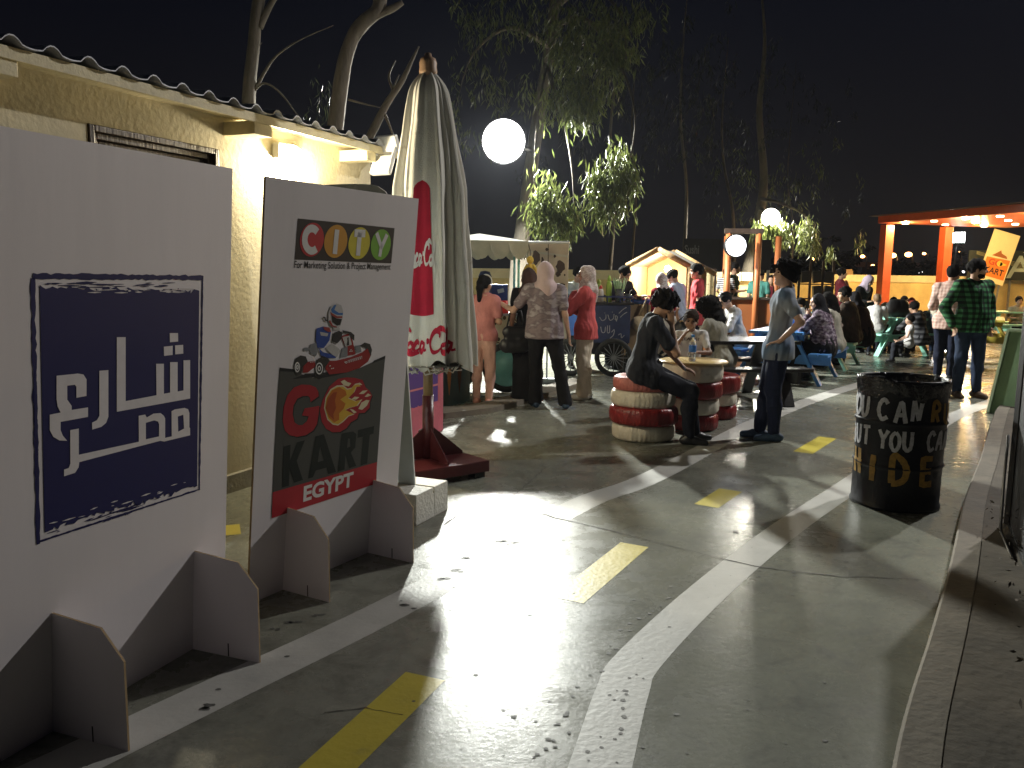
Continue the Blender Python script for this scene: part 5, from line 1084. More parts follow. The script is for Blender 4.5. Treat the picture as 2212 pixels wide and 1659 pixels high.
mb = MB(); mb.lathe([(.206, .045), (.206, .052), (0, .054)], 48, M=Matrix.Rotation(R(90), 3, 'X')); mb.build('lit_face', glow('sign', (.92, .95, 1.0), 4.5), sg)
bm = bmesh.new(); text_into(bm, 'cafe', (-.045, -.012, .045, .012), lambda u, v, z: Vector((u, -.056 - z, v)), .001, .02); flat_obj('sign_lettering', bm, ink, sg)
mb = MB(); mb.bar((.2, .0, .0), (.36, .35, .0), .02, .02); mb.build('bracket', M_black, sg)
lamp('sign_light', sgp + Vector((-.03, -.15, 0)), W_SIGN, (.9, .94, 1), .18)
cb = empty('curtain_cloth', point_at(1470, 600, 19.4), 0, 'patterned cream cloth hanging by the timber stall', 'cloth'); cb.location.z = 0
mb = MB(); pp = [(x * .045, .02 * math.sin(x * 1.3)) for x in range(-6, 7)]
for a, b in zip(pp, pp[1:]): mb.face([(a[0], a[1], .55), (b[0], b[1], .55), (b[0] * .92, b[1], 1.66), (a[0] * .92, a[1], 1.66)], True)
o = mb.build('fabric', pattern_cloth('cream motif', [(.55, .47, .28), (.50, .42, .24), (.26, .20, .12)], 9), cb); o.location = (point_at(1518, 590, 18.6) - cb.location); o.location.z = 0
mb = MB(); mb.bar((-.3, 0, 1.66), (.3, 0, 1.66), .02, .02); mb.bar((-.28, 0, 0), (-.28, 0, 1.66), .02, .02); mb.bar((.28, 0, 0), (.28, 0, 1.66), .02, .02); q_ = mb.build('rack', M_dwood, cb); q_.location = o.location
for lab, txt, c0, c1, yy, hh in (('dim black hoarding lettered Sushi behind the hut stall', 'Sushi', 1476, 1556, 21, .75), ('dim black hoarding behind the round lit sign', 'ag', 1628, 1665, 21, .75)):
    a, b = point_at(c0, 560, yy), point_at(c1, 560, yy); e = empty('hoarding', ((a.x + b.x) / 2, yy, 0), 0, lab, 'sign', 'dim black hoardings'); W_ = b.x - a.x
    mb = MB(); mb.box((0, 0, 2.05), (W_, .04, hh), bev=.004); mb.build('panel', mat('hoarding black', (.015, .015, .018), .7, .3), e)
    for x in (-W_ * .4, W_ * .4): mb = MB(); mb.bar((x, .05, 0), (x, .05, 2.4), .05, .05); mb.build('post', M_gmetal, e)
    bm = bmesh.new(); x0 = -W_ / 2 + .02; text_into(bm, txt, (x0, 2.05, x0 + (.36 if txt == 'Sushi' else .16), 2.27), lambda u, v, z: Vector((u, -.022 - z, v)), .001, .02); flat_obj('lettering', bm, mat('grey letters dim', (.16, .16, .17), .7, .2), e)

# ================================================================== PICNIC TABLES
def picnic(label, center, yaw, m, L_=1.75, grp='picnic tables', top_h=.75, bw=1.45):
    """local X runs along the table; ends are A-frames"""
    e = empty('picnic_table', (center[0], center[1], 0), yaw, label, 'picnic table', grp)
    mb = MB()
    for k in range(5): mb.box((0, -.30 + .15 * k, top_h - .02), (L_, .138, .04), bev=.005)
    mb.build('table_top', m, e)
    for s_ in (-1, 1):
        mb = MB()
        for k in range(2): mb.box((0, s_ * (bw / 2 - .07 - .0 - .135 * k), .44), (L_, .125, .04), bev=.005)
        mb.build('bench', m, e)
    for x in (-L_ / 2 + .22, L_ / 2 - .22):
        for s_ in (-1, 1): mb = MB(); mb.bar((x, s_ * .22, top_h - .045), (x, s_ * .60, .0), .045, .13, (1, 0, 0), bev=.004); mb.build('leg', m, e)
        mb = MB(); mb.box((x + .046, 0, .355), (.042, bw - .02, .13), bev=.004); mb.build('seat_beam', m, e)
        mb = MB(); mb.box((x + .046, 0, top_h - .085), (.042, .68, .085), bev=.004); mb.build('top_beam', m, e)
    return e
M_blue = mat('blue table paint', (.075, .25, .60), .45, .2, 6, .12, 40); M_mint = mat('mint table paint', (.32, .68, .55), .45, .15, 6, .12, 40)
M_blkt = mat('black table paint', (.022, .021, .021), .32, .35, 8, .15, 50, spec=.6); M_ytab = mat('yellow table paint', (.50, .40, .06), .5, .2, 6)
a, b = Vector((3.35, 12.0, 0)), Vector((4.20, 11.5, 0)); mid = (a + b) / 2; d = (b - a).normalized(); ax = Vector((-d.y, d.x, 0)); ax = ax if ax.x > 0 else -ax
PB = mid + ax * .65; yb = math.atan2(ax.y, ax.x)
picnic('bright blue picnic table nearest the tyre table', PB, yb, M_blue)
picnic('black picnic table with a glossy top just behind the tyre table', (2.62, 10.05), R(8), M_blkt, 1.5)
a, b = ground_at(1872, 765), ground_at(1907, 772)
MT = [((5.26, 14.3), yb, 'mint green picnic table behind the blue one, front bench visible'), ((7.4, 16.75), R(108), 'mint green picnic table with a black bag on its end'), ((9.2, 19.6), R(100), 'mint green picnic table far back near the pergola post'), ((6.7, 17.9), yb, 'mint green picnic table half hidden behind the seated crowd')]
for c_, y_, lab in MT: picnic(lab, c_, y_, M_mint)
picnic('yellow picnic table behind the pink shirted man', (9.4, 16.6), R(60), M_ytab)
picnic('pale green far picnic table at the right edge', (12.3, 20.5), R(10), M_mint)

# ================================================================== SHELF RACK, GREEN A-FRAME
sh = empty('plant_rack', point_at(1762, 600, 22), R(-6), 'tall open wooden rack of dark pots by the yellow wall', 'rack'); sh.location.z = 0
for x in (-.42, -.14, .18, .44): mb = MB(); mb.bar((x, 0, 0), (x, 0, 1.95 if x > -.4 else 1.75), .04, .06); mb.build('upright', M_dwood, sh)
for z in (.55, .95, 1.33): mb = MB(); mb.box((0, 0, z), (.95, .24, .03)); mb.build('shelf', M_dwood, sh)
for x, z, rz_ in ((-.28, 1.35, 0), (.02, 1.35, 0), (.3, 1.35, 1), (.05, .97, 0), (.33, .97, 1), (-.25, .57, 0)): mb = MB(); mb.box((x, -.02, z + .17), (.22, .2, .30), Matrix.Rotation(R(10 if rz_ else -6), 3, 'Y'), bev=.02); mb.build('pot', M_black, sh)
ga = empty('a_frame_sign', ground_at(2168, 868), 0, 'pale green A-frame pavement sign at the right edge', 'pavement sign')
ga.location = (5.72, 9.55, 0); M_gr = mat('pale green board', (.20, .33, .17), .6, .15, 5); M_gre = mat('pale green edge', (.45, .58, .38), .5, .1)
dirx = Vector((.985, .17, 0)); diry = Vector((-.17, .985, 0))
for s_ in (-1, 1):
    mb = MB(); top_ = Vector((0, 0, .93)) + diry * s_ * .012; bot = diry * s_ * .36 * (-1) * -1 
    for off, nm in ((0, 'board'),):
        a0, a1 = top_, top_ + dirx * .75; b0, b1 = bot, bot + dirx * .75; nrm_ = Vector((0, 0, .36)) + diry * s_ * .93; nrm_.normalize()
        V = [a0, a1, b1, b0]; V2 = [v - nrm_ * .03 for v in V]; A_ = [mb.bm.verts.new(v) for v in V]; B_ = [mb.bm.verts.new(v) for v in V2]
        mb.bm.faces.new(A_); mb.bm.faces.new(B_[::-1])
        for i in range(4): mb.bm.faces.new((A_[i], A_[(i + 1) % 4], B_[(i + 1) % 4], B_[i]))
    o = mb.build('board', M_gr, ga)
    mb = MB(); mb.bar(top_ + nrm_ * .006, bot + nrm_ * .006, .03, .036, nrm_); mb.bar(top_ + nrm_ * .006, a1 + nrm_ * .006, .03, .036, nrm_); mb.build('edge_trim', M_gre, o)
ga.rotation_euler = (0, 0, R(-62))

# ================================================================== PERGOLA
A_ = Vector((11.52, 26.0, 0)); e1 = Vector((.28, -.96, 0)); e2 = Vector((.96, .28, 0)); zp = 3.14
pg = empty('pergola', A_, 0, 'orange red pergola with square posts and downlights under its roof', 'pergola')
for p_ in (Vector((0, 0, 0)), e2 * 2.15 + e1 * .1, e1 * 7.5, e1 * 7.5 + e2 * 3.2):
    mb = MB(); m_ = Matrix((e1, e2, Vector((0, 0, 1)))).transposed(); mb.box(p_ + Vector((0, 0, zp / 2)), (.26, .30, zp), m_, bev=.008); mb.build('post', M_orange, pg)
mb = MB(); c_ = e1 * 3.75 + e2 * 2.3; mb.box((c_.x, c_.y, zp + .165), (7.9, 5.0, .21), m_, bev=.01); mb.build('roof', M_orange, pg)
mb = MB(); mb.box((c_.x, c_.y, zp + .285), (8.3, 5.4, .018), m_); mb.build('roof_sheet', M_dwood, pg)
k = 0
for i in range(7):
    for j in range(3):
        q_ = e1 * (.35 + 1.15 * i) + e2 * (.35 + 1.5 * j); mb = MB(); mb.lathe([(0, 0), (.09, 0), (.09, .03), (0, .03)], 16, q_ + Vector((0, 0, zp + .03))); mb.build('downlight', glow('downlight', (1, .62, .30), 26), pg)
        if (i + j) % 2 == 0: lamp('downlight_lamp', A_ + q_ + Vector((0, 0, zp - .05)), W_PERG, (1, .66, .26), .07)

# boards on the wall behind the pergola
ab = empty('advert_board', point_at(2184, 600, 29.3), 0, 'large dark advertising board with a pale letter A and slanted stripes', 'billboard'); ab.location.z = 0; W_ = 3.4
mb = MB(); mb.box((W_ / 2 - 1.55, 0, 2.02), (W_, .06, 1.02), bev=.006); mb.build('panel', mat('dark green board', (.025, .035, .032), .5, .3, 2), ab)
abf = lambda u, v, z: Vector((u, -.033 - z, v)); bm = bmesh.new(); text_into(bm, 'A', (-.20, 1.58, .72, 2.36), abf, .001, .01); text_into(bm, 'TO', (.32, 2.38, .6, 2.48), abf, .001, .01); flat_obj('lettering', bm, mat('pale teal letters', (.42, .52, .48), .5, .15, 3), ab)
bm = bmesh.new(); 
for k in range(4): ribbon(bm, [(-1.3, 2.50 - .03 * k), (.4, 2.05 - .05 * k), (1.5, 1.75 - .04 * k)], .012, abf, .001)
flat_obj('stripes', bm, mat('yellow stripe', (.42, .40, .20), .5, .1), ab)
for x in (-1.3, 0, 1.5): mb = MB(); mb.bar((x, .06, 0), (x, .06, 2.4), .06, .06); mb.build('post', M_gmetal, ab)
gk = empty('kart_poster', point_at(2139, 600, 28.6), 0, 'tilted cream poster with small go-kart logo before the dark advert board', 'poster'); gk.location.z = 0
Mt = Matrix.Translation((0, 0, 1.45)) @ Matrix.Rotation(R(15), 4, 'Y'); mb = MB(); mb.box((0, 0, .85), (.92, .03, 1.75), M=Mt, bev=.004); mb.build('panel', mat('cream poster', (.72, .62, .36), .6, .08, 2), gk)
gf = lambda u, v, z: Mt @ Vector((u, -.017 - z, v)); bm = bmesh.new(); poly_mesh(bm, [[(-.40, .15), (.42, .15), (.42, .85), (-.40, .78)]], gf, .001); flat_obj('orange_field', bm, flat('poster orange', (.62, .19, .03)), gk)
bm = bmesh.new(); text_into(bm, 'GO', (-.28, .55, .18, .76), gf, .002, .03); flat_obj('go_lettering', bm, flat('poster red', (.45, .05, .02)), gk)
bm = bmesh.new(); text_into(bm, 'KART', (-.32, .27, .34, .48), gf, .002, .02); flat_obj('kart_lettering', bm, ink, gk)
bm = bmesh.new(); poly_mesh(bm, [[(.10 + .10 * math.cos(q * .5), .66 + .10 * math.sin(q * .5)) for q in range(13)]], gf, .003); poly_mesh(bm, [[(.12, .72), (.36, .68), (.24, .62), (.12, .58)]], gf, .003); flat_obj('flame', bm, flat('poster yellow', (.72, .5, .08)), gk)
bm = bmesh.new(); poly_mesh(bm, [[(-.25, .86), (-.1, 1.0), (0, 1.1), (.06, 1.0), (.25, .95), (.3, .87)]], gf, .002); flat_obj('kart_picture', bm, flat('poster brown', (.30, .10, .03)), gk)
for x in (-.2, .2): mb = MB(); mb.bar((x, .1, 0), (x + .3, .1, 2.2), .05, .05); mb.build('post', M_gmetal, gk)
# small things on and behind the yellow wall
e = empty('parcel', point_at(1840, 600, 29), 0, 'small timber box resting on the yellow wall coping', 'box'); e.location = (point_at(1822, 600, 28.6).x, 28.6, 1.62); mb = MB(); mb.box((0, 0, .07), (.55, .2, .14), bev=.004); mb.box((.15, 0, .16), (.2, .18, .05), bev=.004); mb.build('crate', mat('crate wood', (.3, .2, .1), .7), e)

# ================================================================== FAR TOWN
def street_light(px_, py_, D, s_, col, lab, grp):
    p_ = point_at(px_, py_, D); e = empty('street_lamp', (p_.x, D, 0), 0, lab, 'street lamp', grp); k = D / 90
    mb = MB(); mb.tube([(0, 0, 0), (0, 0, p_.z - .1), (-.4 * k, 0, p_.z + .05)], [.14 * k, .09 * k, .07 * k], 7); mb.build('pole', M_gmetal, e)
    mb = MB(); mb.ball((-.5 * k, -.05, p_.z), (s_ * 1.5, s_, s_)); mb.build('lamp_head', glow('street %.1f%.1f' % (col[1], col[2]), col, 14), e)
for px_, py_, D, lab in ((1938, 552, 90, 'orange street lamp left of its twin between the pergola posts'), (1972, 550, 90, 'orange street lamp right of its twin between the pergola posts'), (2078, 548, 90, 'orange street lamp right of the rear pergola post'), (1760, 561, 80, 'orange street lamp above the plant rack'), (1873, 554, 120, 'small orange street lamp left of the pergola'), (2006, 548, 150, 'tiny yellow street lamp near the rear pergola post'), (1895, 574, 150, 'tiny low yellow street lamp left of the pergola')):
    street_light(px_, py_, D, .26 if D < 100 else .22, (1, .42, .12), lab, 'orange street lamps far beyond the wall')
br = empty('road_bridge', point_at(2010, 583, 160), 0, 'faint elevated road bridge on the skyline', 'bridge'); bz = point_at(2010, 574, 160).z; br.location.z = 0
mb = MB(); mb.box((0, 0, bz), (46, 6, .9)); mb.build('deck', mat('bridge concrete', (.4, .3, .25), .9), br)
for x in range(-20, 21, 8): mb = MB(); mb.box((x, 0, bz / 2), (.9, 3, bz)); mb.build('pier', mat('bridge concrete', (.4, .3, .25), .9), br)
for k, px_ in enumerate((1958, 1965, 1972, 1982, 1990, 1998, 2006, 2013, 2037, 2054, 2068, 2079, 1908, 1914)):
    py_ = [592, 594, 591, 590, 589, 589, 588, 588, 588, 587, 587, 587, 584, 584][k]; p_ = point_at(px_, py_, 110); 
    e = empty('car', (p_.x, 110, 0), 0, 'far parked car seen as white headlights beyond the yellow wall', 'car', 'far cars with white headlights beyond the wall')
    e.location.z = p_.z - .7
    mb = MB(); mb.box((0, 1.6, .55), (1.7, 3.6, .7), bev=.15); mb.box((0, 1.9, 1.1), (1.45, 1.9, .5), bev=.2); mb.build('body', M_black, e)
    mb = MB(); mb.ball((0, -.25, .7), (.17, .05, .13)); mb.build('headlight', glow('headlight', (1, .97, 1), 9), e)
for k, (px_, py_, D, r_, lab) in enumerate(((1770, 575, 60, 2.0, 'dark round tree mass right of the plant rack'), (2003, 578, 75, 2.6, 'dark bushy tree between the pergola posts'), (1965, 588, 70, 1.6, 'low dark shrub between the pergola posts'), (1850, 580, 80, 4.0, 'dark tree on the skyline left of the pergola'), (1700, 580, 55, 2.0, 'dark tree left of the plant rack'), (2050, 585, 80, 2.0, 'dark small tree right of the rear pergola post'))):
    e = empty('far_tree', (point_at(px_, py_, D).x, D, 0), 0, lab, 'tree', 'dark far trees beyond the wall'); z0 = point_at(px_, py_, D).z
    mb = MB(); mb.tube([(0, 0, 0), (0, 0, z0)], [.2, .1], 7); mb.build('trunk', M_bark, e); L = Leaves()
    for q in range(12): L.add((random.gauss(0, r_ * .5), random.gauss(0, r_ * .5), z0 + random.gauss(0, r_ * .22)), (r_ * .3,) * 3, 60, .6, .2, 0)
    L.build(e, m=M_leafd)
# ================================================================== PEOPLE
class SDF:
    """smooth union of tapered capsules and ellipsoids on a grid, meshed as one skin"""
    def __init__(s, lo, hi, vox):
        s.vox = vox; s.lo = np.array(lo, float); n = np.ceil((np.array(hi) - s.lo) / vox).astype(int) + 1
        s.ax = [s.lo[i] + vox * np.arange(n[i]) for i in range(3)]; s.D = np.full(n, .25, np.float32)
    def _sl(s, lo, hi):
        r = []
        for i in range(3):
            a = int(max(0, math.floor((lo[i] - s.lo[i]) / s.vox))); b = int(min(len(s.ax[i]), math.ceil((hi[i] - s.lo[i]) / s.vox) + 1))
            if b <= a: return None
            r.append(slice(a, b))
        return tuple(r)
    def _p(s, sl): return [s.ax[0][sl[0]][:, None, None], s.ax[1][sl[1]][None, :, None], s.ax[2][sl[2]][None, None, :]]
    def _mix(s, sl, d, k, sub=False):
        D = s.D[sl]
        if sub: a, b = D, -d; h = np.clip(.5 - .5 * (a - b) / k, 0, 1); s.D[sl] = a + (b - a) * h + k * h * (1 - h)
        else: h = np.clip(.5 + .5 * (D - d) / k, 0, 1); s.D[sl] = D + (d - D) * h - k * h * (1 - h)
    def cap(s, a, b, ra, rb=None, k=.02, sq=None, sub=False):
        """sq = (unit direction, factor): flatten the section along that direction"""
        rb = ra if rb is None else rb; a = np.array(a, float); b = np.array(b, float); m = max(ra, rb) + k + .03
        sl = s._sl(np.minimum(a, b) - m, np.maximum(a, b) + m)
        if sl is None: return s
        X, Y, Z = s._p(sl); ab = b - a; L2 = max(1e-9, ab @ ab); px_, py_, pz_ = X - a[0], Y - a[1], Z - a[2]
        t = np.clip((px_ * ab[0] + py_ * ab[1] + pz_ * ab[2]) / L2, 0, 1); qx, qy, qz = px_ - ab[0] * t, py_ - ab[1] * t, pz_ - ab[2] * t
        if sq is not None:
            n = np.array(sq[0], float); n /= np.linalg.norm(n); c = (qx * n[0] + qy * n[1] + qz * n[2]) * (1 / sq[1] - 1); qx, qy, qz = qx + c * n[0], qy + c * n[1], qz + c * n[2]
        d = np.sqrt(qx * qx + qy * qy + qz * qz) - (ra + (rb - ra) * t); s._mix(sl, d, k, sub); return s
    def ell(s, c, r, rot=None, k=.015, sub=False):
        c = np.array(c, float); r = np.array(r, float); m = r.max() + k + .03; sl = s._sl(c - m, c + m)
        if sl is None: return s
        X, Y, Z = s._p(sl); P = [X - c[0], Y - c[1], Z - c[2]]
        if rot is not None: P = [sum(rot[j][i] * P[j] for j in range(3)) for i in range(3)]
        q = np.sqrt((P[0] / r[0]) ** 2 + (P[1] / r[1]) ** 2 + (P[2] / r[2]) ** 2); d = (q - 1) * r.min() * .9 + (q - 1) * (r.mean() - r.min()) * .3; s._mix(sl, d, k, sub); return s
    def plane(s, n, c):
        """keep only the side where n.p < c"""
        X, Y, Z = s.ax[0][:, None, None], s.ax[1][None, :, None], s.ax[2][None, None, :]; s.D = np.maximum(s.D, n[0] * X + n[1] * Y + n[2] * Z - c); return s
    def ripple(s, amp, seed=0, f=1.0, zs=.5):
        r = np.random.default_rng(seed); X, Y, Z = s.ax[0][:, None, None], s.ax[1][None, :, None], s.ax[2][None, None, :]; w_ = 0
        for q in range(5): v = r.normal(0, 1, 3) * np.array([1, 1, zs]) * f * (22 + 16 * q); w_ = w_ + np.sin(v[0] * X + v[1] * Y + v[2] * Z + r.random() * 6) / (1 + .5 * q)
        s.D = s.D + (amp * .5 * w_).astype(np.float32); return s
    def mesh(s, name):
        D = s.D; ins = D < 0; nx, ny, nz = D.shape
        if not ins.any(): return None
        cnt = np.zeros((nx - 1, ny - 1, nz - 1), np.float32); acc = np.zeros((nx - 1, ny - 1, nz - 1, 3), np.float32)
        offs_ = [(i, j, k) for i in (0, 1) for j in (0, 1) for k in (0, 1)]
        def sub(o): return D[o[0]:nx - 1 + o[0], o[1]:ny - 1 + o[1], o[2]:nz - 1 + o[2]]
        for a in offs_:
            for d in range(3):
                if a[d]: continue
                b = list(a); b[d] = 1; va, vb = sub(a), sub(b); cr = (va < 0) != (vb < 0)
                if not cr.any(): continue
                t = np.where(cr, va / np.where(cr, va - vb, 1), 0); cnt += cr
                for q in range(3): acc[..., q] += np.where(cr, a[q] + (t if q == d else 0), 0)
        act = cnt > 0; idx = np.full(act.shape, -1, np.int64); idx[act] = np.arange(act.sum()); I = np.argwhere(act)
        V = (I + acc[act] / cnt[act][:, None]) * s.vox + s.lo; F = []
        for d in range(3):
            u, v = (d + 1) % 3, (d + 2) % 3; A = [slice(None)] * 3; B = [slice(None)] * 3; A[d] = slice(0, -1); B[d] = slice(1, None)
            sa, sb = ins[tuple(A)], ins[tuple(B)]; E = np.argwhere(sa != sb)
            ok = (E[:, u] > 0) & (E[:, v] > 0) & (E[:, u] < D.shape[u] - 1) & (E[:, v] < D.shape[v] - 1); E = E[ok]
            if not len(E): continue
            up_ = sa[tuple(E.T)]; c = []
            for du, dv in ((-1, -1), (0, -1), (0, 0), (-1, 0)): q = E.copy(); q[:, u] += du; q[:, v] += dv; c.append(idx[tuple(q.T)])
            q = np.stack(c, 1); q[~up_] = q[~up_][:, ::-1]; F.append(q)
        F = np.concatenate(F); F = F[(F >= 0).all(1)]; me = bpy.data.meshes.new(name)
        me.vertices.add(len(V)); me.vertices.foreach_set('co', V.astype(np.float32).ravel()); me.loops.add(F.size); me.loops.foreach_set('vertex_index', F.ravel().astype(np.int32))
        me.polygons.add(len(F)); me.polygons.foreach_set('loop_start', np.arange(0, F.size, 4, dtype=np.int32)); me.polygons.foreach_set('use_smooth', np.ones(len(F), bool)); me.update(calc_edges=True); return me

SKIN = {'light': mat('skin light', (.52, .32, .23), .55, .12, 30), 'mid': mat('skin tan', (.40, .23, .15), .55, .12, 30), 'dark': mat('skin brown', (.24, .13, .08), .55, .12, 30)}
HAIRM = {'black': mat('black hair', (.008, .0065, .006), .8, .4, 60, .6, 150, spec=.12), 'brown': mat('brown hair', (.03, .018, .012), .8, .4, 60, .6, 150, spec=.12), 'grey': mat('grey hair', (.20, .19, .18), .6, .3, 60), 'fair': mat('fair hair', (.20, .12, .06), .6, .3, 60)}
M_eye = mat('eye', (.03, .02, .018), .2, 0)
ARM = {  # elbow, wrist (x outward, y forward, z up from the shoulder, in metres for 1.75 m height), hand direction
    'down': ((.05, -.03, -.29), (.07, .05, -.54), (0, .15, -1)), 'bent': ((.06, -.03, -.28), (-.02, .20, -.26), (-.4, .9, .1)), 'fold': ((.06, .02, -.28), (-.16, .20, -.24), (-.8, .5, .2)),
    'reach': ((.07, .17, -.21), (.02, .42, -.16), (0, 1, .05)), 'hip': ((.20, -.14, -.22), (.03, .04, -.42), (-.55, .75, -.25)), 'phone': ((.07, .16, -.26), (-.02, .17, .02), (-.1, -.15, 1)), 'chin': ((.05, .22, -.24), (-.13, .19, -.02), (-.5, -.05, .9)),
    'mouth': ((.05, .20, -.25), (-.15, .17, -.02), (-.85, -.1, .35)), 'pocket': ((.12, -.09, -.27), (.06, .03, -.50), (-.1, .25, -1)), 'table': ((.10, .16, -.25), (-.04, .38, -.26), (-.35, .95, 0)), 'lap': ((.09, .08, -.28), (.02, .30, -.42), (-.15, 1, -.2)),
    'side': ((.24, .10, -.14), (.46, .13, -.16), (.9, .3, .25)), 'up': ((.10, .16, -.18), (-.02, .26, .08), (-.2, .2, 1))}
def rotm(ax, a):
    c, s_ = math.cos(a), math.sin(a)
    return np.array([[1, 0, 0], [0, c, -s_], [0, s_, c]]) if ax == 'x' else (np.array([[c, -s_, 0], [s_, c, 0], [0, 0, 1]]) if ax == 'z' else np.array([[c, 0, s_], [0, 1, 0], [-s_, 0, c]]))
PN = [0]
def person(label, xy, face, h=1.7, pose='stand', seat=.45, lean=0, head=(0, 0), arms=('down', 'down'), girth=1.0, skin='mid', hair='short', hcol='black', top=None, sleeve='short', hem=.86, bottom='trousers', bm_=None, shoe=None, vox=.013, stance=None, eyes=False, child=False, scarf=None, group=None, z=0, armov=None, legs=None, twist=0, loose=.014):
    """face: heading in degrees clockwise from straight away from the camera"""
    PN[0] += 1; seed = PN[0]
    root = empty('person', (xy[0], xy[1], z), -R(face), label, 'person', group); s = h / 1.75; hk = 1.18 if child else 1.0; g = girth
    lean_ = R(lean); X = np.array
    if pose == 'stand':
        pel = X([0, 0, .93 * s]); st_ = stance or ((-.09, 0), (.09, 0)); hips = [pel + X([sx_ * .085 * s * g, 0, 0]) for sx_ in (-1, 1)]; ank = [X([a[0] * s, a[1] * s, .075 * s + (a[2] if len(a) > 2 else 0)]) for a in st_]
        knee = [(hp * .5 + an * .5) + X([0, .03 * s + .25 * max(0, .80 * s - np.linalg.norm(hp - an)), .02 * s]) for hp, an in zip(hips, ank)]
    else:
        pel = X([0, 0, seat + .085 * s]); hips = [pel + X([sx_ * .085 * s * g, 0, 0]) for sx_ in (-1, 1)]
        lg = legs or ((-.10, .42, .46), (.10, .42, .46)); knee = [X([l[0] * s, l[1] * s, min(seat + (l[3] if len(l) > 3 else .05) * s, .53 * s)]) for l in lg]; ank = [X([l[0] * s * 1.05, l[2] * s, .075 * s]) for l in lg]
        for i in range(2):    # keep the shin a shin
            v = ank[i] - knee[i]; L_ = np.linalg.norm(v)
            if L_ > .46 * s: ank[i] = knee[i] + v / L_ * .43 * s
    Rl = rotm('x', -lean_); Rh2 = rotm('x', -lean_ * .6); tw = rotm('z', R(twist))
    waist = pel + Rh2 @ X([0, 0, .14 * s]); chest = waist + Rl @ X([0, .0, .22 * s]); neck = waist + Rl @ X([0, -.015 * s, .395 * s])
    sh = [waist + Rl @ tw @ X([sx_ * .165 * s * (.5 + .5 * g), -.012 * s, .345 * s]) for sx_ in (-1, 1)]
    Hr = rotm('z', -R(head[0])) @ rotm('x', R(head[1]) - lean_ * .35); hc = neck + rotm('x', -lean_ * .7) @ X([0, .025 * s, .085 * s]) + Hr @ X([0, .012 * s, .078 * s * hk])
    hs_ = s * hk * (1.0 if not child else .98)
    el, wr, hd = [], [], []
    for i, sx_ in enumerate((-1, 1)):
        e_, w_, d_ = armov[i] if armov and armov[i] else ARM[arms[i]]; fl_ = X([sx_, 1, 1])
        el.append(sh[i] + tw @ (X(e_) * fl_ * s)); wr.append(sh[i] + tw @ (X(w_) * fl_ * s)); d_ = tw @ (X(d_) * fl_); hd.append(d_ / np.linalg.norm(d_))
    allp = np.array([pel, waist, chest, neck, hc, *hips, *knee, *ank, *sh, *el, *wr]); lo = allp.min(0) - .26 * s; hi = allp.max(0) + .26 * s; lo[2] = -.01; lo[1] -= .08; hi[1] += .12
    F_ = lambda: SDF(lo, hi, vox)
    fy = Rl @ X([0, 1, 0]); tz_ = (fy, .68 if g < 1.15 else .8)
    def torso(D, o, upto=1.0, hem_=None):
        D.cap(pel + X([-.05 * s * g, 0, 0]), pel + X([.05 * s * g, 0, 0]), .115 * s * g + o, k=.04, sq=(fy, .80)); D.cap(pel, waist, .125 * s * g + o, .118 * s * g + o, .04, tz_)
        D.cap(waist, chest, .128 * s * g + o, .135 * s * g + o, .05, tz_); D.cap(chest + tw @ X([-.06 * s, 0, .04 * s]), chest + tw @ X([.06 * s, 0, .04 * s]), .10 * s * g + o, k=.05, sq=(fy, .85))
        D.cap(sh[0], sh[1], .062 * s + o, k=.05, sq=(fy, .9))
        if g > 1.12: D.ell(waist + Rl @ X([0, .035 * s * g, .0]), (.145 * s * g + o, .105 * s * g + o, .19 * s * g + o), k=.09)
        D.cap(chest + X([0, 0, .06 * s]), neck, .085 * s + o, .055 * s + o, .05)
    def armp(D, i, o, frac):
        a, b, c = sh[i], el[i], wr[i]; D.cap(a, a + (b - a) * min(1, frac), .054 * s + o, (.054 - .012 * min(1, frac)) * s + o, .03)
        if frac > 1: D.cap(b, b + (c - b) * (frac - 1), .042 * s + o, (.042 - .013 * (frac - 1)) * s + o, .02)
    def legp(D, i, o, frac=2.0):
        a, b, c = hips[i], knee[i], ank[i]; D.cap(a, a + (b - a) * min(1, frac), .088 * s * (.6 + .4 * g) + o, (.088 - .030 * min(1, frac)) * s * (.7 + .3 * g) + o, .035)
        if frac > 1: m = b + (c - b) * .35 + X([0, -.012 * s, 0]); e_ = b + (c - b) * (frac - 1); D.cap(b, m, .056 * s + o, .055 * s + o, .03); D.cap(m, e_, .055 * s + o, .040 * s + o, .03)
    # --- body: one skin
    D = F_(); torso(D, -.006)
    for i in (0, 1):
        armp(D, i, -.006, 2); legp(D, i, -.008, 2); fd = X([0, 1, 0]); D.cap(ank[i] + X([0, -.03, -.03]) * s, ank[i] + X([0, .085, -.05]) * s, .030 * s, .022 * s, .03)
        d_ = hd[i]; side = np.cross(d_, X([0, 0, 1.0]) if abs(d_[2]) < .8 else X([1.0, 0, 0])); side /= np.linalg.norm(side); pal = np.cross(side, d_); w_ = wr[i]; fr = max(.0085 * s, vox * .62)
        D.cap(w_ + d_ * .03 * s, w_ + d_ * .075 * s, .034 * s, .034 * s, .02, (pal, .48)); sg_ = -1 if i else 1
        for f_, (o_, L_) in enumerate(((-.026, .062), (-.009, .072), (.009, .068), (.026, .054))):
            b0 = w_ + d_ * .095 * s + side * o_ * s; b1 = b0 + (d_ * .7 - pal * .35 * sg_) * L_ * .55 * s + side * o_ * .2 * s; b2 = b1 + (d_ * .35 - pal * .75 * sg_) * L_ * .5 * s; D.cap(b0 - d_ * .02 * s, b1, fr, fr * .95, .008); D.cap(b1, b2, fr * .95, fr * .8, .006)
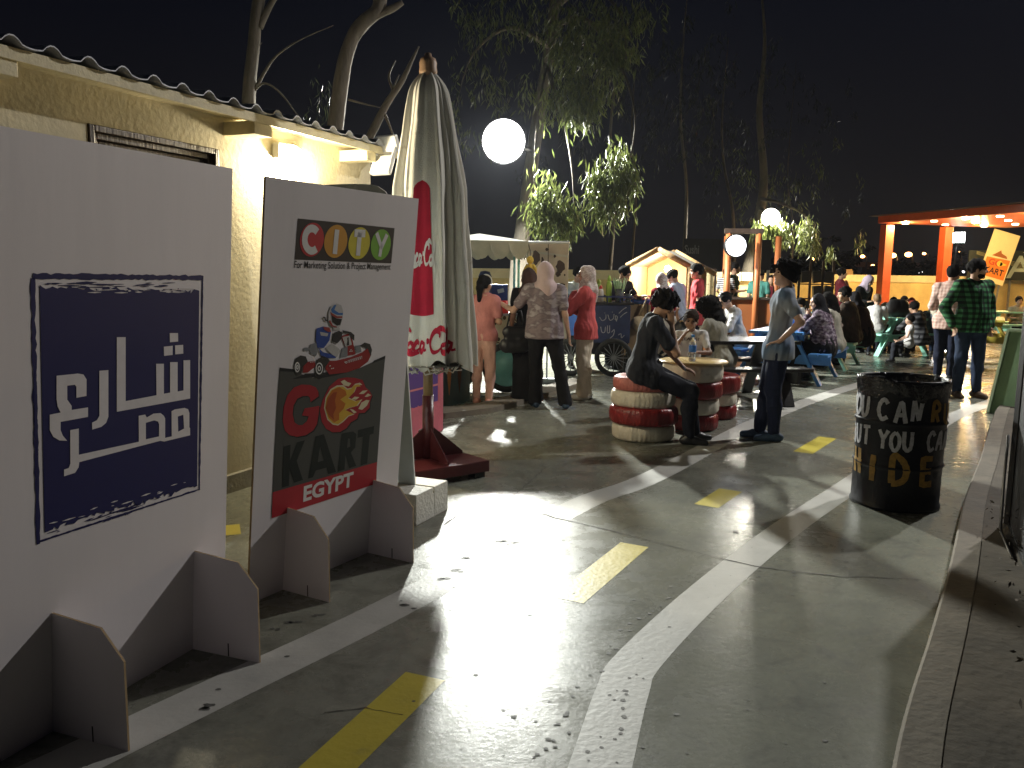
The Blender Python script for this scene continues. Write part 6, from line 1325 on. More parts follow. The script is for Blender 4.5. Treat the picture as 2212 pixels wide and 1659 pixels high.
        th = w_ + d_ * .03 * s - side * .028 * s; D.cap(th, th + (d_ * .6 - side * .7) * .04 * s, fr * 1.25, fr * 1.1, .012); D.cap(th + (d_ * .6 - side * .7) * .04 * s, th + (d_ * 1.1 - side * .7 - pal * .3 * sg_) * .062 * s, fr * 1.1, fr * .85, .008)
    hp = lambda x, y, z_: hc + Hr @ (X([x, y, z_]) * hs_)
    D.cap(neck - X([0, 0, .03 * s]), hp(0, -.02, -.05), .055 * s, .050 * s, .03)
    D.ell(hp(0, -.012, .028), X([.076, .096, .092]) * hs_, Hr.T.T if False else [list(r_) for r_ in Hr], .02); D.ell(hp(0, .030, -.045), X([.058, .062, .066]) * hs_, [list(r_) for r_ in Hr], .03); D.ell(hp(0, .072, -.092), X([.024, .020, .018]) * hs_, k=.02)
    for sx_ in (-1, 1): D.ell(hp(sx_ * .031, .092, .012), X([.020, .018, .014]) * hs_, k=.012, sub=True); D.ell(hp(sx_ * .077, -.008, -.012), X([.013, .022, .033]) * hs_, k=.008); D.ell(hp(sx_ * .044, .062, -.030), X([.022, .022, .020]) * hs_, k=.02)
    D.cap(hp(-.035, .080, .035), hp(.035, .080, .035), .013 * hs_, k=.014); D.cap(hp(0, .088, .018), hp(0, .110, -.022), .008 * hs_, .0135 * hs_, .012); D.cap(hp(-.016, .094, -.026), hp(.016, .094, -.026), .009 * hs_, k=.008)
    D.cap(hp(-.018, .084, -.054), hp(.018, .084, -.054), .0075 * hs_, k=.005); D.cap(hp(-.015, .081, -.066), hp(.015, .081, -.066), .008 * hs_, k=.005)
    link('body', D.mesh('body'), SKIN[skin], root)
    if eyes:
        for sx_ in (-1, 1): m_ = MB(); m_.ball(Vector(hp(sx_ * .031, .082, .012)), (.0125 * hs_, .010 * hs_, .0075 * hs_), seg=10); m_.build('eye', M_eye, root); m_ = MB(); q = [hp(sx_ * .016, .093, .030), hp(sx_ * .034, .094, .036), hp(sx_ * .050, .082, .030)]; m_.tube([Vector(v) for v in q], .0045 * hs_, 6); m_.build('eyebrow', HAIRM['black'], root)
        m_ = MB(); m_.tube([Vector(hp(-.020, .089, -.060)), Vector(hp(0, .0945, -.060)), Vector(hp(.020, .089, -.060))], .003 * hs_, 6); m_.build('mouth', mat('lips', (.20, .07, .06), .5, .1), root)
    # --- clothes
    o = loose
    if bm_ is not None:
        D = F_()
        if bottom == 'skirt':
            D.cap(pel + X([0, 0, .10 * s]), pel, .125 * s * g + o, .15 * s * g + o, .04, (fy, .8)); mid_ = (ank[0] + ank[1]) / 2
            if pose == 'stand': D.cap(pel, X([mid_[0], mid_[1], .10 * s]), .15 * s * g + o, .20 * s + o, .05, (X([0, 1.0, 0]), .8)); [legp(D, i, o + .03, 1.9) for i in (0, 1)]
            else: [(D.cap(hips[i], knee[i], .10 * s * g + o, .09 * s + o, .06), D.cap(knee[i], ank[i], .085 * s + o, .09 * s + o, .06)) for i in (0, 1)]
        else:
            D.cap(pel + X([-.05 * s * g, 0, 0]), pel + X([.05 * s * g, 0, 0]), .118 * s * g + o * .5, k=.04, sq=(fy, .80)); D.cap(pel, waist - X([0, 0, .02]), .125 * s * g + o * .4, k=.03, sq=tz_); g > 1.12 and D.ell(waist + Rl @ X([0, .035 * s * g, -.05]), (.145 * s * g + o * .5, .105 * s * g + o * .5, .17 * s * g), k=.09)
            for i in (0, 1): legp(D, i, o * .8, {'trousers': 1.93, 'shorts': .95, 'flare': 1.93}[bottom]); bottom == 'flare' and D.cap(knee[i] * .4 + ank[i] * .6, ank[i] + X([0, 0, .01]), .058 * s + o * .5, .075 * s + o * .5, .03)
        D.ripple(.010, seed + 50, .8, .5); D.plane((0, 0, -1), -.035 * s); link('trousers' if bottom != 'skirt' else 'skirt', D.mesh('b'), bm_, root)
    if top is not None:
        D = F_(); torso(D, o)
        if hem < .86 and pose == 'stand': D.cap(pel, pel - X([0, 0, (.9 - hem) * s]), .133 * s * g + o + .010, .140 * s * g + o + .014, .04, (fy, .90))
        fr = {'short': .62, 'long': 1.93, 'none': .08, 'threeq': 1.4}[sleeve]
        for i in (0, 1): armp(D, i, o * .9, fr)
        if pose == 'stand':
            for i in (0, 1): legp(D, i, o + .014, .5)
        if pose == 'sit':
            for i in (0, 1): D.cap(hips[i], hips[i] * .75 + knee[i] * .25, .095 * s * g + o, .09 * s * g + o, .05)
        D.ripple(.012, seed, .8, .6); nb = neck + Rl @ X([0, .01, .005 * s]); D.ell(nb + X([0, .015 * s, .06 * s]), X([.062, .066, .06]) * s, k=.01, sub=True)
        if pose == 'stand': D.plane((0, 0, -1), -hem * s + .0)
        link('shirt', D.mesh('t'), top, root)
    if shoe is not None:
        for i in (0, 1):
            D = SDF(ank[i] - X([.12, .16, .12]), ank[i] + X([.12, .26, .10]), min(vox, .012)); yaw_ = (-.16, .16)[i]; fd = X([math.sin(yaw_), math.cos(yaw_), 0]); a = ank[i] + X([0, 0, -.032]) * s
            D.cap(a - fd * .055 * s, a + fd * .06 * s, .042 * s, .042 * s, .02); D.cap(a + fd * .06 * s + X([0, 0, -.008]), a + fd * .16 * s + X([0, 0, -.016]), .043 * s, .034 * s, .02); D.cap(ank[i] + X([0, -.01, .0]), ank[i] + X([0, -.008, -.02]), .045 * s, .045 * s, .02); D.plane((0, 0, -1), -(ank[i][2] - .073 * s)); link('shoe', D.mesh('s'), shoe, root)
    # --- hair or headscarf
    rr = [list(r_) for r_ in Hr]
    if scarf is not None:
        D = F_(); D.ell(hp(0, -.018, .030), X([.090, .106, .104]) * hs_, rr, .02); D.cap(hp(0, -.03, -.02), neck + Rl @ X([0, -.01, .0]), .088 * s, .10 * s, .05); D.cap(hp(0, .02, -.105), neck + Rl @ X([0, .05, -.03]) * s, .062 * s, .09 * s, .04)
        D.cap(neck + Rl @ X([-.10, -.01, -.02]) * s, neck + Rl @ X([.10, -.01, -.02]) * s, .065 * s, k=.05); D.cap(neck + Rl @ X([.02, -.05, -.02]) * s, chest + Rl @ X([.03, -.08, .02]) * s, .075 * s, .05 * s, .05)
        D.ripple(.007, seed + 9, .7, .8); D.ell(hp(0, .105, -.018), X([.056, .075, .082]) * hs_, rr, .012, sub=True); link('headscarf', D.mesh('h'), scarf, root)
    elif hair != 'bald':
        D = F_(); k_ = {'short': .012, 'curly': .030, 'long': .022, 'pony': .012, 'big': .055, 'receding': .008, 'cap': .016}[hair]
        D.ell(hp(0, -.020, .036), X([.079 + k_, .098 + k_, .092 + k_]) * hs_, rr, .02)
        if hair in ('curly', 'big'): D.ell(hp(0, .0, .075), X([.075 + k_ * .6, .085 + k_ * .7, .055 + k_ * .6]) * hs_, rr, .03)
        if hair in ('long', 'big'):
            D.cap(hp(0, -.05, -.02), hp(0, -.075, -.17), (.085 + k_ * .7) * hs_, (.07 + k_ * .8) * hs_, .04); [D.cap(hp(sx_ * .07, -.02, .0), hp(sx_ * .085, -.02, -.16), (.025 + k_ * .5) * hs_, (.03 + k_ * .6) * hs_, .03) for sx_ in (-1, 1)]
        D.ripple(.018 if hair in ('curly', 'big') else .009, seed + 3, 1.7 if hair in ('curly', 'big') else 1.2, 1)
        cut = (.052 if hair != 'receding' else .075)
        D.ell(hp(0, .118, -.040), X([.068, .085, .098 if hair != 'receding' else .135]) * hs_, rr, .012, sub=True)
        if hair in ('short', 'curly', 'receding', 'pony', 'cap'):
            n_ = Hr @ X([0, .35, -1.0]); n_ /= np.linalg.norm(n_); D.plane(n_, n_ @ hp(0, -.02, -.050 if hair != 'cap' else .0))
        if hair == 'pony': D.cap(hp(0, -.10, .0), hp(0, -.125, -.035), .034 * hs_, .040 * hs_, .03); D.cap(hp(0, -.125, -.035), hp(-.01, -.12, -.20), .044 * hs_, .030 * hs_, .03)
        link('hair', D.mesh('h'), HAIRM[hcol], root)
    root['_j'] = [float(v) for v in hc]
    P_ = dict(hc=hc, Hr=Hr, hs=hs_, wr=wr, hd=hd, sh=sh, chest=chest, pel=pel, s=s, root=root, neck=neck, waist=waist); del root['_j']; return P_
def wpt(P, v): return P['root'].matrix_basis @ Vector(v)

jeans = cloth('blue jeans', (.020, .032, .065)); dkj = cloth('dark trousers', (.013, .015, .024)); blk = cloth('black', (.012, .012, .014)); wht = cloth('white', (.62, .61, .60), .1); grey = cloth('grey', (.26, .26, .25)); maroon = cloth('maroon', (.16, .02, .03)); cream = cloth('cream', (.58, .50, .40), .15); char = cloth('charcoal', (.022, .024, .032)); brown = cloth('brown', (.05, .035, .028)); teal = cloth('teal', (.06, .20, .17)); navy_c = cloth('navy', (.014, .02, .05))
S_white = mat('white trainers', (.60, .58, .54), .6, .15); S_black = mat('black shoes', (.014, .014, .016), .45, .2); S_navy = mat('navy trainers', (.02, .05, .10), .6, .3, 40); S_brown = mat('brown boots', (.09, .055, .03), .6, .25)

# group by the ice cream cart
g = ground_at(1043, 874)
P = person('girl in pink top with black ponytail and white headband facing the turquoise cart', (g.x, g.y), 18, 1.47, head=(12, 2), arms=('bent', 'fold'), skin='mid', hair='pony', top=cloth('salmon pink', (.50, .20, .185)), sleeve='short', hem=.88, bm_=cloth('pale pink', (.60, .36, .29)), shoe=cloth('pink shoe', (.5, .25, .2)), vox=.010)
mb = MB(); c_ = P['hc']; mb.tube([Vector(c_ + P['Hr'] @ (np.array([.102 * math.cos(a), .02 + .02 * math.sin(a), .028 + .108 * math.sin(a)]) * P['hs'])) for a in [R(q) for q in range(-8, 189, 14)]], .008, 6); mb.build('headband', M_whiteplastic, P['root'])
g = ground_at(1172, 880)
camo = pattern_cloth('purple grey camouflage', [(.10, .075, .085), (.24, .19, .20), (.16, .125, .14), (.36, .32, .33)], 7.5)
P = person('woman in pale pink headscarf and mottled grey blouse reaching towards the girl, seen from behind', (g.x, g.y), -4, 1.63, head=(-12, 4), arms=('side', 'down'), skin='light', top=camo, sleeve='short', hem=.84, girth=1.16, bm_=blk, bottom='flare', shoe=S_navy, scarf=cloth('pale pink scarf', (.60, .46, .45), .12), vox=.010, stance=((-.09, .02), (.27, -.10)), loose=.024, armov=(((.19, .12, -.25), (.45, .16, -.10), (.75, .4, .55)), ((.07, -.02, -.29), (.13, .05, -.54), (.1, .15, -1))))
person('woman in long black skirt standing close before the woman with pale pink headscarf', (g.x - .17, g.y + .35), -10, 1.56, head=(-30, -4), arms=('down', 'bent'), skin='dark', top=blk, sleeve='short', bm_=blk, bottom='skirt', shoe=S_black, scarf=cloth('dark brown scarf', (.05, .03, .025)), vox=.014)
hb = empty('handbag', (g.x - .32, g.y + .12, .78), R(10), 'large black handbag hanging beside the woman in mottled blouse', 'handbag'); D = SDF((-.2, -.12, -.22), (.2, .12, .22), .012); D.cap((-.10, 0, -.09), (.10, 0, -.09), .085, k=.05, sq=((0, 1, 0), .6)); D.cap((-.08, 0, .06), (.08, 0, .06), .07, k=.05, sq=((0, 1, 0), .6)); D.ripple(.005, 4); link('bag', D.mesh('bag'), mat('black leather', (.013, .012, .013), .4, .3, 20), hb); mb = MB(); mb.tube([(-.10, 0, .11), (-.06, 0, .30), (.06, 0, .30), (.10, 0, .11)], .010, 8); mb.build('strap', M_black, hb)
g = ground_at(1262, 862)
scarfp = pattern_cloth('patterned pale scarf', [(.46, .36, .33), (.62, .54, .50), (.40, .30, .28), (.66, .60, .55)], 22)
P = person('woman in coral top and cream trousers with patterned pale headscarf, standing in profile', (g.x, g.y), -72, 1.60, head=(-8, 2), arms=('mouth', 'fold'), skin='mid', top=cloth('coral', (.55, .10, .10)), sleeve='long', hem=.80, bm_=cream, bottom='flare', shoe=S_white, scarf=scarfp, vox=.010, loose=.020, eyes=True)
# cart vendors
person('vendor in pale tee and dark hair behind the blue drinks cart', (1.02, 13.3), 160, 1.62, head=(-40, -15), arms=('bent', 'bent'), skin='mid', top=cloth('pale green grey', (.42, .45, .40)), bm_=dkj, shoe=S_black, vox=.017)
person('bearded vendor in black shirt bending over the drinks cart bottles', (1.62, 13.35), 150, 1.68, lean=22, head=(-15, -20), arms=('reach', 'bent'), skin='mid', top=blk, bm_=dkj, shoe=S_black, vox=.016, eyes=True)
# three people at the gable hut
P = person('woman in dark red blouse and white headscarf at the hut stall', (2.30, 12.9), -38, 1.54, head=(20, -14), arms=('fold', 'bent'), skin='light', girth=1.12, top=cloth('crimson', (.28, .012, .03)), sleeve='long', hem=.76, bm_=blk, shoe=S_black, scarf=pattern_cloth('white print scarf', [(.60, .56, .54), (.68, .66, .64), (.35, .22, .22), (.7, .68, .66)], 20), vox=.013)
wbag = empty('handbag', (2.02, 12.55, .82), R(20), 'cream straw handbag hanging from the woman in dark red blouse', 'handbag'); D = SDF((-.3, -.16, -.25), (.3, .16, .2), .013); D.cap((-.14, 0, -.04), (.14, 0, -.02), .11, .09, .05, ((0, 1, 0), .6)); D.cap((-.1, 0, -.1), (.1, 0, -.1), .08, k=.05, sq=((0, 1, 0), .6)); D.ripple(.006, 2); link('bag', D.mesh('bag'), mat('cream straw', (.46, .36, .22), .8, .25, 30, .5, 80), wbag); mb = MB(); mb.tube([(-.12, 0, .05), (.0, .02, .34), (.16, 0, .30), (.14, 0, .04)], .012, 8); mb.build('strap', mat('cream straw', (.46, .36, .22)), wbag)
person('man in pale blue shirt with dark collar looking down at the hut stall', (2.66, 13.2), -55, 1.62, lean=12, head=(-5, -28), arms=('bent', 'bent'), skin='mid', top=cloth('pale blue', (.42, .47, .58), .12), sleeve='long', hem=.78, bm_=dkj, shoe=S_black, vox=.013, eyes=True)
person('man in coral red tee standing right of the hut stall, in profile', (2.98, 13.5), -75, 1.69, head=(-8, -6), arms=('down', 'down'), skin='mid', top=cloth('red tee', (.55, .07, .08)), hem=.74, bm_=dkj, shoe=S_black, vox=.013, eyes=True)
# boy with phone on the tyre seat
g = SEAT1.location.copy()
P = person('boy in dark tee sitting on the tyre seat holding a phone to his ear', (g.x - .06, g.y - .12), 95, 1.56, 'sit', seat=.575, lean=17, head=(4, -24), arms=('lap', 'phone'), skin='mid', hair='curly', top=char, sleeve='short', bm_=dkj, shoe=S_black, vox=.0095, girth=1.12, loose=.022, legs=((-.12, .52, .58, .03), (.13, .50, .50, .03)), eyes=True, armov=(((.07, .16, -.27), (-.02, .34, -.46), (-.2, .9, -.3)), ((.05, .22, -.28), (-.055, .17, .00), (-.10, -.12, 1))))
ph = empty('phone', wpt(P, P['wr'][1] + np.array([-.045, -.02, .11])), R(-60), 'black mobile phone held to the ear of the boy on the tyre seat', 'phone'); mb = MB(); mb.box((0, 0, 0), (.065, .009, .135), Matrix.Rotation(R(15), 3, 'Y'), bev=.004); mb.build('body', M_black, ph); mb = MB(); mb.box((0, -.0052, 0), (.056, .001, .115), Matrix.Rotation(R(15), 3, 'Y')); mb.build('screen', mat('dark screen', (.01, .012, .02), .1, 0), ph)
wt = empty('wristwatch', wpt(P, P['wr'][0]), 0, 'pale wristwatch on the seated boy with the phone', 'watch'); mb = MB(); mb.lathe([(.029, -.009), (.033, -.008), (.033, .008), (.029, .009)], 18, M=Matrix.Rotation(R(50), 3, 'Y'), closed=True); mb.build('band', M_gmetal, wt)
# kid behind the table
P = person('boy in white printed tee behind the tyre table, hand over his mouth', (1.90, 8.86), 190, 1.30, 'sit', seat=.46, lean=16, head=(4, -6), arms=('table', 'mouth'), skin='dark', hair='short', hcol='brown', top=wht, bm_=dkj, shoe=S_brown, vox=.0095, eyes=True, child=True, armov=(((.10, .20, -.22), (-.10, .42, -.20), (-.6, .8, 0)), ((.10, .22, -.22), (-.10, .20, .06), (-.8, -.1, .45))))
bm = bmesh.new(); a_ = P['chest']; tb = lambda u, v, z_: Vector(a_ + np.array([-u, .128 - .045 * abs(u) / .1 + z_, v]))
sq_ = lambda u, v, z_: Vector(a_ + np.array([-u, .121 * P['s'] + .030 - .9 * u * u * 2 - .28 * v + z_, v]))
text_into(bm, 'JEANS?', (-.09, .035, .09, .075), sq_, .0, .02); flat_obj('shirt_lettering', bm, flat('tee print', (.06, .05, .07)), P['root'])
# curly woman and neighbours at the black table
person('woman with big curly dark hair in grey top leaning beside the boy in white tee', (2.52, 9.75), -50, 1.56, 'sit', seat=.46, lean=26, head=(-20, -8), arms=('table', 'table'), skin='mid', hair='big', top=cloth('grey beige', (.34, .33, .28)), sleeve='short', bm_=grey, shoe=S_black, vox=.012, eyes=True)
person('dark haired person in pale top half hidden behind the boy on the phone', (1.80, 10.1), 175, 1.50, 'sit', seat=.46, lean=10, head=(10, -10), arms=('up', 'table'), skin='mid', hair='short', top=cloth('pale top', (.48, .46, .42)), bm_=dkj, shoe=S_black, vox=.015)
hbk = empty('handbag', (2.02, 9.78, .79), 0, 'round black handbag with gold beads on the black table', 'handbag'); D = SDF((-.16, -.12, -.02), (.16, .12, .3), .012); D.ell((0, 0, .10), (.12, .07, .10), k=.02); D.ripple(.004, 8); link('bag', D.mesh('bag'), M_black, hbk); mb = MB(); mb.tube([(-.09, 0, .16), (0, 0, .25), (.09, 0, .16)], .008, 6); mb.build('handle', M_black, hbk); mb = MB()
for k in range(6): mb.ball((-.06 + .024 * k, -.05, .18 + .004 * math.sin(k)), .011, seg=8)
mb.build('bead_trim', mat('gold beads', (.55, .34, .14), .3, .1, metal=.6), hbk)
person('balding man in white long sleeved shirt looking down at the blue table', (3.45, 12.55), -100, 1.66, 'sit', seat=.46, lean=24, head=(-5, -26), arms=('table', 'table'), skin='light', hair='receding', top=wht, sleeve='long', bm_=blk, shoe=S_black, vox=.0125, eyes=True)
# standing boy
g = ground_at(1672, 952)
twot = pattern_cloth('blue grey tee', [(.09, .14, .25), (.12, .18, .28), (.20, .23, .28), (.24, .26, .29)], 1.6)
person('curly haired boy in blue grey tee standing with hand on hip by the tables', (g.x, g.y + .02), -72, 1.64, head=(-22, 4), arms=('hip', 'down'), skin='light', hair='curly', top=twot, hem=.81, bm_=navy_c, shoe=S_navy, vox=.0095, stance=((-.07, .0), (.07, .14)), lean=-4, loose=.020, eyes=True)
# people around the blue table
person('dark haired child facing the blue table behind the standing boy', (4.68, 13.55), 195, 1.35, 'sit', seat=.45, lean=10, head=(10, -15), arms=('table', 'table'), skin='mid', hair='short', top=grey, bm_=dkj, shoe=S_black, vox=.016, child=True)
flor = pattern_cloth('purple floral', [(.035, .025, .045), (.06, .04, .06), (.16, .12, .17), (.30, .26, .30)], 16)
g = ground_at(1790, 800)
person('woman in black headscarf and purple floral blouse seated on the blue bench', (4.40, 11.62), -58, 1.60, 'sit', seat=.46, lean=14, head=(-35, -6), arms=('chin', 'table'), girth=1.25, skin='light', top=flor, sleeve='long', bm_=blk, bottom='skirt', shoe=S_black, scarf=cloth('black scarf', (.012, .012, .016)), vox=.0125, loose=.025)
person('woman with long dark hair and pale sleeve seated next to the floral blouse', (4.80, 12.22), -58, 1.62, 'sit', seat=.46, lean=16, head=(-25, -12), arms=('table', 'table'), skin='light', hair='long', top=cloth('pale beige', (.48, .45, .38)), sleeve='long', bm_=blk, shoe=S_black, vox=.016)
bottle(4.02, 11.95, .755, 'blue capped water bottle standing on the blue picnic table', 1.05)
e = empty('carrier_bag', (4.30, 12.75, .752), R(15), 'white plastic carrier bag standing on the blue table', 'bag'); D = SDF((-.3, -.2, -.01), (.3, .2, .36), .014); D.cap((-.12, 0, .1), (.12, 0, .1), .11, k=.04, sq=((0, 1, 0), .6)); D.cap((-.1, 0, .2), (.14, 0, .22), .07, k=.05, sq=((0, 1, 0), .5)); D.ripple(.012, 5, .8); D.plane((0, 0, -1), -.002); link('sack', D.mesh('bag'), mat('white plastic film', (.62, .62, .60), .35, .1), e)
e = empty('carrier_bag', (4.52, 12.95, .752), R(-15), 'yellow bag of food on the blue table', 'bag'); D = SDF((-.3, -.2, -.01), (.3, .2, .36), .016); D.cap((-.14, 0, .06), (.14, 0, .06), .07, k=.04); D.cap((-.1, 0, .12), (.1, 0, .14), .06, k=.04); D.ripple(.012, 6, .8); D.plane((0, 0, -1), -.002); link('sack', D.mesh('bag'), mat('yellow bag', (.60, .46, .05), .5, .2, 20), e)
e = empty('backpack', (3.95, 12.25, 0), R(20), 'tan canvas bag lying on the ground under the blue table', 'bag'); D = SDF((-.35, -.25, -.01), (.35, .25, .45), .016); D.cap((-.14, 0, .12), (.14, 0, .12), .13, k=.04); D.cap((-.1, 0, .2), (.1, 0, .24), .09, k=.05); D.ripple(.010, 7); D.plane((0, 0, -1), -.002); link('sack', D.mesh('bag'), mat('tan canvas', (.22, .13, .06), .8, .35, 14), e)
# mint tables
person('bearded man in dark brown shirt seated with his back turned on the mint bench', (5.62, 13.72), -55, 1.76, 'sit', seat=.46, lean=14, head=(-30, -4), arms=('table', 'table'), girth=1.22, skin='mid', hair='short', top=brown, sleeve='short', bm_=blk, shoe=S_black, vox=.0135, loose=.02)
person('large person in dark brown clothes seated at the end of the mint bench', (6.02, 14.18), -50, 1.62, 'sit', seat=.46, lean=20, head=(-10, -10), arms=('lap', 'lap'), girth=1.42, skin='mid', top=cloth('dark plum', (.055, .032, .03)), sleeve='long', bm_=blk, bottom='skirt', shoe=S_black, scarf=cloth('blackish scarf', (.015, .014, .018)), vox=.015)
person('woman in lilac headscarf standing and looking down behind the mint tables', (7.05, 16.9), 150, 1.58, lean=12, head=(-15, -25), arms=('bent', 'bent'), skin='light', top=blk, sleeve='long', bm_=blk, shoe=S_black, scarf=cloth('lilac scarf', (.36, .29, .36), .1), vox=.0155, eyes=True)
person('man in maroon tee standing with hand to mouth before the yellow wall', (7.60, 19.4), 100, 1.72, head=(10, -4), arms=('bent', 'mouth'), skin='mid', top=maroon, bm_=blk, shoe=S_black, vox=.017)
# timber stall people
person('child in striped tee sitting on the timber stall counter', (4.42, 17.35), 20, 1.25, 'sit', seat=1.0, lean=4, arms=('lap', 'lap'), skin='mid', hair='short', top=pattern_cloth('striped tee', [(.03, .03, .04), (.45, .45, .46)], 26, 'stripe'), bm_=wht, vox=.018, child=True)
person('man in dark green shirt standing between the orange posts', (4.85, 18.4), 120, 1.80, head=(0, -4), arms=('bent', 'bent'), skin='dark', top=cloth('dark green', (.012, .035, .03)), bm_=dkj, shoe=S_black, vox=.018)
person('man in teal shirt and dark cap right of the timber stall', (5.25, 17.9), 30, 1.66, lean=14, head=(10, -10), arms=('bent', 'bent'), skin='mid', hair='cap', top=teal, bm_=dkj, shoe=S_black, vox=.018)
person('person in maroon top beyond the timber stall counter', (5.75, 18.6), 200, 1.55, lean=12, arms=('bent', 'bent'), skin='mid', hair='short', top=maroon, sleeve='long', bm_=blk, shoe=S_black, vox=.02)
person('person in dark jacket behind the standing boy near the timber stall', (6.3, 19.4), 200, 1.60, arms=('down', 'down'), skin='mid', hair='short', top=char, sleeve='long', bm_=blk, shoe=S_black, vox=.02)
# crowd at far tables
def crowd(lab, px_, ytop, D, face, top, h=1.6, **k):
    p = point_at(px_, ytop, D); seat = max(.3, p.z - .50 * h * (1.06 if k.get('child') else 1.0) - .085 * h / 1.75 * 0); 
    return person(lab, (p.x, D), face, h, 'sit', seat=min(seat, .62), top=top, vox=k.pop('vox', .017), arms=k.pop('arms', ('table', 'table')), bm_=k.pop('bm_', blk), shoe=S_black, lean=k.pop('lean', 12), **k)
crowd('child in white tee seated high with back turned before the pergola post', 1897, 636, 15.9, 20, wht, 1.35, hcol='fair', child=True, arms=('lap', 'lap'), bm_=dkj, skin='light')
crowd('small boy in dark top looking sideways left of the white tee child', 1868, 648, 17.2, 60, blk, 1.30, child=True)
crowd('dark haired child in white collar half hidden left of the white tee child', 1882, 652, 17.6, 170, wht, 1.3, child=True)
crowd('fair haired child half hidden right of the white tee child', 1910, 653, 17.0, 190, cream, 1.3, hcol='fair', child=True)
crowd('dark haired person in brown top at the far mint table', 1932, 655, 16.9, 20, brown, 1.6)
crowd('person in pale collar behind the far mint table', 1953, 650, 18.2, 200, grey, 1.62)
crowd('person in rust red headscarf at the far mint table', 1969, 654, 16.8, 25, brown, 1.6, scarf=cloth('rust scarf', (.30, .05, .03)))
crowd('person in dark striped jacket bending at the mint table end', 1996, 672, 15.6, -20, pattern_cloth('dark stripes', [(.02, .02, .025), (.10, .10, .11)], 11, 'stripe'), 1.6, lean=26, sleeve='long')
crowd('toddler in white vest sitting on the mint bench', 1968, 694, 15.0, -70, wht, 1.02, lean=2, sleeve='none', hair='short', child=True, skin='light', arms=('lap', 'lap'), bm_=char)
crowd('person in cream headscarf and grey blue jacket at the crowd edge', 2020, 648, 16.2, 40, cloth('slate', (.12, .14, .17)), 1.62, scarf=cloth('cream scarf', (.55, .50, .40), .1), sleeve='long', bm_=jeans)
crowd('boy in beige shirt seated at the far right table', 2200, 640, 20.3, 200, cloth('beige', (.40, .33, .22)), 1.45, child=True, arms=('lap', 'table'))
e = empty('backpack', (7.52, 16.25, .755), R(10), 'black bag sitting on the end of the mint picnic table', 'bag'); D = SDF((-.35, -.25, -.01), (.35, .25, .45), .016); D.cap((-.13, 0, .14), (.13, 0, .14), .15, k=.04, sq=((0, 1, 0), .7)); D.cap((-.1, 0, .24), (.1, 0, .24), .11, k=.05, sq=((0, 1, 0), .7)); D.ripple(.008, 11); D.plane((0, 0, -1), -.002); link('sack', D.mesh('bag'), mat('black nylon', (.016, .015, .015), .5, .4, 20), e)
e = empty('carrier_bag', (5.2, 14.2, .755), 0, 'pale blue and white bag on the mint table by the bearded man', 'bag'); D = SDF((-.3, -.2, -.01), (.3, .2, .36), .016); D.cap((-.12, 0, .07), (.12, 0, .09), .08, k=.04); D.ripple(.012, 9, .8); D.plane((0, 0, -1), -.002); link('sack', D.mesh('bag'), mat('pale blue film', (.42, .52, .62), .4, .3, 10), e)
# standing men at the right
person('man in pale pink checked shirt standing in profile behind the man in green', (6.42, 12.25), 40, 1.70, lean=4, head=(15, -10), arms=('bent', 'bent'), girth=1.08, skin='mid', top=pattern_cloth('pink check', [(.46, .28, .24), (.56, .38, .32), (.62, .46, .40)], 22, 'check'), sleeve='long', hem=.80, bm_=cloth('navy jeans', (.012, .016, .035)), shoe=S_black, vox=.0125, loose=.02)
g = ground_at(2084, 858)
grn = pattern_cloth('green check', [(.006, .011, .009), (.012, .055, .022), (.05, .19, .075)], 15, 'check')
P = person('bearded man in green and black checked shirt with hands in pockets', (g.x, g.y), 176, 1.755, head=(-62, -4), arms=('pocket', 'pocket'), girth=1.16, skin='mid', hair='short', top=grn, sleeve='long', hem=.84, bm_=jeans, shoe=S_brown, vox=.0105, stance=((-.13, .02), (.12, .0)), loose=.022, eyes=True)
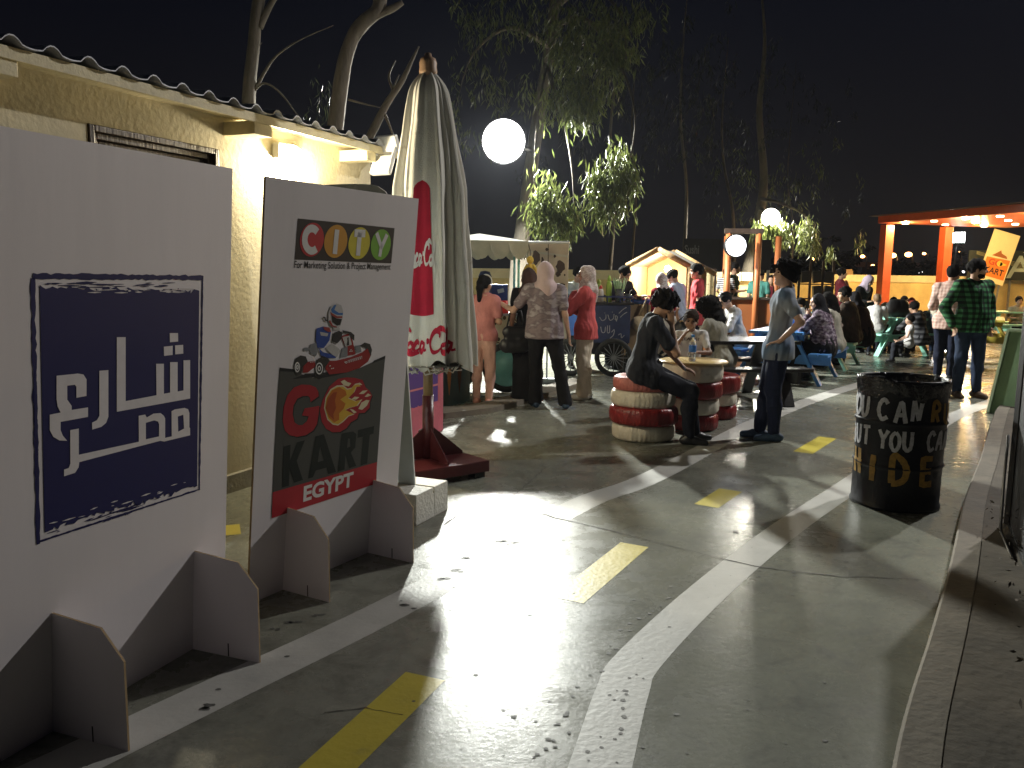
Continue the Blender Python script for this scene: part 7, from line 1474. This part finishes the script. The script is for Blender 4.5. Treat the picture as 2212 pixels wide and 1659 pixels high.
sv = np.array([v.co[:] for c_ in P['root'].children if c_.name.startswith('shirt') for v in c_.data.vertices]); pk_ = []
for zz_ in np.arange(.86, P['neck'][2] - .05, .03):
    q = sv[(abs(sv[:, 0]) < .02) & (abs(sv[:, 2] - zz_) < .02) & (sv[:, 1] > 0)]
    if len(q): pk_.append((float(zz_), float(q[:, 1].max())))
mb = MB(); mb.tube([(0, y_ - .001, z_) for z_, y_ in pk_], .009, 6); mb.build('placket', cloth('dark green placket', (.012, .05, .022)), P['root'])
for sx_ in (-1, 1): mb = MB(); mb.tube([Vector(P['neck'] + np.array([sx_ * .075, -.02, .03])), Vector(P['neck'] + np.array([sx_ * .06, .05, .01])), Vector(P['neck'] + np.array([sx_ * .022, .088, -.035]))], [.014, .016, .012], 8); mb.build('collar', cloth('green collar', (.02, .09, .04)), P['root'])
D = SDF(P['hc'] - .16, P['hc'] + .16, .009); hp = lambda x, y, z_: P['hc'] + P['Hr'] @ (np.array([x, y, z_]) * P['hs']); rr = [list(r_) for r_ in P['Hr']]
D.ell(hp(0, .030, -.062), np.array([.0605, .0635, .056]) * P['hs'], rr, .01); D.ell(hp(0, .11, -.056), np.array([.030, .045, .014]) * P['hs'], rr, .01, sub=True); n_ = P['Hr'] @ np.array([0, -.2, 1.0]); D.plane(n_, n_ @ hp(0, .0, -.028)); link('beard', D.mesh('beard'), HAIRM['black'], P['root'])

# ================================================================== NIGHT AIR: added volume, its halo stands in for lens bloom
mb = MB(); mb.box((0, 114, 13), (364, 296, 28.2)); hz = mb.build('bloom_haze', [])
hm = bpy.data.materials.new('night haze'); hm.use_nodes = True; hn = hm.node_tree; hn.nodes.clear()
ho = hn.nodes.new('ShaderNodeOutputMaterial'); hv = hn.nodes.new('ShaderNodeVolumePrincipled'); hv.inputs['Density'].default_value = .00018; hv.inputs['Color'].default_value = (.82, .86, 1, 1); hv.inputs['Anisotropy'].default_value = .6
hn.links.new(hv.outputs[0], ho.inputs['Volume']); hz.data.materials.append(hm); tag(hz, kind='stuff')
